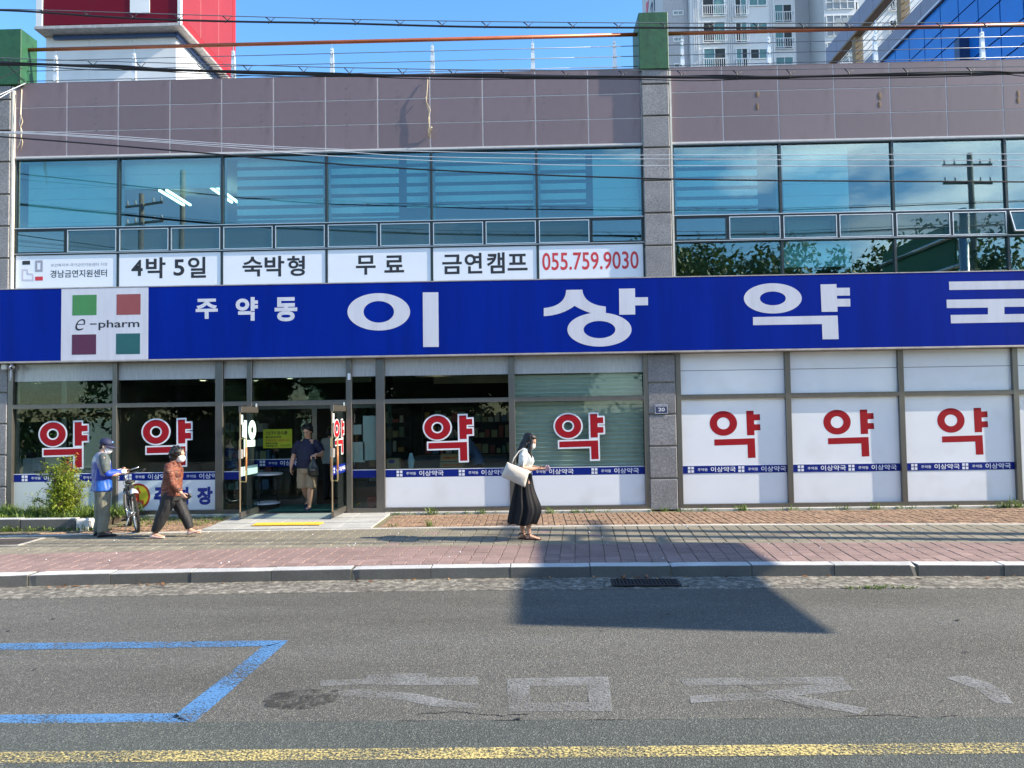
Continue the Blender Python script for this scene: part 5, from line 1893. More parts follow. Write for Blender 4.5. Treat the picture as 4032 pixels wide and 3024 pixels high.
    # tote bag over the near shoulder
    T = empty("tote_bag", (P.location.x - .17, P.location.y - .25, .81), 0, "large cream tote bag hanging from the skirted woman's shoulder", "bag")
    M_tote = mat("cream_canvas", (0.60, 0.55, 0.47), 0.75, var=.10, scale=5, bump=.3, bscale=10)
    q = [(-.29 + .17, 1.195 - .81), (.04 + .17, 1.065 - .81), (-.028 + .17, .815 - .81), (-.385 + .17, .985 - .81)]
    bm = bmesh.new()
    N = 10
    grid = {}
    for sd in (-1, 1):
        for i in range(N + 1):
            for j in range(N + 1):
                u, v = i / N, j / N
                top = V(q[0]).lerp(V(q[1]), u)
                bot = V(q[3]).lerp(V(q[2]), u)
                p = top.lerp(bot, v)
                bulge = .022 + .052 * math.sin(math.pi * min(1, v * .9 + .1)) * (.35 + .65 * math.sin(math.pi * u))
                bulge += .008 * noise.noise(V((u * 4, v * 4, sd)))
                grid[sd, i, j] = bm.verts.new((p.x, sd * bulge, p.y))
    for sd in (-1, 1):
        for i in range(N):
            for j in range(N):
                f = [grid[sd, i, j], grid[sd, i + 1, j], grid[sd, i + 1, j + 1], grid[sd, i, j + 1]]
                bm.faces.new(f if sd < 0 else f[::-1])
    for i in range(N):
        bm.faces.new([grid[-1, i + 1, N], grid[1, i + 1, N], grid[1, i, N], grid[-1, i, N]][::-1])
        for e in (0, N):
            f = [grid[-1, e, i], grid[-1, e, i + 1], grid[1, e, i + 1], grid[1, e, i]]
            bm.faces.new(f if e == 0 else f[::-1])
    bmesh.ops.recalc_face_normals(bm, faces=bm.faces)
    me = bpy.data.meshes.new("bag_body")
    bm.to_mesh(me)
    bm.free()
    me.polygons.foreach_set("use_smooth", [True] * len(me.polygons))
    o = link("bag_body", me, M_tote, T)
    o.modifiers.new("t", 'SOLIDIFY').thickness = .004
    for (s, off) in ((-1, 0), (1, 0)):
        MB().tube([(-.06, s * .03, .335), (-.02, s * .035 + .02, .44), (.06, .045 + s * .01, .545), (.125, .06 + s * .01, .575), (.14, .10, .53), (.12, s * .035 + .01, .33), (.125, s * .03, .27)], .010, 6).build("bag_strap", M_tote, T, True)


young_woman()


# --- older woman in the brown patterned blouse, mid-stride
def brown_woman():
    f = on_ground(680, 2117)
    P = person("woman in brown patterned blouse and black trousers striding beside the bicycle", (f.x, f.y, 0), R(4))
    b = MB()
    hm = rotm(R(-6), R(8))
    hc = V((.085, 0, 1.335))
    head(b, hc, hm, .96)
    limb(b, [(.0, 0, 1.19), (.03, 0, 1.235), (.05, 0, 1.27)], [.055, .050, .050])
    tor(b, [(-.02, 0, .72, .12, .165), (-.015, 0, .86, .12, .155), (.0, 0, 1.0, .12, .155), (.01, 0, 1.12, .11, .16), (.0, 0, 1.19, .07, .12)])
    limb(b, [(-.01, -.175, 1.14), (.03, -.205, 1.02), (.075, -.205, .90)], [.050, .045, .040])
    limb(b, [(.075, -.205, .90), (.14, -.205, .81), (.205, -.195, .735)], [.040, .036, .026])
    hand(b, (.205, -.195, .735), (.55, 0, -.83), (.3, 1, .1), .92, .6, 1)
    limb(b, [(-.01, .175, 1.14), (-.06, .205, 1.02), (-.11, .20, .91)], [.050, .045, .040])
    limb(b, [(-.11, .20, .91), (-.10, .20, .82), (-.06, .195, .73)], [.040, .034, .024])
    hand(b, (-.06, .195, .73), (.35, 0, -.93), (0, -1, 0), .92, .5, -1)
    limb(b, [(-.02, -.085, .72), (-.10, -.09, .42), (-.255, -.09, .10)], [.09, .062, .034])
    limb(b, [(-.02, .085, .72), (.13, .085, .42), (.24, .085, .12)], [.09, .062, .034])
    foot_skin(b, (-.262, -.09, .085), (-.06, -.09, 0))
    foot_skin(b, (.25, .085, .115), (.44, .085, .06))
    body = b.voxel("body", M_skin, P, .0075, 3)
    eyes(body, hc, hm, .96)
    # blouse: brown print
    m, n, l, bs = new_mat("brown_print")
    tc = n.new("ShaderNodeTexCoord")
    nz = n.new("ShaderNodeTexNoise")
    nz.inputs['Scale'].default_value = 17.0
    nz.inputs['Detail'].default_value = 4.0
    nz.inputs['Distortion'].default_value = 1.2
    mp = n.new("ShaderNodeMapping")
    mp.inputs['Scale'].default_value = (.7, .7, 1.5)
    l.new(tc.outputs['Object'], mp.inputs['Vector'])
    l.new(mp.outputs['Vector'], nz.inputs['Vector'])
    rp = n.new("ShaderNodeValToRGB")
    e = rp.color_ramp.elements
    e[0].position, e[0].color = .34, (.035, .012, .010, 1)
    e[1].position, e[1].color = .72, (.46, .33, .24, 1)
    for p_, c_ in ((.46, (.13, .032, .018, 1)), (.56, (.24, .075, .035, 1)), (.63, (.09, .03, .02, 1))):
        k = e.new(p_)
        k.color = c_
    l.new(nz.outputs['Fac'], rp.inputs['Fac'])
    l.new(rp.outputs['Color'], bs.inputs['Base Color'])
    bs.inputs['Roughness'].default_value = .7
    c = MB()
    tor(c, [(-.02, 0, .675, .152, .190), (-.02, 0, .70, .155, .192), (-.018, 0, .82, .146, .182), (.002, 0, .97, .146, .178), (.012, 0, 1.10, .134, .182), (.004, 0, 1.17, .10, .155), (.012, 0, 1.215, .066, .075), (.02, 0, 1.235, .058, .060)])
    for s, el, wr in ((-1, (.075, -.205, .90), (.195, -.197, .755)), (1, (-.11, .20, .91), (-.07, .196, .76))):
        limb(c, [(-.005, s * .16, 1.145), (.4 * el[0], s * .205, 1.04), el], [.078, .072, .062])
        limb(c, [el, ((el[0] + wr[0]) / 2, (el[1] + wr[1]) / 2, (el[2] + wr[2]) / 2), wr], [.062, .055, .044], end=False)
    c.voxel("blouse", m, P, .009, 3, (.014, 10, .6))
    t = MB()
    tor(t, [(-.02, 0, .60, .135, .170), (-.02, 0, .70, .140, .180), (-.02, 0, .76, .13, .172)])
    limb(t, [(-.025, -.085, .68), (-.06, -.09, .55), (-.115, -.092, .40), (-.19, -.092, .24), (-.258, -.09, .115)], [.118, .112, .102, .084, .064], end=False)
    limb(t, [(-.015, .085, .68), (.05, .088, .55), (.12, .088, .42), (.185, .086, .27), (.235, .085, .135)], [.118, .110, .100, .086, .066], end=False)
    t.voxel("trousers", mat("black_trousers", (0.012, 0.012, 0.014), .7, var=.2, scale=8, bump=.5, bscale=14), P, .009, 4, (.012, 8, .35))
    h = MB()
    import random as _r
    rr = _r.Random(3)
    h.ball(hc + hm @ V((-.030, 0, .030)), .112, .105, .105, 16, 12, hm)
    h.ball(hc + hm @ V((-.055, 0, -.035)), .085, .090, .085, 14, 10, hm)
    for q in range(46):
        a, z = rr.uniform(0, 6.283), rr.uniform(-.3, 1)
        r_ = math.sqrt(max(0, 1 - z * z))
        d = V((math.cos(a) * r_, math.sin(a) * r_, z))
        if d.x > .55 and d.z < .45:
            continue
        h.ball(hc + hm @ (V((-.032, 0, .022)) + V((d.x * .105, d.y * .10, d.z * .105))), rr.uniform(.018, .030), n=8, m=6)
    h.voxel("hair", M_hair, P, .008, 1, (.008, 34, 1))
    mk = MB()
    mk.loft([(hc + hm @ V((x, 0, z)), hm @ V((rx, 0, 0)), hm @ V((0, ry, 0))) for (z, x, rx, ry) in ((-.112, .040, .052, .046), (-.07, .046, .074, .058), (-.03, .044, .076, .060), (-.006, .034, .070, .060))], 14, 2.2)
    o = mk.build("face_mask", M_mask, P, True)
    for s in (-1, 1):
        MB().tube([hc + hm @ V((.06, s * .06, -.03)), hc + hm @ V((.0, s * .080, .0))], .003, 5).build("ear_loop", M_mask, o)
    M_sh = mat("pink_shoe", (0.62, 0.44, 0.38), .5, var=.1)
    s = MB()
    shoe(s, (-.325, -.09, .006), (-.085, -.095, .004), .043, .062)
    s.build("shoe", M_sh, P, True)
    s = MB()
    shoe(s, (.205, .085, .012), (.425, .085, .085), .043, .062)
    s.build("shoe", M_sh, P, True)
    m4 = P.matrix_basis.copy()
    w = Matrix.LocRotScale(P.location, P.rotation_euler, None) @ V((.285, -.175, .66))
    tag(MB().bbox(-.04, .04, -.012, .012, -.075, .075, .008).build("wallet", M_black, None, False, w, (0, R(55), R(10))), "black wallet in the hand of the woman in brown", "wallet")


brown_woman()


# --- man with the cap, seen from behind, holding the bicycle
def cap_man():
    f = on_ground(400, 2112)
    P = person("man in navy cap and blue sports vest standing by the bicycle", (f.x, f.y, 0), R(42))
    b = MB()
    hm = rotm(R(-40), R(14))
    hc = V((.055, 0, 1.485))
    head(b, hc, hm, .98)
    limb(b, [(-.005, 0, 1.33), (.015, 0, 1.39), (.03, 0, 1.43)], [.060, .055, .054])
    tor(b, [(0, 0, .86, .11, .165), (0, 0, 1.0, .105, .155), (-.005, 0, 1.15, .115, .17), (-.01, 0, 1.27, .10, .18), (-.005, 0, 1.335, .065, .12)])
    limb(b, [(-.01, -.20, 1.285), (-.005, -.235, 1.15), (.03, -.245, 1.04)], [.056, .050, .045])
    limb(b, [(.03, -.245, 1.04), (.15, -.215, 1.025), (.265, -.165, 1.055)], [.045, .042, .030])
    hand(b, (.265, -.165, 1.055), (1, .25, .05), (.1, 1, -.2), 1.0, .75, 1)
    limb(b, [(-.01, .20, 1.285), (0, .235, 1.15), (.04, .235, 1.04)], [.056, .050, .045])
    limb(b, [(.04, .235, 1.04), (.15, .14, 1.03), (.27, .02, 1.055)], [.045, .042, .030])
    hand(b, (.27, .02, 1.055), (1, -.35, .05), (.1, -1, -.2), 1.0, .75, -1)
    for s in (-1, 1):
        limb(b, [(0, s * .09, .86), (.01, s * .11, .47), (-.015, s * .125, .09)], [.095, .065, .040])
        foot_skin(b, (-.015, s * .125, .085), (.2, s * .15, 0))
    body = b.voxel("body", M_skin, P, .008, 3)
    eyes(body, hc, hm, .98)
    M_tee = mat("grey_green_tee", (0.075, 0.095, 0.095), .75, var=.12, scale=8)
    M_sl = mat("blue_arm_sleeve", (0.012, 0.06, 0.50), .55, var=.1)
    c = MB()
    for s in (-1, 1):
        limb(c, [(-.01, s * .17, 1.30), (-.005, s * .232, 1.18), (.012, s * .243, 1.10)], [.082, .074, .068])
    c.ball((0, 0, 1.36), .08, .085, .04)
    tor(c, [(-.005, 0, 1.0, .10, .15), (-.01, 0, 1.25, .10, .19), (-.005, 0, 1.34, .07, .12)])
    c.voxel("tee_shirt", M_tee, P, .009, 3, (.010, 12, .6))
    for s, el, wr in ((-1, (.03, -.245, 1.04), (.245, -.173, 1.05)), (1, (.04, .235, 1.04), (.25, .04, 1.05))):
        k = MB()
        limb(k, [(.008, s * .24, 1.14), el], [.056, .054])
        limb(k, [el, ((el[0] + wr[0]) / 2, (el[1] + wr[1]) / 2, (el[2] + wr[2]) / 2), wr], [.054, .050, .038])
        k.voxel("arm_sleeve", M_sl, P, .008, 3, (.006, 16, 1))
        g_ = MB()
        limb(g_, [(wr[0] + .005, wr[1], wr[2]), (wr[0] + .05, wr[1] + s * -.008 * -1, wr[2] + .005)], [.040, .042])
        g_.voxel("glove", mat("white_glove", (.6, .6, .62), .7), P, .008, 2)
    # vest: blue with grey yoke and side wedge, split by place on the cloth
    m, n, l, bs = new_mat("sports_vest")
    tc = n.new("ShaderNodeTexCoord")
    sx = n.new("ShaderNodeSeparateXYZ")
    l.new(tc.outputs['Object'], sx.inputs['Vector'])

    def mth(op, a, b_=None, c_=None):
        q = n.new("ShaderNodeMath")
        q.operation = op
        for i, v in enumerate((a, b_, c_)):
            if v is None:
                continue
            if isinstance(v, (int, float)):
                q.inputs[i].default_value = v
            else:
                l.new(v, q.inputs[i])
        return q.outputs[0]
    yoke = mth('GREATER_THAN', sx.outputs['Z'], 1.235)
    # wedge on both sides of the back: wide at the shoulder, tapering to the hem
    ay = mth('ABSOLUTE', sx.outputs['Y'])
    lim = mth('MULTIPLY_ADD', sx.outputs['Z'], -.22, .415)
    side = mth('GREATER_THAN', ay, lim)
    hi = mth('GREATER_THAN', sx.outputs['Z'], .93)
    side = mth('MULTIPLY', side, hi)
    gfac = mth('MAXIMUM', yoke, side)
    low = mth('LESS_THAN', sx.outputs['Z'], .93)
    m1 = n.new("ShaderNodeMix")
    m1.data_type = 'RGBA'
    m1.inputs['A'].default_value = (.006, .030, .26, 1)
    m1.inputs['B'].default_value = (.012, .085, .36, 1)
    l.new(low, m1.inputs['Factor'])
    m2 = n.new("ShaderNodeMix")
    m2.data_type = 'RGBA'
    m2.inputs['B'].default_value = (.26, .25, .31, 1)
    l.new(gfac, m2.inputs['Factor'])
    l.new(m1.outputs['Result'], m2.inputs['A'])
    l.new(m2.outputs['Result'], bs.inputs['Base Color'])
    bs.inputs['Roughness'].default_value = .45
    c = MB()
    tor(c, [(0, 0, .755, .155, .215), (0, 0, .79, .152, .212), (-.005, 0, .92, .140, .198), (-.008, 0, 1.08, .138, .200), (-.012, 0, 1.22, .132, .212), (-.012, 0, 1.30, .105, .195), (-.008, 0, 1.345, .078, .130), (0, 0, 1.385, .066, .075)], 20, 2.5)
    c.voxel("vest", m, P, .009, 3, (.014, 9, .45))
    t = MB()
    tor(t, [(0, 0, .74, .13, .178), (0, 0, .84, .135, .182), (0, 0, .90, .125, .172)])
    for s in (-1, 1):
        limb(t, [(0, s * .088, .82), (.008, s * .10, .62), (.01, s * .112, .46), (0, s * .12, .25), (-.008, s * .125, .085)], [.110, .100, .088, .082, .078], end=False)
    t.voxel("trousers", mat("olive_trousers", (0.165, 0.165, 0.125), .8, var=.18, scale=7, bump=.6, bscale=16), P, .009, 3, (.018, 9, .5))
    for s in (-1, 1):
        k = MB()
        shoe(k, (-.09, s * .122, .004), (.19, s * .15, .004), .050, .085)
        k.build("shoe", mat("black_shoe", (.015, .015, .017), .4), P, True)
    cp = MB()
    cp.loft([(hc + hm @ V((x, 0, z)), hm @ V((rx, 0, 0)), hm @ V((0, ry, 0))) for (z, x, rx, ry) in ((.022, -.004, .108, .090), (.06, -.006, .108, .090), (.095, -.010, .095, .080), (.122, -.012, .062, .055), (.133, -.012, .020, .018))], 20)
    o = cp.build("cap", mat("navy_cap", (.012, .016, .055), .7, var=.1), P, True)
    bl = MB()
    pts, fs = [], []
    for i in range(13):
        a = R(-72 + 12 * i)
        ca, sa = math.cos(a), math.sin(a)
        for (rx, ry, z) in ((.095, .086, .028), (.185, .098, .010 - .012 * abs(sa))):
            for dz in (0, -.006):
                pts.append(hc + hm @ V((ca * rx, sa * ry, z + dz)))
    for i in range(12):
        k = i * 4
        fs += [(k, k + 2, k + 6, k + 4), (k + 1, k + 5, k + 7, k + 3), (k + 2, k + 3, k + 7, k + 6)]
    bl.add(pts, fs)
    bl.build("cap_bill", mat("navy_cap", (.012, .016, .055)), o, True)
    MB().ball(hc + hm @ V((.092, 0, .085)), .012, .026, .014, 10, 6, hm).build("cap_badge", mat("badge_blue", (.15, .35, .7), .5), o, True)
    h = MB()
    h.loft([(hc + hm @ V((x, 0, z)), hm @ V((rx, 0, 0)), hm @ V((0, ry, 0))) for (z, x, rx, ry) in ((.04, -.02, .086, .081), (0, -.034, .072, .079), (-.04, -.044, .058, .070), (-.07, -.048, .046, .058))], 16)
    h.voxel("hair", M_hair, P, .007, 1)
    sg = MB()
    for s in (-1, 1):
        sg.ball(hc + hm @ V((.094, s * .033, .004)), .008, .028, .017, 10, 6, hm)
        sg.tube([hc + hm @ V((.09, s * .058, .010)), hc + hm @ V((.03, s * .082, .012)), hc + hm @ V((-.01, s * .084, .006))], .004, 6)
    sg.build("sunglasses", M_black, P, True)
    mk = MB()
    mk.loft([(hc + hm @ V((x, 0, z)), hm @ V((rx, 0, 0)), hm @ V((0, ry, 0))) for (z, x, rx, ry) in ((-.115, .040, .052, .046), (-.07, .046, .074, .058), (-.035, .044, .080, .060), (-.016, .034, .074, .060))], 14, 2.2)
    o = mk.build("face_mask", M_mask, P, True)
    for s in (-1, 1):
        for z in (-.03, -.09):
            MB().tube([hc + hm @ V((.06, s * .062, z)), hc + hm @ V((-.005, s * .084, -.005))], .003, 5).build("ear_loop", M_mask, o)
    # the grip and stick he holds
    w0 = Matrix.LocRotScale(P.location, P.rotation_euler, None)
    a_, b_ = w0 @ V((.33, -.16, 1.06)), w0 @ V((.50, -.25, 1.12))
    k = empty("folded_umbrella", a_, 0, "short black and steel stick in the capped man's gloved hands", "stick")
    sub(MB().tube([a_ - (b_ - a_) * .15, a_ + (b_ - a_) * .35], [.018, .016], 8), "grip", M_black, k, True)
    sub(MB().tube([a_ + (b_ - a_) * .35, b_], [.010, .008], 8), "shaft", M_steel2, k, True)
    return P


capman = cap_man()


# --- man coming out of the shop with a plastic bag
def door_man():
    f = on_wall(1211, 2012, .40)
    P = person("man in navy shirt and khaki shorts stepping out of the open doors", (f.x, .40, .045), R(-90))
    b = MB()
    hm = rotm(R(-10), R(16))
    hc = V((.05, .02, 1.585))
    head(b, hc, hm, 1.02)
    limb(b, [(-.01, .01, 1.42), (.01, .015, 1.48), (.025, .02, 1.52)], [.064, .060, .060])
    tor(b, [(0, 0, .88, .125, .175), (.02, 0, 1.02, .145, .18), (.015, 0, 1.17, .13, .185), (0, 0, 1.32, .115, .195), (-.005, .005, 1.42, .07, .12)])
    limb(b, [(-.01, -.190, 1.345), (-.03, -.255, 1.22), (-.03, -.285, 1.09)], [.058, .052, .045])
    limb(b, [(-.03, -.29, 1.09), (.0, -.315, .97), (.05, -.32, .86)], [.046, .042, .030])
    hand(b, (.05, -.32, .86), (.25, .02, -.97), (0, 1, 0), 1.05, .5, -1)
    limb(b, [(-.01, .190, 1.345), (-.03, .260, 1.24), (0, .295, 1.13)], [.058, .052, .045])
    limb(b, [(0, .30, 1.13), (.09, .27, 1.11), (.17, .23, 1.12)], [.046, .042, .030])
    hand(b, (.17, .23, 1.12), (.6, -.6, -.35), (-.3, -.3, -.9), 1.05, .9, 1)
    limb(b, [(0, .095, .88), (.10, .085, .49), (.085, .075, .30), (.06, .06, .09)], [.10, .066, .064, .040])
    limb(b, [(0, -.095, .88), (.02, -.08, .49), (-.10, -.06, .32), (-.24, -.05, .17)], [.10, .066, .062, .040])
    foot_skin(b, (.06, .06, .085), (.25, .05, 0))
    foot_skin(b, (-.24, -.05, .16), (-.06, -.05, .03))
    body = b.voxel("body", M_skin, P, .008, 3)
    eyes(body, hc, hm, 1.02)
    c = MB()
    tor(c, [(.015, 0, .84, .155, .20), (.018, 0, .90, .16, .204), (.03, 0, 1.03, .172, .205), (.02, 0, 1.18, .155, .21), (.0, 0, 1.32, .125, .205), (-.003, 0, 1.375, .10, .175), (-.002, .003, 1.41, .085, .12), (.0, .005, 1.44, .070, .076)], 20, 2.2)
    for s, e in ((-1, (-.03, -.282, 1.13)), (1, (-.015, .292, 1.17))):
        limb(c, [(-.01, s * .165, 1.335), (-.02, s * .215, 1.29), (-.028, s * .257, 1.21), e], [.086, .086, .076, .069], end=False)
    c.voxel("polo_shirt", mat("navy_shirt", (.008, .010, .040), .75, var=.15, scale=8), P, .009, 3, (.012, 9, .6))
    t = MB()
    tor(t, [(.0, 0, .74, .15, .19), (.01, 0, .86, .155, .195)])
    limb(t, [(0, .098, .80), (.06, .10, .62), (.10, .098, .44)], [.118, .112, .108], end=False)
    limb(t, [(0, -.098, .80), (.02, -.10, .62), (.015, -.095, .44)], [.118, .110, .106], end=False)
    t.voxel("shorts", mat("khaki_shorts", (.33, .24, .16), .8, var=.1, scale=8), P, .009, 3, (.012, 9, .6))
    h = MB()
    h.ball(hc + hm @ V((-.026, 0, .062)), .112, .108, .092, 16, 12, hm)
    h.ball(hc + hm @ V((-.045, 0, 0)), .095, .100, .085, 14, 10, hm)
    for q in range(7):
        h.ball(hc + hm @ V((.055 + .02 * math.cos(q * 1.9), -.06 + .02 * q, .088 + .012 * math.sin(q * 2.3))), .026, n=8, m=6)
    h.voxel("hair", M_hair, P, .008, 2, (.010, 26, .8))
    gl = MB()
    for s in (-1, 1):
        gl.tube([hc + hm @ V((.105, s * .033 + .026 * math.cos(a), .005 + .018 * math.sin(a))) for a in [2 * math.pi * i / 12 for i in range(12)]], .0025, 5, closed=True)
    gl.build("glasses", M_steel, P, True)
    for (he, to) in (((-.02, .062, 0), (.255, .05, 0)), ((-.31, -.05, .10), (-.06, -.05, .0))):
        k = MB()
        shoe(k, he, to, .050, .075)
        k.build("shoe", mat("navy_shoe", (.02, .025, .09), .6), P, True)
    w0 = Matrix.LocRotScale(P.location, P.rotation_euler, None)
    c0 = w0 @ V((.24, .19, 1.06))
    T = empty("plastic_bag", (c0.x, c0.y, c0.z - .36), 0, "full black plastic bag hanging from the walking man's hand", "bag")
    k = MB()
    k.loft([((c0.x + dx, c0.y, c0.z + z), (rx, 0, 0), (0, ry, 0)) for (z, dx, rx, ry) in ((.02, 0, .022, .018), (-.05, .005, .045, .035), (-.13, .012, .095, .06), (-.24, .015, .125, .075), (-.33, .01, .125, .07), (-.37, .01, .10, .05), (-.38, .01, .05, .03))], 18)
    k.v = [tuple(V(p) + V((noise.noise(V(p) * 13), noise.noise(V(p) * 13 + V((5, 0, 0))), 0)) * .022) for p in k.v]
    o = sub(k, "bag_body", mat("black_plastic", (.012, .012, .013), .28, var=.2), T, True)
    tx = MB()
    text_rect(tx, "이상약국", c0.x - .03, c0.x + .06, c0.z - .255, c0.z - .225, c0.y - .088, .02)
    sub(tx, "bag_lettering", mat("grey_print", (.35, .35, .36), .6), T)


door_man()


# --- two half hidden people inside
def simple_person(label, loc, rz, top, low, lean, arms, hair=True, h=1.68):
    P = person(label, loc, rz)
    k = h / 1.68
    L_ = lambda x, y, z: V((x + max(0, z - .9) * lean, y, z)) * k
    b = MB()
    hm = rotm(0, R(30) if lean > .3 else R(8))
    hc = L_(.05, 0, 1.53)
    head(b, hc, hm, .98)
    limb(b, [L_(0, 0, 1.38), L_(.02, 0, 1.48)], [.056, .052])
    b.loft([(L_(0, 0, z), V((dx, 0, 0)), V((0, dy, 0))) for (z, dx, dy) in ((.88, .11, .165), (1.05, .11, .16), (1.25, .11, .185), (1.37, .07, .13))], 16, 2.3)
    for s, (el, wr) in zip((-1, 1), arms):
        limb(b, [L_(0, s * .20, 1.33), el, ], [.055, .044])
        limb(b, [el, wr], [.044, .028])
        d = (V(wr) - V(el))
        hand(b, wr, d, (0, -s, 0), 1.0, .5, -s)
    for s in (-1, 1):
        limb(b, [L_(0, s * .09, .88), L_(.01, s * .10, .48), L_(-.01, s * .11, .09)], [.095, .062, .040])
        foot_skin(b, L_(-.01, s * .11, .085), L_(.2, s * .13, 0))
    body = b.voxel("body", M_skin, P, .009, 3)
    eyes(body, hc, hm, .98)
    c = MB()
    c.loft([(L_(0, 0, z), V((dx, 0, 0)), V((0, dy, 0))) for (z, dx, dy) in ((.82, .135, .19), (.95, .135, .185), (1.10, .132, .185), (1.27, .130, .205), (1.36, .09, .15), (1.41, .065, .075))], 18, 2.4)
    for s, (el, wr) in zip((-1, 1), arms):
        limb(c, [L_(0, s * .17, 1.33), L_(0, s * .215, 1.25), V(el).lerp(L_(0, s * .2, 1.3), .12)], [.082, .076, .066])
    c.voxel("shirt", top, P, .010, 3, (.012, 9, .6))
    t = MB()
    t.loft([(L_(0, 0, .80), V((.12, 0, 0)), V((0, .17, 0))), (L_(0, 0, .90), V((.12, 0, 0)), V((0, .17, 0)))], 14)
    for s in (-1, 1):
        limb(t, [L_(0, s * .09, .84), L_(.01, s * .10, .48), L_(-.01, s * .11, .09)], [.108, .085, .070])
    t.voxel("trousers", low, P, .010, 3)
    hh = MB()
    hh.ball(hc + hm @ V((-.03, 0, .045)), .105, .092, .085, 14, 10, hm)
    hh.ball(hc + hm @ V((-.05, 0, -.02)), .078, .084, .075, 14, 10, hm)
    hh.voxel("hair", M_hair, P, .009, 2)
    for s in (-1, 1):
        k_ = MB()
        shoe(k_, L_(-.09, s * .11, .004), L_(.19, s * .13, .004), .048, .08)
        k_.build("shoe", M_black, P, True)
    return P


p = on_wall(1866, 1850, 1.3)
simple_person("clerk in blue shirt bending over behind the cardboard boxes", (p.x + .12, 1.35, .03), R(180), mat("clerk_blue", (.16, .22, .42), .7, var=.1), mat("dark_cloth", (.02, .02, .025), .8), .62, ((V((.22, -.26, 1.05)), V((.30, -.25, .84))), (V((.22, .24, 1.05)), V((.34, .2, .9)))))
p = on_wall(1300, 1850, 2.4)
simple_person("customer in white shirt waiting inside behind the walking man", (p.x, 2.4, .03), R(60), mat("white_tee", (.40, .42, .45), .8), mat("dark_cloth", (.02, .02, .025), .8), 0, ((V((-.02, -.26, 1.08)), V((.05, -.26, .85))), (V((-.02, .26, 1.08)), V((.05, .26, .85)))))


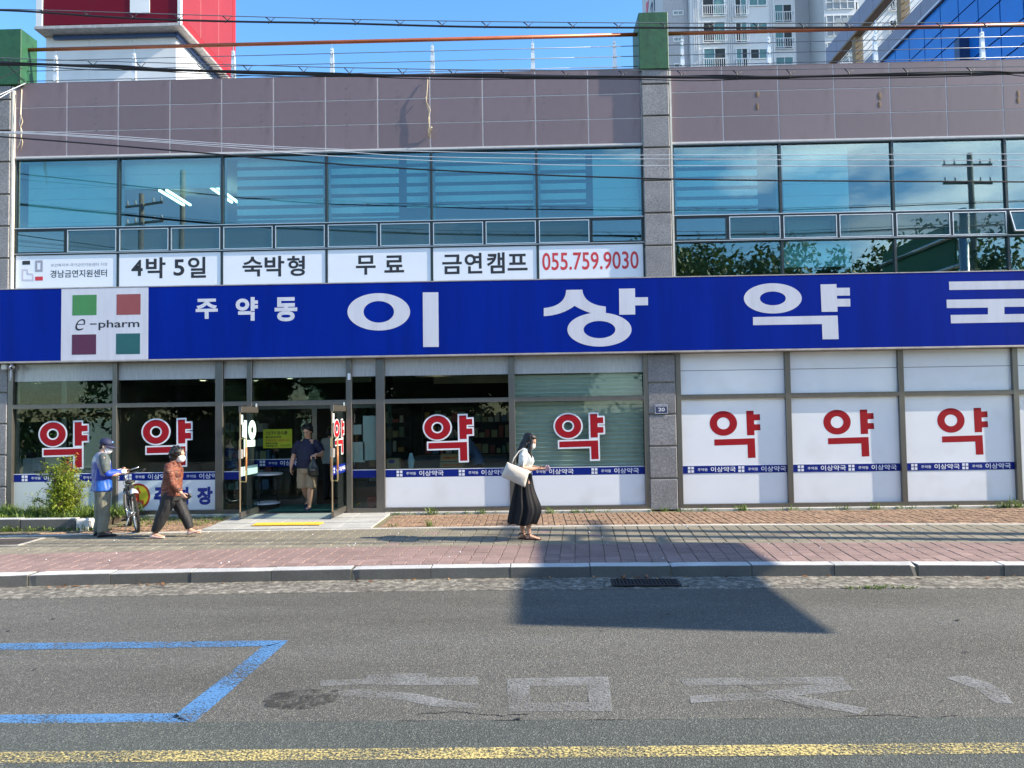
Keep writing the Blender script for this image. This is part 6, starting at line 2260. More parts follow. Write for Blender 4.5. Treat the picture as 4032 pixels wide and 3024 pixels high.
# ------------------------------------------------------------------ bicycle
def bicycle():
    rear = on_ground(542, 2095)
    ang = R(124)
    B = empty("bicycle", (rear.x, rear.y, 0), ang, "mountain bicycle with white rear mudguard parked beside the planting bed", "bicycle")
    B.rotation_euler = (R(-7), 0, ang)      # leaning on its stand
    rw, wb = .325, 1.04
    M_tyre = mat("tyre", (.018, .018, .018), .8, var=.2, bump=.4)
    M_rim = mat("rim_alloy", (.62, .63, .64), .3, .9)
    M_fr = mat("bike_frame_paint", (.03, .035, .04), .35, .2, coat=.5)
    M_chr = mat("bike_chrome", (.6, .6, .6), .25, .95)
    for cx in (0, wb):
        ty = MB().tube([(cx + rw * math.cos(a), 0, rw + .01 + rw * math.sin(a)) for a in [2 * math.pi * i / 40 for i in range(40)]], .024, 10, closed=True).build("wheel", M_tyre, B, True)
        rim = MB().tube([(cx + .292 * math.cos(a), 0, rw + .01 + .292 * math.sin(a)) for a in [2 * math.pi * i / 40 for i in range(40)]], .013, 8, closed=True).build("rim", M_rim, ty, True)
        sp_ = MB()
        for i in range(28):
            a = 2 * math.pi * i / 28
            a2 = a + (.5 if i % 2 else -.5)
            sp_.cyl((cx + .285 * math.cos(a), 0, rw + .01 + .285 * math.sin(a)), (cx + .022 * math.cos(a2), (.028 if i % 4 < 2 else -.028), rw + .01 + .022 * math.sin(a2)), .0013, 4)
        sp_.build("spokes", M_rim, ty)
        MB().cyl((cx, -.045, rw + .01), (cx, .045, rw + .01), .020, 12).build("hub", M_chr, ty, True)
        kn = MB()
        for i in range(44):
            a = 2 * math.pi * i / 44
            for s in (-1, 1):
                c_ = V((cx + (rw + .022) * math.cos(a), s * .013, rw + .01 + (rw + .022) * math.sin(a)))
                kn.obox(c_, V((math.cos(a), 0, math.sin(a))) * .006, V((0, .007, 0)), V((-math.sin(a), 0, math.cos(a))) * .011)
        tag(kn.build("tread", M_tyre, ty), kind="stuff")
    bb, seat, hd, hb = (.42, 0, .30), (.29, 0, .72), (.80, 0, .76), (.83, 0, .64)
    ax = (0, 0, rw + .01)
    fr = MB()
    fr.cyl(bb, seat, .017, 10).cyl(bb, hb, .021, 10).cyl((.305, 0, .67), (.80, 0, .73), .019, 10).cyl(hb, hd, .020, 10)
    for s in (-1, 1):
        fr.tube([(bb[0], s * .02, bb[2]), (.2, s * .05, .315), (0, s * .06, ax[2])], .010, 8)
        fr.tube([(.30, s * .015, .66), (.15, s * .05, .50), (0, s * .06, ax[2])], .009, 8)
    fr.build("frame", M_fr, B, True)
    fk = MB()
    for s in (-1, 1):
        fk.tube([(.835, s * .01, .64), (.85, s * .055, .60), (wb, s * .055, ax[2])], .014, 8)
    fk.build("fork", M_chr, B, True)
    MB().cyl(seat, (.265, 0, .82), .013, 10).build("seat_post", M_chr, B, True)
    sd = MB()
    sd.loft([((.12, 0, .845), (0, .045, 0), (0, 0, .028)), ((.15, 0, .855), (0, .082, 0), (0, 0, .032)), ((.22, 0, .855), (0, .080, 0), (0, 0, .030)), ((.29, 0, .85), (0, .045, 0), (0, 0, .026)), ((.38, 0, .845), (0, .022, 0), (0, 0, .022)), ((.40, 0, .84), (0, .012, 0), (0, 0, .012))], 14)
    o = sd.build("saddle", mat("saddle_black", (.014, .014, .016), .6), B, True)
    MB().loft([((.13, 0, .822), (0, .060, 0), (0, 0, .008)), ((.22, 0, .820), (0, .074, 0), (0, 0, .008)), ((.32, 0, .822), (0, .03, 0), (0, 0, .006))], 12).build("saddle_trim", mat("lime_trim", (.35, .5, .12), .5), o, True)
    MB().tube([(.79, 0, .76), (.775, 0, .90), (.80, 0, .95)], .014, 8).build("stem", M_chr, B, True)
    hbr = MB().tube([(.74, -.32, .985), (.80, -.18, .96), (.80, 0, .95), (.80, .18, .96), (.74, .32, .985)], .012, 8).build("handlebar", M_fr, B, True)
    for s in (-1, 1):
        MB().cyl((.70, s * .33, .99), (.765, s * .24, .972), .017, 10).build("grip", M_tyre, hbr, True)
        MB().tube([(.78, s * .24, .965), (.83, s * .26, .955), (.84, s * .33, .95)], .006, 6).build("brake_lever", M_chr, hbr, True)
    # white rear mudguard, rack with bag
    md = MB()
    pts, fs = [], []
    for i in range(11):
        a = R(74 + i * 5.4)
        for k in range(5):
            y = (-.05 + .025 * k) * (.75 + .05 * i)
            r_ = .395 + .008 * i - .014 * (abs(k - 2))
            pts.append((r_ * math.cos(a) * .98, y, rw + .01 + r_ * math.sin(a)))
    for i in range(10):
        for k in range(4):
            fs.append((i * 5 + k, i * 5 + k + 1, i * 5 + k + 6, i * 5 + k + 5))
    md.add(pts, fs)
    o = md.build("mudguard", mat("white_mudguard", (.72, .72, .72), .3, coat=.5), B, True)
    o.modifiers.new("t", 'SOLIDIFY').thickness = .012
    MB().tube([(.25, 0, .60), (.1, 0, .69), (-.05, 0, .74)], .010, 6).build("mudguard_stay", M_fr, B, True)
    MB().bbox(.10, .26, -.05, .05, .70, .80, .02).build("saddle_bag", M_tyre, B)
    MB().tube([(.36 + .07 * math.cos(a), .03 + .012 * k_, .52 + .09 * math.sin(a)) for k_ in range(3) for a in [2 * math.pi * i / 14 for i in range(14)]], .010, 6).build("coil_lock", M_black, B, True)
    MB().cyl((.50, 0, .42), (.62, 0, .56), .036, 12).build("water_bottle", mat("bottle_dark", (.05, .06, .07), .4), B, True)
    MB().bbox(-.19, -.15, -.035, .035, .55, .60, .01).build("rear_reflector", mat("reflector_red", (.4, .02, .02), .3), B)
    MB().cyl((.0, .055, .30), (.40, .055, .30), .003, 6).cyl((.0, .055, .372), (.40, .055, .34), .003, 6).build("chain", M_iron, B)
    MB().cyl((.42, .045, .30), (.42, .055, .30), .085, 20).build("chainring", M_chr, B, True)
    for s, dz in ((1, -.12), (-1, .12)):
        c_ = MB().tube([(.42, s * .06, .30), (.42 + .09, s * .08, .30 + dz)], .011, 8).build("crank", M_chr, B, True)
        MB().bbox(.42 + .045, .42 + .135, s * .13 - .045, s * .13 + .045, .30 + dz - .012, .30 + dz + .012, .006).build("pedal", M_tyre, c_)
    MB().tube([(.12, .07, .32), (.10, .20, .0)], .009, 8).build("kickstand", M_chr, B, True)
    MB().cyl((0, .05, .335), (0, .075, .335), .042, 16).build("sprocket", M_chr, B, True)
    MB().tube([(.78, .02, .93), (.70, .05, .80), (.45, .02, .62), (.2, .05, .50), (.02, .07, .40)], .004, 6).build("brake_cable", M_black, B, True)


bicycle()
# ------------------------------------------------------------------ plants
M_leaf = leafmat("nandina_leaf", (0.11, 0.22, 0.02), (0.40, 0.44, 0.05), .42)
M_leafr = leafmat("nandina_red_leaf", (0.38, 0.06, 0.02), (0.42, 0.20, 0.05), .4)
M_leafd = leafmat("weed_leaf", (0.06, 0.13, 0.02), (0.20, 0.27, 0.05), .35)
M_stem = mat("woody_stem", (0.10, 0.07, 0.04), .8, var=.3, scale=20)
M_tleaf = leafmat("tree_leaf", (0.03, 0.075, 0.014), (0.13, 0.17, 0.035), .3)
M_bark = mat("bark", (0.12, 0.09, 0.065), .9, var=.35, scale=9, bump=.8, bscale=14, stretch=(1, 1, .3))


def leaf(mb, p, d, n, L_, W_):
    d = d.normalized()
    s = d.cross(n)
    if s.length < 1e-4:
        s = d.orthogonal()
    s.normalize()
    up = s.cross(d)
    mb.add([p, p + d * L_ * .45 + s * W_ - up * W_ * .25, p + d * L_ - up * L_ * .12, p + d * L_ * .45 - s * W_ - up * W_ * .25], [(0, 1, 2, 3)])


def rdir(r, zmin=-1.0):
    while True:
        v = V((r.uniform(-1, 1), r.uniform(-1, 1), r.uniform(zmin, 1)))
        if .05 < v.length < 1:
            return v.normalized()


def shrub():
    r = random.Random(21)
    base = on_wall(250, 2045, -1.15)
    S = empty("nandina_shrub", (base.x, -1.15, .12), 0, "bushy light green shrub with red tips in the planting bed", "shrub")
    st = MB()
    green, red = MB(), MB()
    for k in range(23):
        a = r.uniform(0, 6.283)
        rad = r.uniform(.02, .46)
        hgt = r.uniform(.40, 1.10) * (1 - .55 * rad)
        if k < 3:
            rad, hgt = .05 + .1 * k, 1.12 - .08 * k
        tip = V((math.cos(a) * rad, math.sin(a) * rad * .8, hgt))
        b0 = V((math.cos(a) * .05, math.sin(a) * .05, 0))
        mid = b0.lerp(tip, .5) + V((0, 0, .06))
        st.tube([b0, mid, tip], [.012, .008, .004], 6)
        nb = int(26 * hgt) + 8
        for i in range(nb):
            t = r.uniform(.18, 1.0)
            p = (b0.lerp(mid, t * 2) if t < .5 else mid.lerp(tip, t * 2 - 1))
            d = rdir(r, -.3)
            d.z *= .55
            L_ = r.uniform(.10, .26)
            q = p + d * L_
            st.tube([p, q], [.003, .0015], 4)
            for j in range(15):
                u = r.uniform(.25, 1.05)
                c = p.lerp(q, u) + rdir(r) * .045
                dd = (d * .7 + rdir(r) * .8)
                redtip = (p.z > .92 and tip.x > .05 and r.random() < .75) or r.random() < .012
                leaf(red if redtip else green, c, dd, V((0, 0, 1)) + rdir(r) * .6, r.uniform(.035, .062), r.uniform(.008, .014))
    st.build("stem", M_stem, S)
    green.build("foliage", M_leaf, S)
    red.build("red_foliage", M_leafr, S)


shrub()


def weeds(name, spots, label, cat, seed, blade=(.06, .2), count=14, spread=.06, flat=.5):
    r = random.Random(seed)
    mb = MB()
    for (x, y, z, s) in spots:
        for k in range(int(count * s)):
            p = V((x + r.gauss(0, spread), y + r.gauss(0, spread * .6), z))
            d = V((r.gauss(0, flat), r.gauss(0, flat), 1)).normalized()
            L_ = r.uniform(*blade) * s
            w = r.uniform(.003, .008)
            sd = V((-d.y, d.x, 0))
            sd = sd.normalized() if sd.length > .01 else V((1, 0, 0))
            q = p + d * L_ * .6
            e = q + (d + V((d.x, d.y, -.5)) * .8).normalized() * L_ * .5
            mb.add([p - sd * w, p + sd * w, q + sd * w, q - sd * w, e], [(0, 1, 2, 3), (3, 2, 4)])
            if r.random() < .5:
                leaf(mb, q, rdir(r, 0), V((0, 0, 1)), r.uniform(.02, .05), r.uniform(.006, .014))
    return tag(mb.build(name, M_leafd), label, cat, kind="stuff")


r_ = random.Random(5)
sp = [(r_.uniform(-11.2, -7.6), r_.uniform(-1.6, -.2), .13, r_.uniform(.6, 1.5)) for k in range(330)]
weeds("bed_weeds", sp, "weeds and grass covering the planting bed", "weeds", 1, (.05, .22), 16, .06, .6)
sp = [(r_.uniform(-10.8, -7.3), -1.85 + r_.uniform(-.05, .08), 0, r_.uniform(.5, 1.3)) for k in range(46)] + [(r_.uniform(-7.5, -5.7), r_.uniform(-1.5, -.2), 0, r_.uniform(.3, .9)) for k in range(90)]
weeds("pavement_weeds", sp, "scattered weeds in the brick joints by the planting bed", "weeds", 2, (.03, .14), 12, .05, .7)
sp = []
for k in range(120):
    x = r_.uniform(-2.7, 10.0)
    sp.append((x, -.20 + r_.uniform(-.05, .03), 0, r_.choice((.3, .4, .5, .6, 1.0))))
for (x, y, s) in ((-1.75, -1.86, 1.2), (-2.4, -1.8, .6), (.4, -.25, 1.3), (4.1, -.22, 1.5), (6.6, -.2, 1.3), (9.0, -.2, 1.6), (9.3, -.25, 2.0), (-1.9, -.2, 1.6), (-1.0, -.2, 1.0), (2.6, -.2, 1.2)):
    sp += [(x + r_.uniform(-.1, .1), y, 0, s) for q in range(3)]
weeds("wall_weeds", sp, "thin weeds growing along the foot of the shop front", "weeds", 3, (.04, .14), 8, .04, .6)
weeds("gutter_weeds", [(r_.uniform(3.6, 4.4), -6.05 + bow(4) + r_.uniform(-.03, .03), ROAD_Z + .004, .4) for k in range(40)], "low weeds in the seam between gutter and asphalt", "weeds", 4, (.03, .09), 9, .04, .9)
# sand, crumbs and fallen leaves along the gutter
mb = MB()
M_dry = leafmat("dry_leaf", (0.16, 0.06, 0.025), (0.36, 0.20, 0.09), .15)
for k in range(95):
    if k < 60:
        x = r_.uniform(-7, 6.5)
        y = -5.50 + bow(x) - abs(r_.gauss(0, .05))
    else:
        x = r_.gauss(1.15, .22)
        y = -5.54 + bow(x) - abs(r_.gauss(0, .06))
    z = ROAD_Z + .03
    for q in range(1):
        d = rdir(r_)
        d.z *= .25
        leaf(mb, V((x, y, z)), d, V((r_.gauss(0, .4), r_.gauss(0, .4), 1)), r_.uniform(.03, .085), r_.uniform(.012, .028))
tag(mb.build("fallen_leaves", M_dry), "dry brown leaves lying in the gutter below the kerb", "leaves", kind="stuff")
mb = MB()
for k in range(60):
    x, y = r_.uniform(-8, 8), r_.uniform(-5.1, -2.2)
    s = r_.uniform(.006, .014)
    mb.ball((x, y, .004), s, s, s * .6, 6, 4)
tag(mb.build("litter_crumbs", M_dw), "tiny white crumbs scattered over the pavers", "litter", kind="stuff")


def tree(name, loc, h, cr, label, seed, n=5200, ls=.16, group=None, base=.42):
    r = random.Random(seed)
    T = empty(name, loc, 0, label, "tree", group)
    tk = MB()
    tk.tube([(0, 0, -.1), (.04, .02, h * .25), (-.03, .05, h * .5), (.05, 0, h * .75)], [h * .026, h * .021, h * .015, h * .007], 10)
    crown = MB()
    ends = []
    for k in range(16):
        a = k * 2.4 + r.uniform(-.3, .3)
        z0 = h * r.uniform(.30, .62)
        ln = cr * r.uniform(.55, 1.0)
        e = V((math.cos(a) * ln, math.sin(a) * ln, min(h * .98, z0 + cr * r.uniform(.25, .95))))
        m_ = V((math.cos(a) * ln * .45, math.sin(a) * ln * .45, z0 + (e.z - z0) * .35))
        tk.tube([(0, 0, z0), m_, e], [h * .010, h * .007, h * .003], 6)
        ends += [e, m_.lerp(e, .5)]
    tk.build("trunk", M_bark, T)
    cl = [(e, cr * r.uniform(.22, .42)) for e in ends] + [(V((r.gauss(0, cr * .4), r.gauss(0, cr * .4), h * r.uniform(base + .1, .98))), cr * r.uniform(.25, .4)) for q in range(14)]
    per = n // len(cl)
    for (c, rad) in cl:
        for q in range(per):
            d = rdir(r)
            p = c + d * rad * (r.random() ** .4)
            leaf(crown, p, rdir(r) + V((0, 0, -.3)), d + V((0, 0, .6)), ls * r.uniform(.7, 1.3), ls * .28)
    crown.build("crown", M_tleaf, T)
    return T


tree("street_tree", (-14.0, 5.4, -.05), 5.6, 2.3, "nearest leafy tree seen through the corner shop window behind the first red character", 11, 9000, .21, "trees beside the corner shop window", .15)
tree("street_tree", (-16.3, 8.4, -.05), 6.4, 2.7, "second leafy tree seen through the corner shop window", 12, 9000, .24, "trees beside the corner shop window", .15)
tree("street_tree", (-18.0, 11.6, -.05), 7.0, 3.0, "third leafy tree seen through the corner shop window", 13, 9000, .26, "trees beside the corner shop window", .1)
tree("street_tree", (-19.8, 15.6, -.05), 8.0, 3.4, "farthest leafy tree seen through the corner shop window", 14, 9000, .30, "trees beside the corner shop window", .1)
for i, (x, y, h, c) in enumerate(((-20, -24, 6.6, 2.8), (-14.5, -23, 6.2, 2.8), (-9.5, -24, 5.8, 2.7), (-4.5, -23.5, 6.0, 2.7), (0.5, -24.5, 6.2, 2.6), (8.5, -24, 11.4, 3.9), (15.0, -24.5, 10.6, 3.8), (22.0, -25, 11.8, 4.2))):
    tree("opposite_tree", (x, y, -.25), h, c, "%s tree of the row across the street, mirrored in the windows" % ("first", "second", "third", "fourth", "fifth", "sixth", "seventh", "eighth")[i], 30 + i, 9000, .36, "trees opposite the pharmacy", .2)

def hedge():  # unseen hedge, added so that the shop glass mirrors something dark
    r = random.Random(77)
    mb = MB()
    for k in range(15000):
        x = r.uniform(-34, 34)
        z = r.uniform(-.1, 2.3 + .5 * noise.noise(V((x * .5, 0, 0))))
        leaf(mb, V((x, -20.6 + r.uniform(-.5, .3) + .3 * noise.noise(V((x, z, 0))), z)), rdir(r), V((0, 1, .4)) + rdir(r) * .6, .20 * r.uniform(.7, 1.3), .07)
    H_ = empty("hedge", (0, -20.6, -.2), 0, "long clipped hedge added across the street to darken the shop window reflections", "hedge")
    sub(mb, "foliage", M_tleaf, H_)
    sub(MB().box(-34, 34, -20.9, -20.45, -.25, 1.9), "twig_core", M_bark, H_)


hedge()

# ------------------------------------------------------------------ overhead cables
M_cab = mat("cable_black", (0.010, 0.010, 0.013), .5)
M_cabp = mat("cable_pale", (0.52, 0.55, 0.60), .45)
CY = -4.7


def cable_pts(pts, y=CY, ext=True):
    P_ = [on_wall(px, py, y) for (px, py) in pts]
    out = []
    if ext:
        d = P_[0] - P_[1]
        d.normalize()
        out.append(P_[0] + d * 9 + V((0, 0, .5)))
    for a, b, c, d in zip([P_[0]] + P_[:-2], P_[:-1], P_[1:], P_[2:] + [P_[-1]]):
        for k in range(8):
            t = k / 8
            out.append(.5 * ((2 * b) + (c - a) * t + (2 * a - 5 * b + 4 * c - d) * t * t + (3 * b - a - 3 * c + d) * t ** 3))
    out.append(P_[-1])
    if ext:
        d = P_[-1] - P_[-2]
        d.normalize()
        out.append(P_[-1] + d * 8 + V((0, 0, .3)))
    return out


def at_px(pts, px):
    """height of a cable given by picture points, at column px"""
    for (x0, y0), (x1, y1) in zip(pts, pts[1:]):
        if x0 <= px <= x1:
            return y0 + (y1 - y0) * (px - x0) / (x1 - x0)
    return pts[-1][1]


def cable(name, pts, r, label, material=M_cab, hang=None, hx=(), y=CY, extra=()):
    root = empty(name, cable_pts(pts, y)[0], 0, label, "cable", "overhead cables")
    sub(MB().tube(cable_pts(pts, y), r, 8), "cable_run", material, root, True)
    for i, (dy, rr) in enumerate(extra):
        sub(MB().tube([p + V((0, dy[0] + .008 * math.sin(k * .9 + i), dy[1] + .010 * math.sin(k * .55 + i * 2))) for k, p in enumerate(cable_pts(pts, y))], rr, 6), "cable_strand", material, root, True)
    if hang:
        sub(MB().tube(cable_pts(hang, y), .006, 6), "messenger_wire", mat("messenger", (.12, .13, .15), .5), root, True)
        for px in hx:
            a = on_wall(px, at_px(hang, px), y)
            b = on_wall(px + 8, at_px(pts, px + 8) + 5, y)
            c = on_wall(px + 34, at_px(hang, px + 34), y)
            sub(MB().tube([a + V((-.02, 0, 0)), a.lerp(b, .55) + V((.03, 0, 0)), b + V((0, -.02, -.01)), b.lerp(c, .5), c], [.006, .009, .009, .005, .003], 6), "cable_hanger", material, root, True)


c1 = [(0, 40), (145, 47), (510, 72), (887, 84), (1344, 92), (1890, 106), (2559, 109), (3120, 109), (4032, 103)]
c1m = [(0, 36), (145, 39), (705, 57), (1344, 75), (1950, 85), (2688, 91), (3540, 90), (4032, 88)]
cable("overhead_cable", c1, .014, "upper black cable strung across the sky on a thin messenger wire", hang=c1m, hx=[160, 330, 510, 690, 880, 1050, 1230, 1390, 1560, 1725, 1900, 2065, 2240, 2420, 2605, 2780, 2970, 3150, 3330, 3510, 3690, 3870])
c2 = [(0, 247), (365, 261), (790, 279), (1344, 294), (1950, 300), (2600, 303), (3050, 303), (3800, 288), (4032, 285)]
c2m = [(0, 228), (365, 240), (1033, 258), (1344, 266), (1950, 276), (2688, 277), (3200, 271), (4032, 262)]
cable("cable_bundle", c2, .019, "thick black bundle of cables running across the mauve fascia", hang=c2m, hx=[30, 350, 540, 780, 960, 1180, 1360, 1570, 1770, 1975, 2215, 2440, 2670, 2890, 3100, 3330, 3560, 3810],
      extra=(((.02, -.030), .006), ((-.012, .010), .009), ((.0, -.012), .010), ((.012, .0), .010)))
cable("overhead_cable", [(0, 538), (425, 571), (1344, 647), (1952, 681), (2530, 702), (3090, 711), (4032, 716)], .011, "thin black wire sloping across the upper windows")
cable("overhead_cable", [(0, 519), (261, 524), (875, 565), (1344, 588), (2120, 606), (2500, 611), (4032, 606)], .0055, "topmost of the pale wires crossing the upper windows", M_cabp)
cable("overhead_cable", [(0, 521), (261, 531), (875, 572), (1344, 597), (1700, 618), (2520, 626), (4032, 632)], .0055, "middle one of the pale wires crossing the upper windows", M_cabp)
cable("overhead_cable", [(0, 523), (261, 535), (875, 579), (1344, 617), (2112, 647), (2520, 652), (4032, 655)], .0055, "lowest of the pale wires crossing the upper windows", M_cabp)
# service drops tied to the left roof box
for i, (a, b, m, lab) in enumerate((((-260, 470), (100, 328), M_cabp, "pale service wire tied to the green box at the roof corner"), ((-260, 520), (84, 335), M_cabp, "lower pale service wire at the green roof corner"),
                                    ((-200, 390), (88, 268), M_cab, "black service wire rising past the green roof corner"), ((-150, 60), (96, 322), M_cab, "black wire falling to the green roof corner"))):
    p, q = on_wall(*a, -1.6), on_wall(*b, -.14)
    tag(MB().tube([p, p.lerp(q, .5) - V((0, 0, .04)), q], .008, 6).build("service_wire", m, None, True), lab, "cable", "overhead cables")
p = on_wall(86, 318, -.14)
tag(MB().tube([p + V((.07 * math.cos(a), 0, .07 * math.sin(a) - .03)) for a in [2 * math.pi * k / 16 for k in range(16)]], .006, 6, closed=True).build("wire_coil", M_cab, None, True), "small coil of black wire on the green roof corner", "cable")

# ------------------------------------------------------------------ utility poles, overhead road sign beside and behind the viewer
M_conc = mat("pole_concrete", (0.30, 0.29, 0.27), .85, var=.15, scale=5)


def pole(x, y, h, label, arms=True, trafo=False, rz=0.0, base=0.0):
    P_ = empty("utility_pole", (x, y, base), rz, label, "utility pole", "utility poles along the street")
    MB().cyl((0, 0, 0), (0, 0, h), .19, 14, .12).build("shaft", M_conc, P_, True)
    if arms:
        for z in (h - .5, h - 1.4):
            a = MB().box(-1.2, 1.2, -.22, -.14, z - .05, z + .05).build("crossarm", M_steel, P_)
            for xx in (-1.1, -.6, .6, 1.1):
                MB().loft([((xx, -.18, z + .05), (.03, 0, 0), (0, .03, 0)), ((xx, -.18, z + .12), (.05, 0, 0), (0, .05, 0)), ((xx, -.18, z + .18), (.035, 0, 0), (0, .035, 0)), ((xx, -.18, z + .26), (.05, 0, 0), (0, .05, 0)), ((xx, -.18, z + .30), (.02, 0, 0), (0, .02, 0))], 10).build("insulator", M_dw, a, True)
    if trafo:
        MB().box(-1.5, .2, -.25, -.14, h - 4.6, h - 4.48).build("platform", M_steel, P_)
        for k in range(3):
            MB().cyl((-1.3 + k * .5, -.25, h - 4.45), (-1.3 + k * .5, -.25, h - 3.6), .2, 14).build("transformer", M_conc, P_, True)
    return P_


pole(17.5, -4.75, 11.5, "concrete utility pole farther up the pharmacy's pavement", True, False, R(90))
pole(-17.0, -4.75, 11.5, "concrete utility pole down the street past the planting bed", True, False, R(90))
pole(21.5, -22, 14.5, "opposite utility pole with transformers mirrored in the outer upper windows", True, True, 0, -.25)
pole(-17.0, -22, 14.5, "thick opposite utility pole mirrored in the second upper window", False, False, 0, -.25)
pole(-19.3, -22.5, 13.5, "opposite utility pole with crossarms mirrored in the second upper window", True, False, R(20), -.25)
# overhead direction sign whose shadow falls across the road
rs = empty("overhead_road_sign", (11.15, -4.45, 0), 0, "overhead road sign on a mast beyond the picture that shades the kerb", "road sign")
MB().cyl((0, 0, 0), (0, 0, 7.0), .13, 14, .11).build("mast", M_steel2, rs, True)
MB().cyl((0, 0, 6.4), (0, -4.6, 6.45), .07, 12, .05).cyl((0, 0, 5.6), (0, -4.6, 5.65), .06, 12, .05).build("mast_arm", M_steel2, rs, True)
MB().bbox(.08, .14, -4.65, -.55, 5.02, 6.82, .01).build("sign_panel", mat("road_sign_green", (.02, .16, .07), .5), rs)

# ------------------------------------------------------------------ buildings behind
# red advertising tower on a white shaft
M_redt = mat("tower_red", (0.12, 0.003, 0.014), .5, var=.06, scale=.6, spec=.15)
M_redl = mat("tower_red_side", (0.25, 0.016, 0.022), .5, var=.06, scale=.8)
M_twh = mat("tower_white", (0.60, 0.62, 0.64), .35, .0, var=.10, scale=.7)
TY = 12.0
a = on_wall(143, 104, TY)
b = on_wall(712, 95, TY)
tw = empty("red_sign_tower", ((a.x + b.x) / 2, TY + 2.5, 0), 0, "tall red advertising box on a white shaft behind the roof", "tower")
zb = (a.z + b.z) / 2
x0, x1, D_ = a.x, b.x, 5.35
sub(MB().bbox(x0 + .25, x1 - .12, TY, TY + D_, zb + .05, zb + 6, .02), "red_front_box", M_redt, tw)
# right face built of lighter red panels in a frame
for i in range(3):
    y0 = TY + .10 + i * (D_ - .15) / 3
    sub(MB().bbox(x1 - .14, x1 - .06, y0 + .01, y0 + (D_ - .15) / 3 - .01, zb + .35, zb + 5.9, .01), "side_panel", M_redl, tw)
M_redb = mat("tower_red_border", (0.33, 0.008, 0.010), .5)
sub(MB().box(x1 - .13, x1 - .05, TY + .02, TY + D_, zb + .02, zb + .33).box(x1 - .13, x1 - .05, TY + D_ - .30, TY + D_ + .02, zb + .33, zb + 6), "side_border", M_redb, tw)
sub(MB().bbox(x0, x0 + .24, TY - .04, TY + .2, zb, zb + 6, .01), "corner_trim", M_twh, tw)
sub(MB().bbox(x1 - .11, x1 + .02, TY - .05, TY + .09, zb + .01, zb + 6, .01), "corner_trim", M_twh, tw)
sub(MB().bbox(x0 - .05, x1 + .03, TY - .06, TY + D_ + .05, zb - .11, zb + .01, .01), "bottom_frame", M_aluedge, tw)
sub(MB().box(x0 + .35, x1 - .42, TY + .42, TY + .50, zb - .24, zb - .112).box(x1 - .40, x1 - .30, TY + .42, TY + D_, zb - .26, zb - .112), "blue_light_strip", mat("strip_blue", (.03, .08, .22), .4), tw)
p, q = on_wall(513, 55, TY), on_wall(590, 55, TY)
sub(MB().box(p.x, q.x, TY - .03, TY + .01, zb + .42, zb + 5.9), "white_stroke", M_twh, tw)
sx0, sx1 = on_wall(180, 200, TY + .55).x, on_wall(694, 200, TY + .55).x
nb = 3
for i in range(nb):
    w = (sx1 - sx0) / nb
    sub(MB().bbox(sx0 + i * w + .004, sx0 + (i + 1) * w - .004, TY + .55, TY + .65, 0.2, zb - .11, .004), "shaft_panel", M_twh, tw)
sub(MB().box(sx0 + .02, sx1 - .02, TY + .652, TY + D_ - .3, 0.1, zb - .12), "shaft_core", M_twh, tw)
for i in range(3):
    d = (D_ - 1.0) / 3
    sub(MB().bbox(sx1 - .018, sx1 + .01, TY + .66 + i * d, TY + .66 + (i + 1) * d - .006, .2, zb - .11, .003), "shaft_panel", M_twh, tw)

# apartment tower
AY = 65.0
M_aw = mat("apt_white", (0.58, 0.60, 0.62), .8, var=.05, scale=.3)
M_ag = mat("apt_grey", (0.46, 0.47, 0.50), .8, var=.05, scale=.3)
M_apane = glass("apt_glass", (.30, .42, .45), .10, 1.2)
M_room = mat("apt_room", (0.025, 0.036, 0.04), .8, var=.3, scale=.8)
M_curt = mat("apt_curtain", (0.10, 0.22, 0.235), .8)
M_afr = mat("apt_frame", (0.62, 0.64, 0.66), .6)
apt = empty("apartment_tower", (26, AY, 0), 0, "tall pale apartment block with balcony windows behind the roof rail", "apartment block")


def AX(px):
    return on_wall(px, 150, AY).x


def AZ(py, px=3000):
    return on_wall(px, py, AY).z


ztop = AZ(-500)
segs = [(2618, 2718, .8, M_ag), (2718, 3052, 0, M_aw), (3052, 3146, .9, M_aw), (3146, 3226, 2.6, M_ag), (3226, 3352, -1.4, M_aw), (3352, 3700, 1.0, M_aw)]
for (p0, p1, dy, m) in segs:
    sub(MB().box(AX(p0) + .01, AX(p1) - .01, AY + dy, AY + 14 + dy, 0, ztop), "wall", m, apt)
# ribs on the grey bay and pilaster grooves
for k in range(14):
    x = AX(2622 + k * 7)
    sub(MB().box(x, x + .07, AY + .74, AY + .81, 0, ztop), "rib", M_ag, apt)
for p0 in (2732, 2740, 2748, 2868, 2876, 2884, 3036, 3044):
    sub(MB().box(AX(p0), AX(p0) + .09, AY - .10, AY + .02, 0, ztop), "pilaster", M_aw, apt)
FH = 104.5


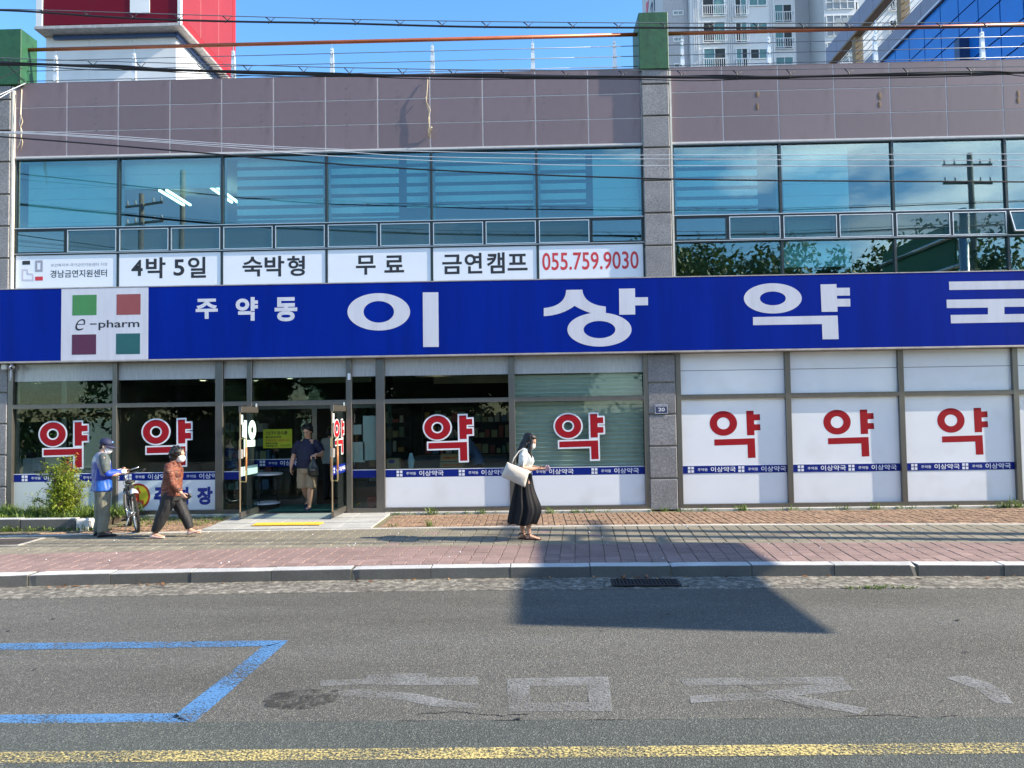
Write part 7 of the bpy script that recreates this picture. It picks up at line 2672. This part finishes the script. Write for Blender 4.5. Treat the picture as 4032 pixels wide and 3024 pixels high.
def apt_window(px0, py0, px1, py1, dy, rail=True, parts_=2, fill=None, wall_y=AY):
    x0, x1, z0, z1 = AX(px0), AX(px1), AZ(py1, px0), AZ(py0, px0)
    y = AY + dy
    w = sub(frame_ring(x0, x1, z0, z1, y - .10, y + .02, .12), "window", M_afr, apt)
    n_ = parts_
    for i in range(n_):
        a_, b_ = x0 + .12 + (x1 - x0 - .24) * i / n_, x0 + .12 + (x1 - x0 - .24) * (i + 1) / n_
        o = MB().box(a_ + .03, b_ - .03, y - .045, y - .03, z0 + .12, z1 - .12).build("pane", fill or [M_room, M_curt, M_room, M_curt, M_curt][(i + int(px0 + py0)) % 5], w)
        if i:
            MB().box(a_ - .04, a_ + .04, y - .09, y + .01, z0 + .12, z1 - .12).build("frame_bar", M_afr, w)
    if rail:
        rl = MB().box(x0 - .05, x1 + .05, y - .55, y - .50, z0 + .95, z0 + 1.02).box(x0 - .05, x1 + .05, y - .55, y - .50, z0 + .02, z0 + .07)
        k = 0
        n2 = int((x1 - x0) / .22)
        for k in range(n2 + 1):
            x = x0 + (x1 - x0) * k / n2
            rl.box(x - .025, x + .025, y - .545, y - .505, z0 + .07, z0 + .95)
        rl.box(x0 - .05, x0 + .0, y - .5, y - .02, z0 + .95, z0 + 1.02).box(x1, x1 + .05, y - .5, y - .02, z0 + .95, z0 + 1.02)
        rl.build("balcony_rail", M_afr, w)


for k in range(-4, 2):
    s = k * FH
    apt_window(2766, 86 + s + 104.5 - 104.5 + 0, 2858, 172 + s, 0, True, 2)
    apt_window(2894, 86 + s, 2944, 172 + s, 0, True, 2)
    apt_window(2950, 88 + s, 3024, 131 + s, 0, False, 2)
    apt_window(3060, 104 + s, 3134, 180 + s, .9, True, 2)
    apt_window(2656, 132 + s, 2700, 152 + s, .8, False, 2)
    apt_window(3362, 90 + s, 3400, 172 + s, 1.0, True, 1)
    apt_window(3520, 60 + s, 3580, 130 + s, 1.0, True, 2)
    # stair glazing: grid of small panes
    x0, x1, z0, z1 = AX(3234), AX(3344), AZ(176 + s), AZ(96 + s)
    yy = AY - 1.4
    w = sub(MB().box(x0, x1, yy - .03, yy - .02, z0, z1), "stair_window", mat("stair_glass", (.22, .25, .27), .3), apt)
    gmb = MB()
    for i in range(5):
        x = x0 + (x1 - x0) * i / 4
        gmb.box(x - .04, x + .04, yy - .10, yy - .031, z0, z1)
    for j in range(4):
        z = z0 + (z1 - z0) * j / 3
        gmb.box(x0, x1, yy - .09, yy - .032, z - .04, z + .04)
    gmb.build("glazing_bars", M_afr, w)
    for i in (1, 2):
        xa = x0 + (x1 - x0) * i / 4
        MB().obox((xa + (x1 - x0) / 8, yy - .35, z0 + (z1 - z0) * .56), ((x1 - x0) / 8 - .06, 0, 0), (0, .02, .0), (0, -.22, .40)).build("open_light", M_afr, w)
# block number and red mark painted on the end bay
tx = MB()
XS = AX(2618) - .03                                   # the block's end wall looks down the street
text_rect(tx, "21", 0, 3.0, 47.6, 49.6, 0, .03)
tx.v = [(XS, AY + 8.6 - v[0], v[2]) for v in tx.v]
sub(tx, "block_number", M_ink, apt)
sub(MB().add([(XS, AY + 11.6, 48.2), (XS, AY + 10.2, 49.3), (XS, AY + 10.9, 49.6), (XS, AY + 9.6, 50.9), (XS, AY + 11.6, 51.6)], [(0, 1, 2, 3, 4)]), "red_mark", M_redi, apt)

# blue glass building on the right with a roof pergola
GX = 12.0
blue = empty("glass_office", (16, 8, 0), 0, "blue glazed office building with grey roof beam beside the apartments", "building")
M_bg = mat("office_glass_sky_blue", (0.012, 0.15, 0.52), .08, var=.15, scale=.5, spec=.6)  # the mirrored sky is painted in as an opaque blue base colour
M_bgf = mat("office_frame", (0.02, 0.045, 0.12), .4)
M_bw = mat("office_cladding", (0.20, 0.20, 0.26), .5, var=.06, scale=1.0)
M_bs = mat("office_soffit", (0.20, 0.14, 0.075), .7, var=.1)
GY0, GY1 = .45, 15.0
sub(MB().box(GX + .06, 22, GY0, GY1, 0, 13.55), "office_core", M_bgf, blue)
zr = [9.2, 9.75, 10.65, 11.25, 12.15, 12.75, 13.55]
yr = [GY0 + k * (GY1 - GY0) / 16 for k in range(17)]
for i in range(16):
    for j in range(6):
        sub(MB().box(GX + .02, GX + .05, yr[i] + .02, yr[i + 1] - .02, zr[j] + .02, zr[j + 1] - .02), "glass_panel", M_bg, blue)
sub(MB().box(GX + .0, GX + .055, GY0, GY1, 0, 9.2), "lower_cladding", M_bw, blue)
for i in range(14):
    y0 = GY0 + i * (GY1 - GY0) / 14
    sub(MB().bbox(GX - .06, GX + .5, y0 + .006, y0 + (GY1 - GY0) / 14 - .006, 13.60, 14.12, .006), "parapet_panel", M_bw, blue)
    sub(MB().bbox(GX - .05, GX + .30, y0 + .006, y0 + (GY1 - GY0) / 14 - .006, 15.52, 16.2, .006), "beam_panel", M_bw, blue)
sub(MB().box(GX - .09, GX - .04, GY0, GY1, 13.55, 13.60), "white_trim", M_twh, blue)
sub(MB().box(GX - .045, GX + .34, GY0, GY1, 15.46, 15.515), "soffit", M_bs, blue)
for y in (1.2, 5.2, 9.2, 12.6, 14.8):
    sub(MB().box(GX + .02, GX + .30, y - .14, y + .14, 14.12, 15.46), "pergola_post", M_bs, blue)
for z in (14.35, 14.58, 14.81, 15.04, 15.25):
    sub(MB().cyl((GX + .1, GY0, z), (GX + .1, GY1, z), .018, 6), "guard_rail", M_steel2, blue, True)
for k in range(9):
    y = 1.4 + k * 1.6
    sub(MB().box(GX + .08, GX + .12, y - .025, y + .025, 14.12, 15.28), "guard_post", M_steel2, blue)
for (px, zt) in ((3782, 11.2), (3835, 11.9)):
    q = on_wall(px, 200, GY0)
    y = GX * FPX / (px - 2085) - 15.2
    sub(MB().box(GX - .25, GX + .01, y - .12, y + .12, 9.0, zt), "fin", M_bgf, blue)

bpy.data.scenes.remove(_bench)
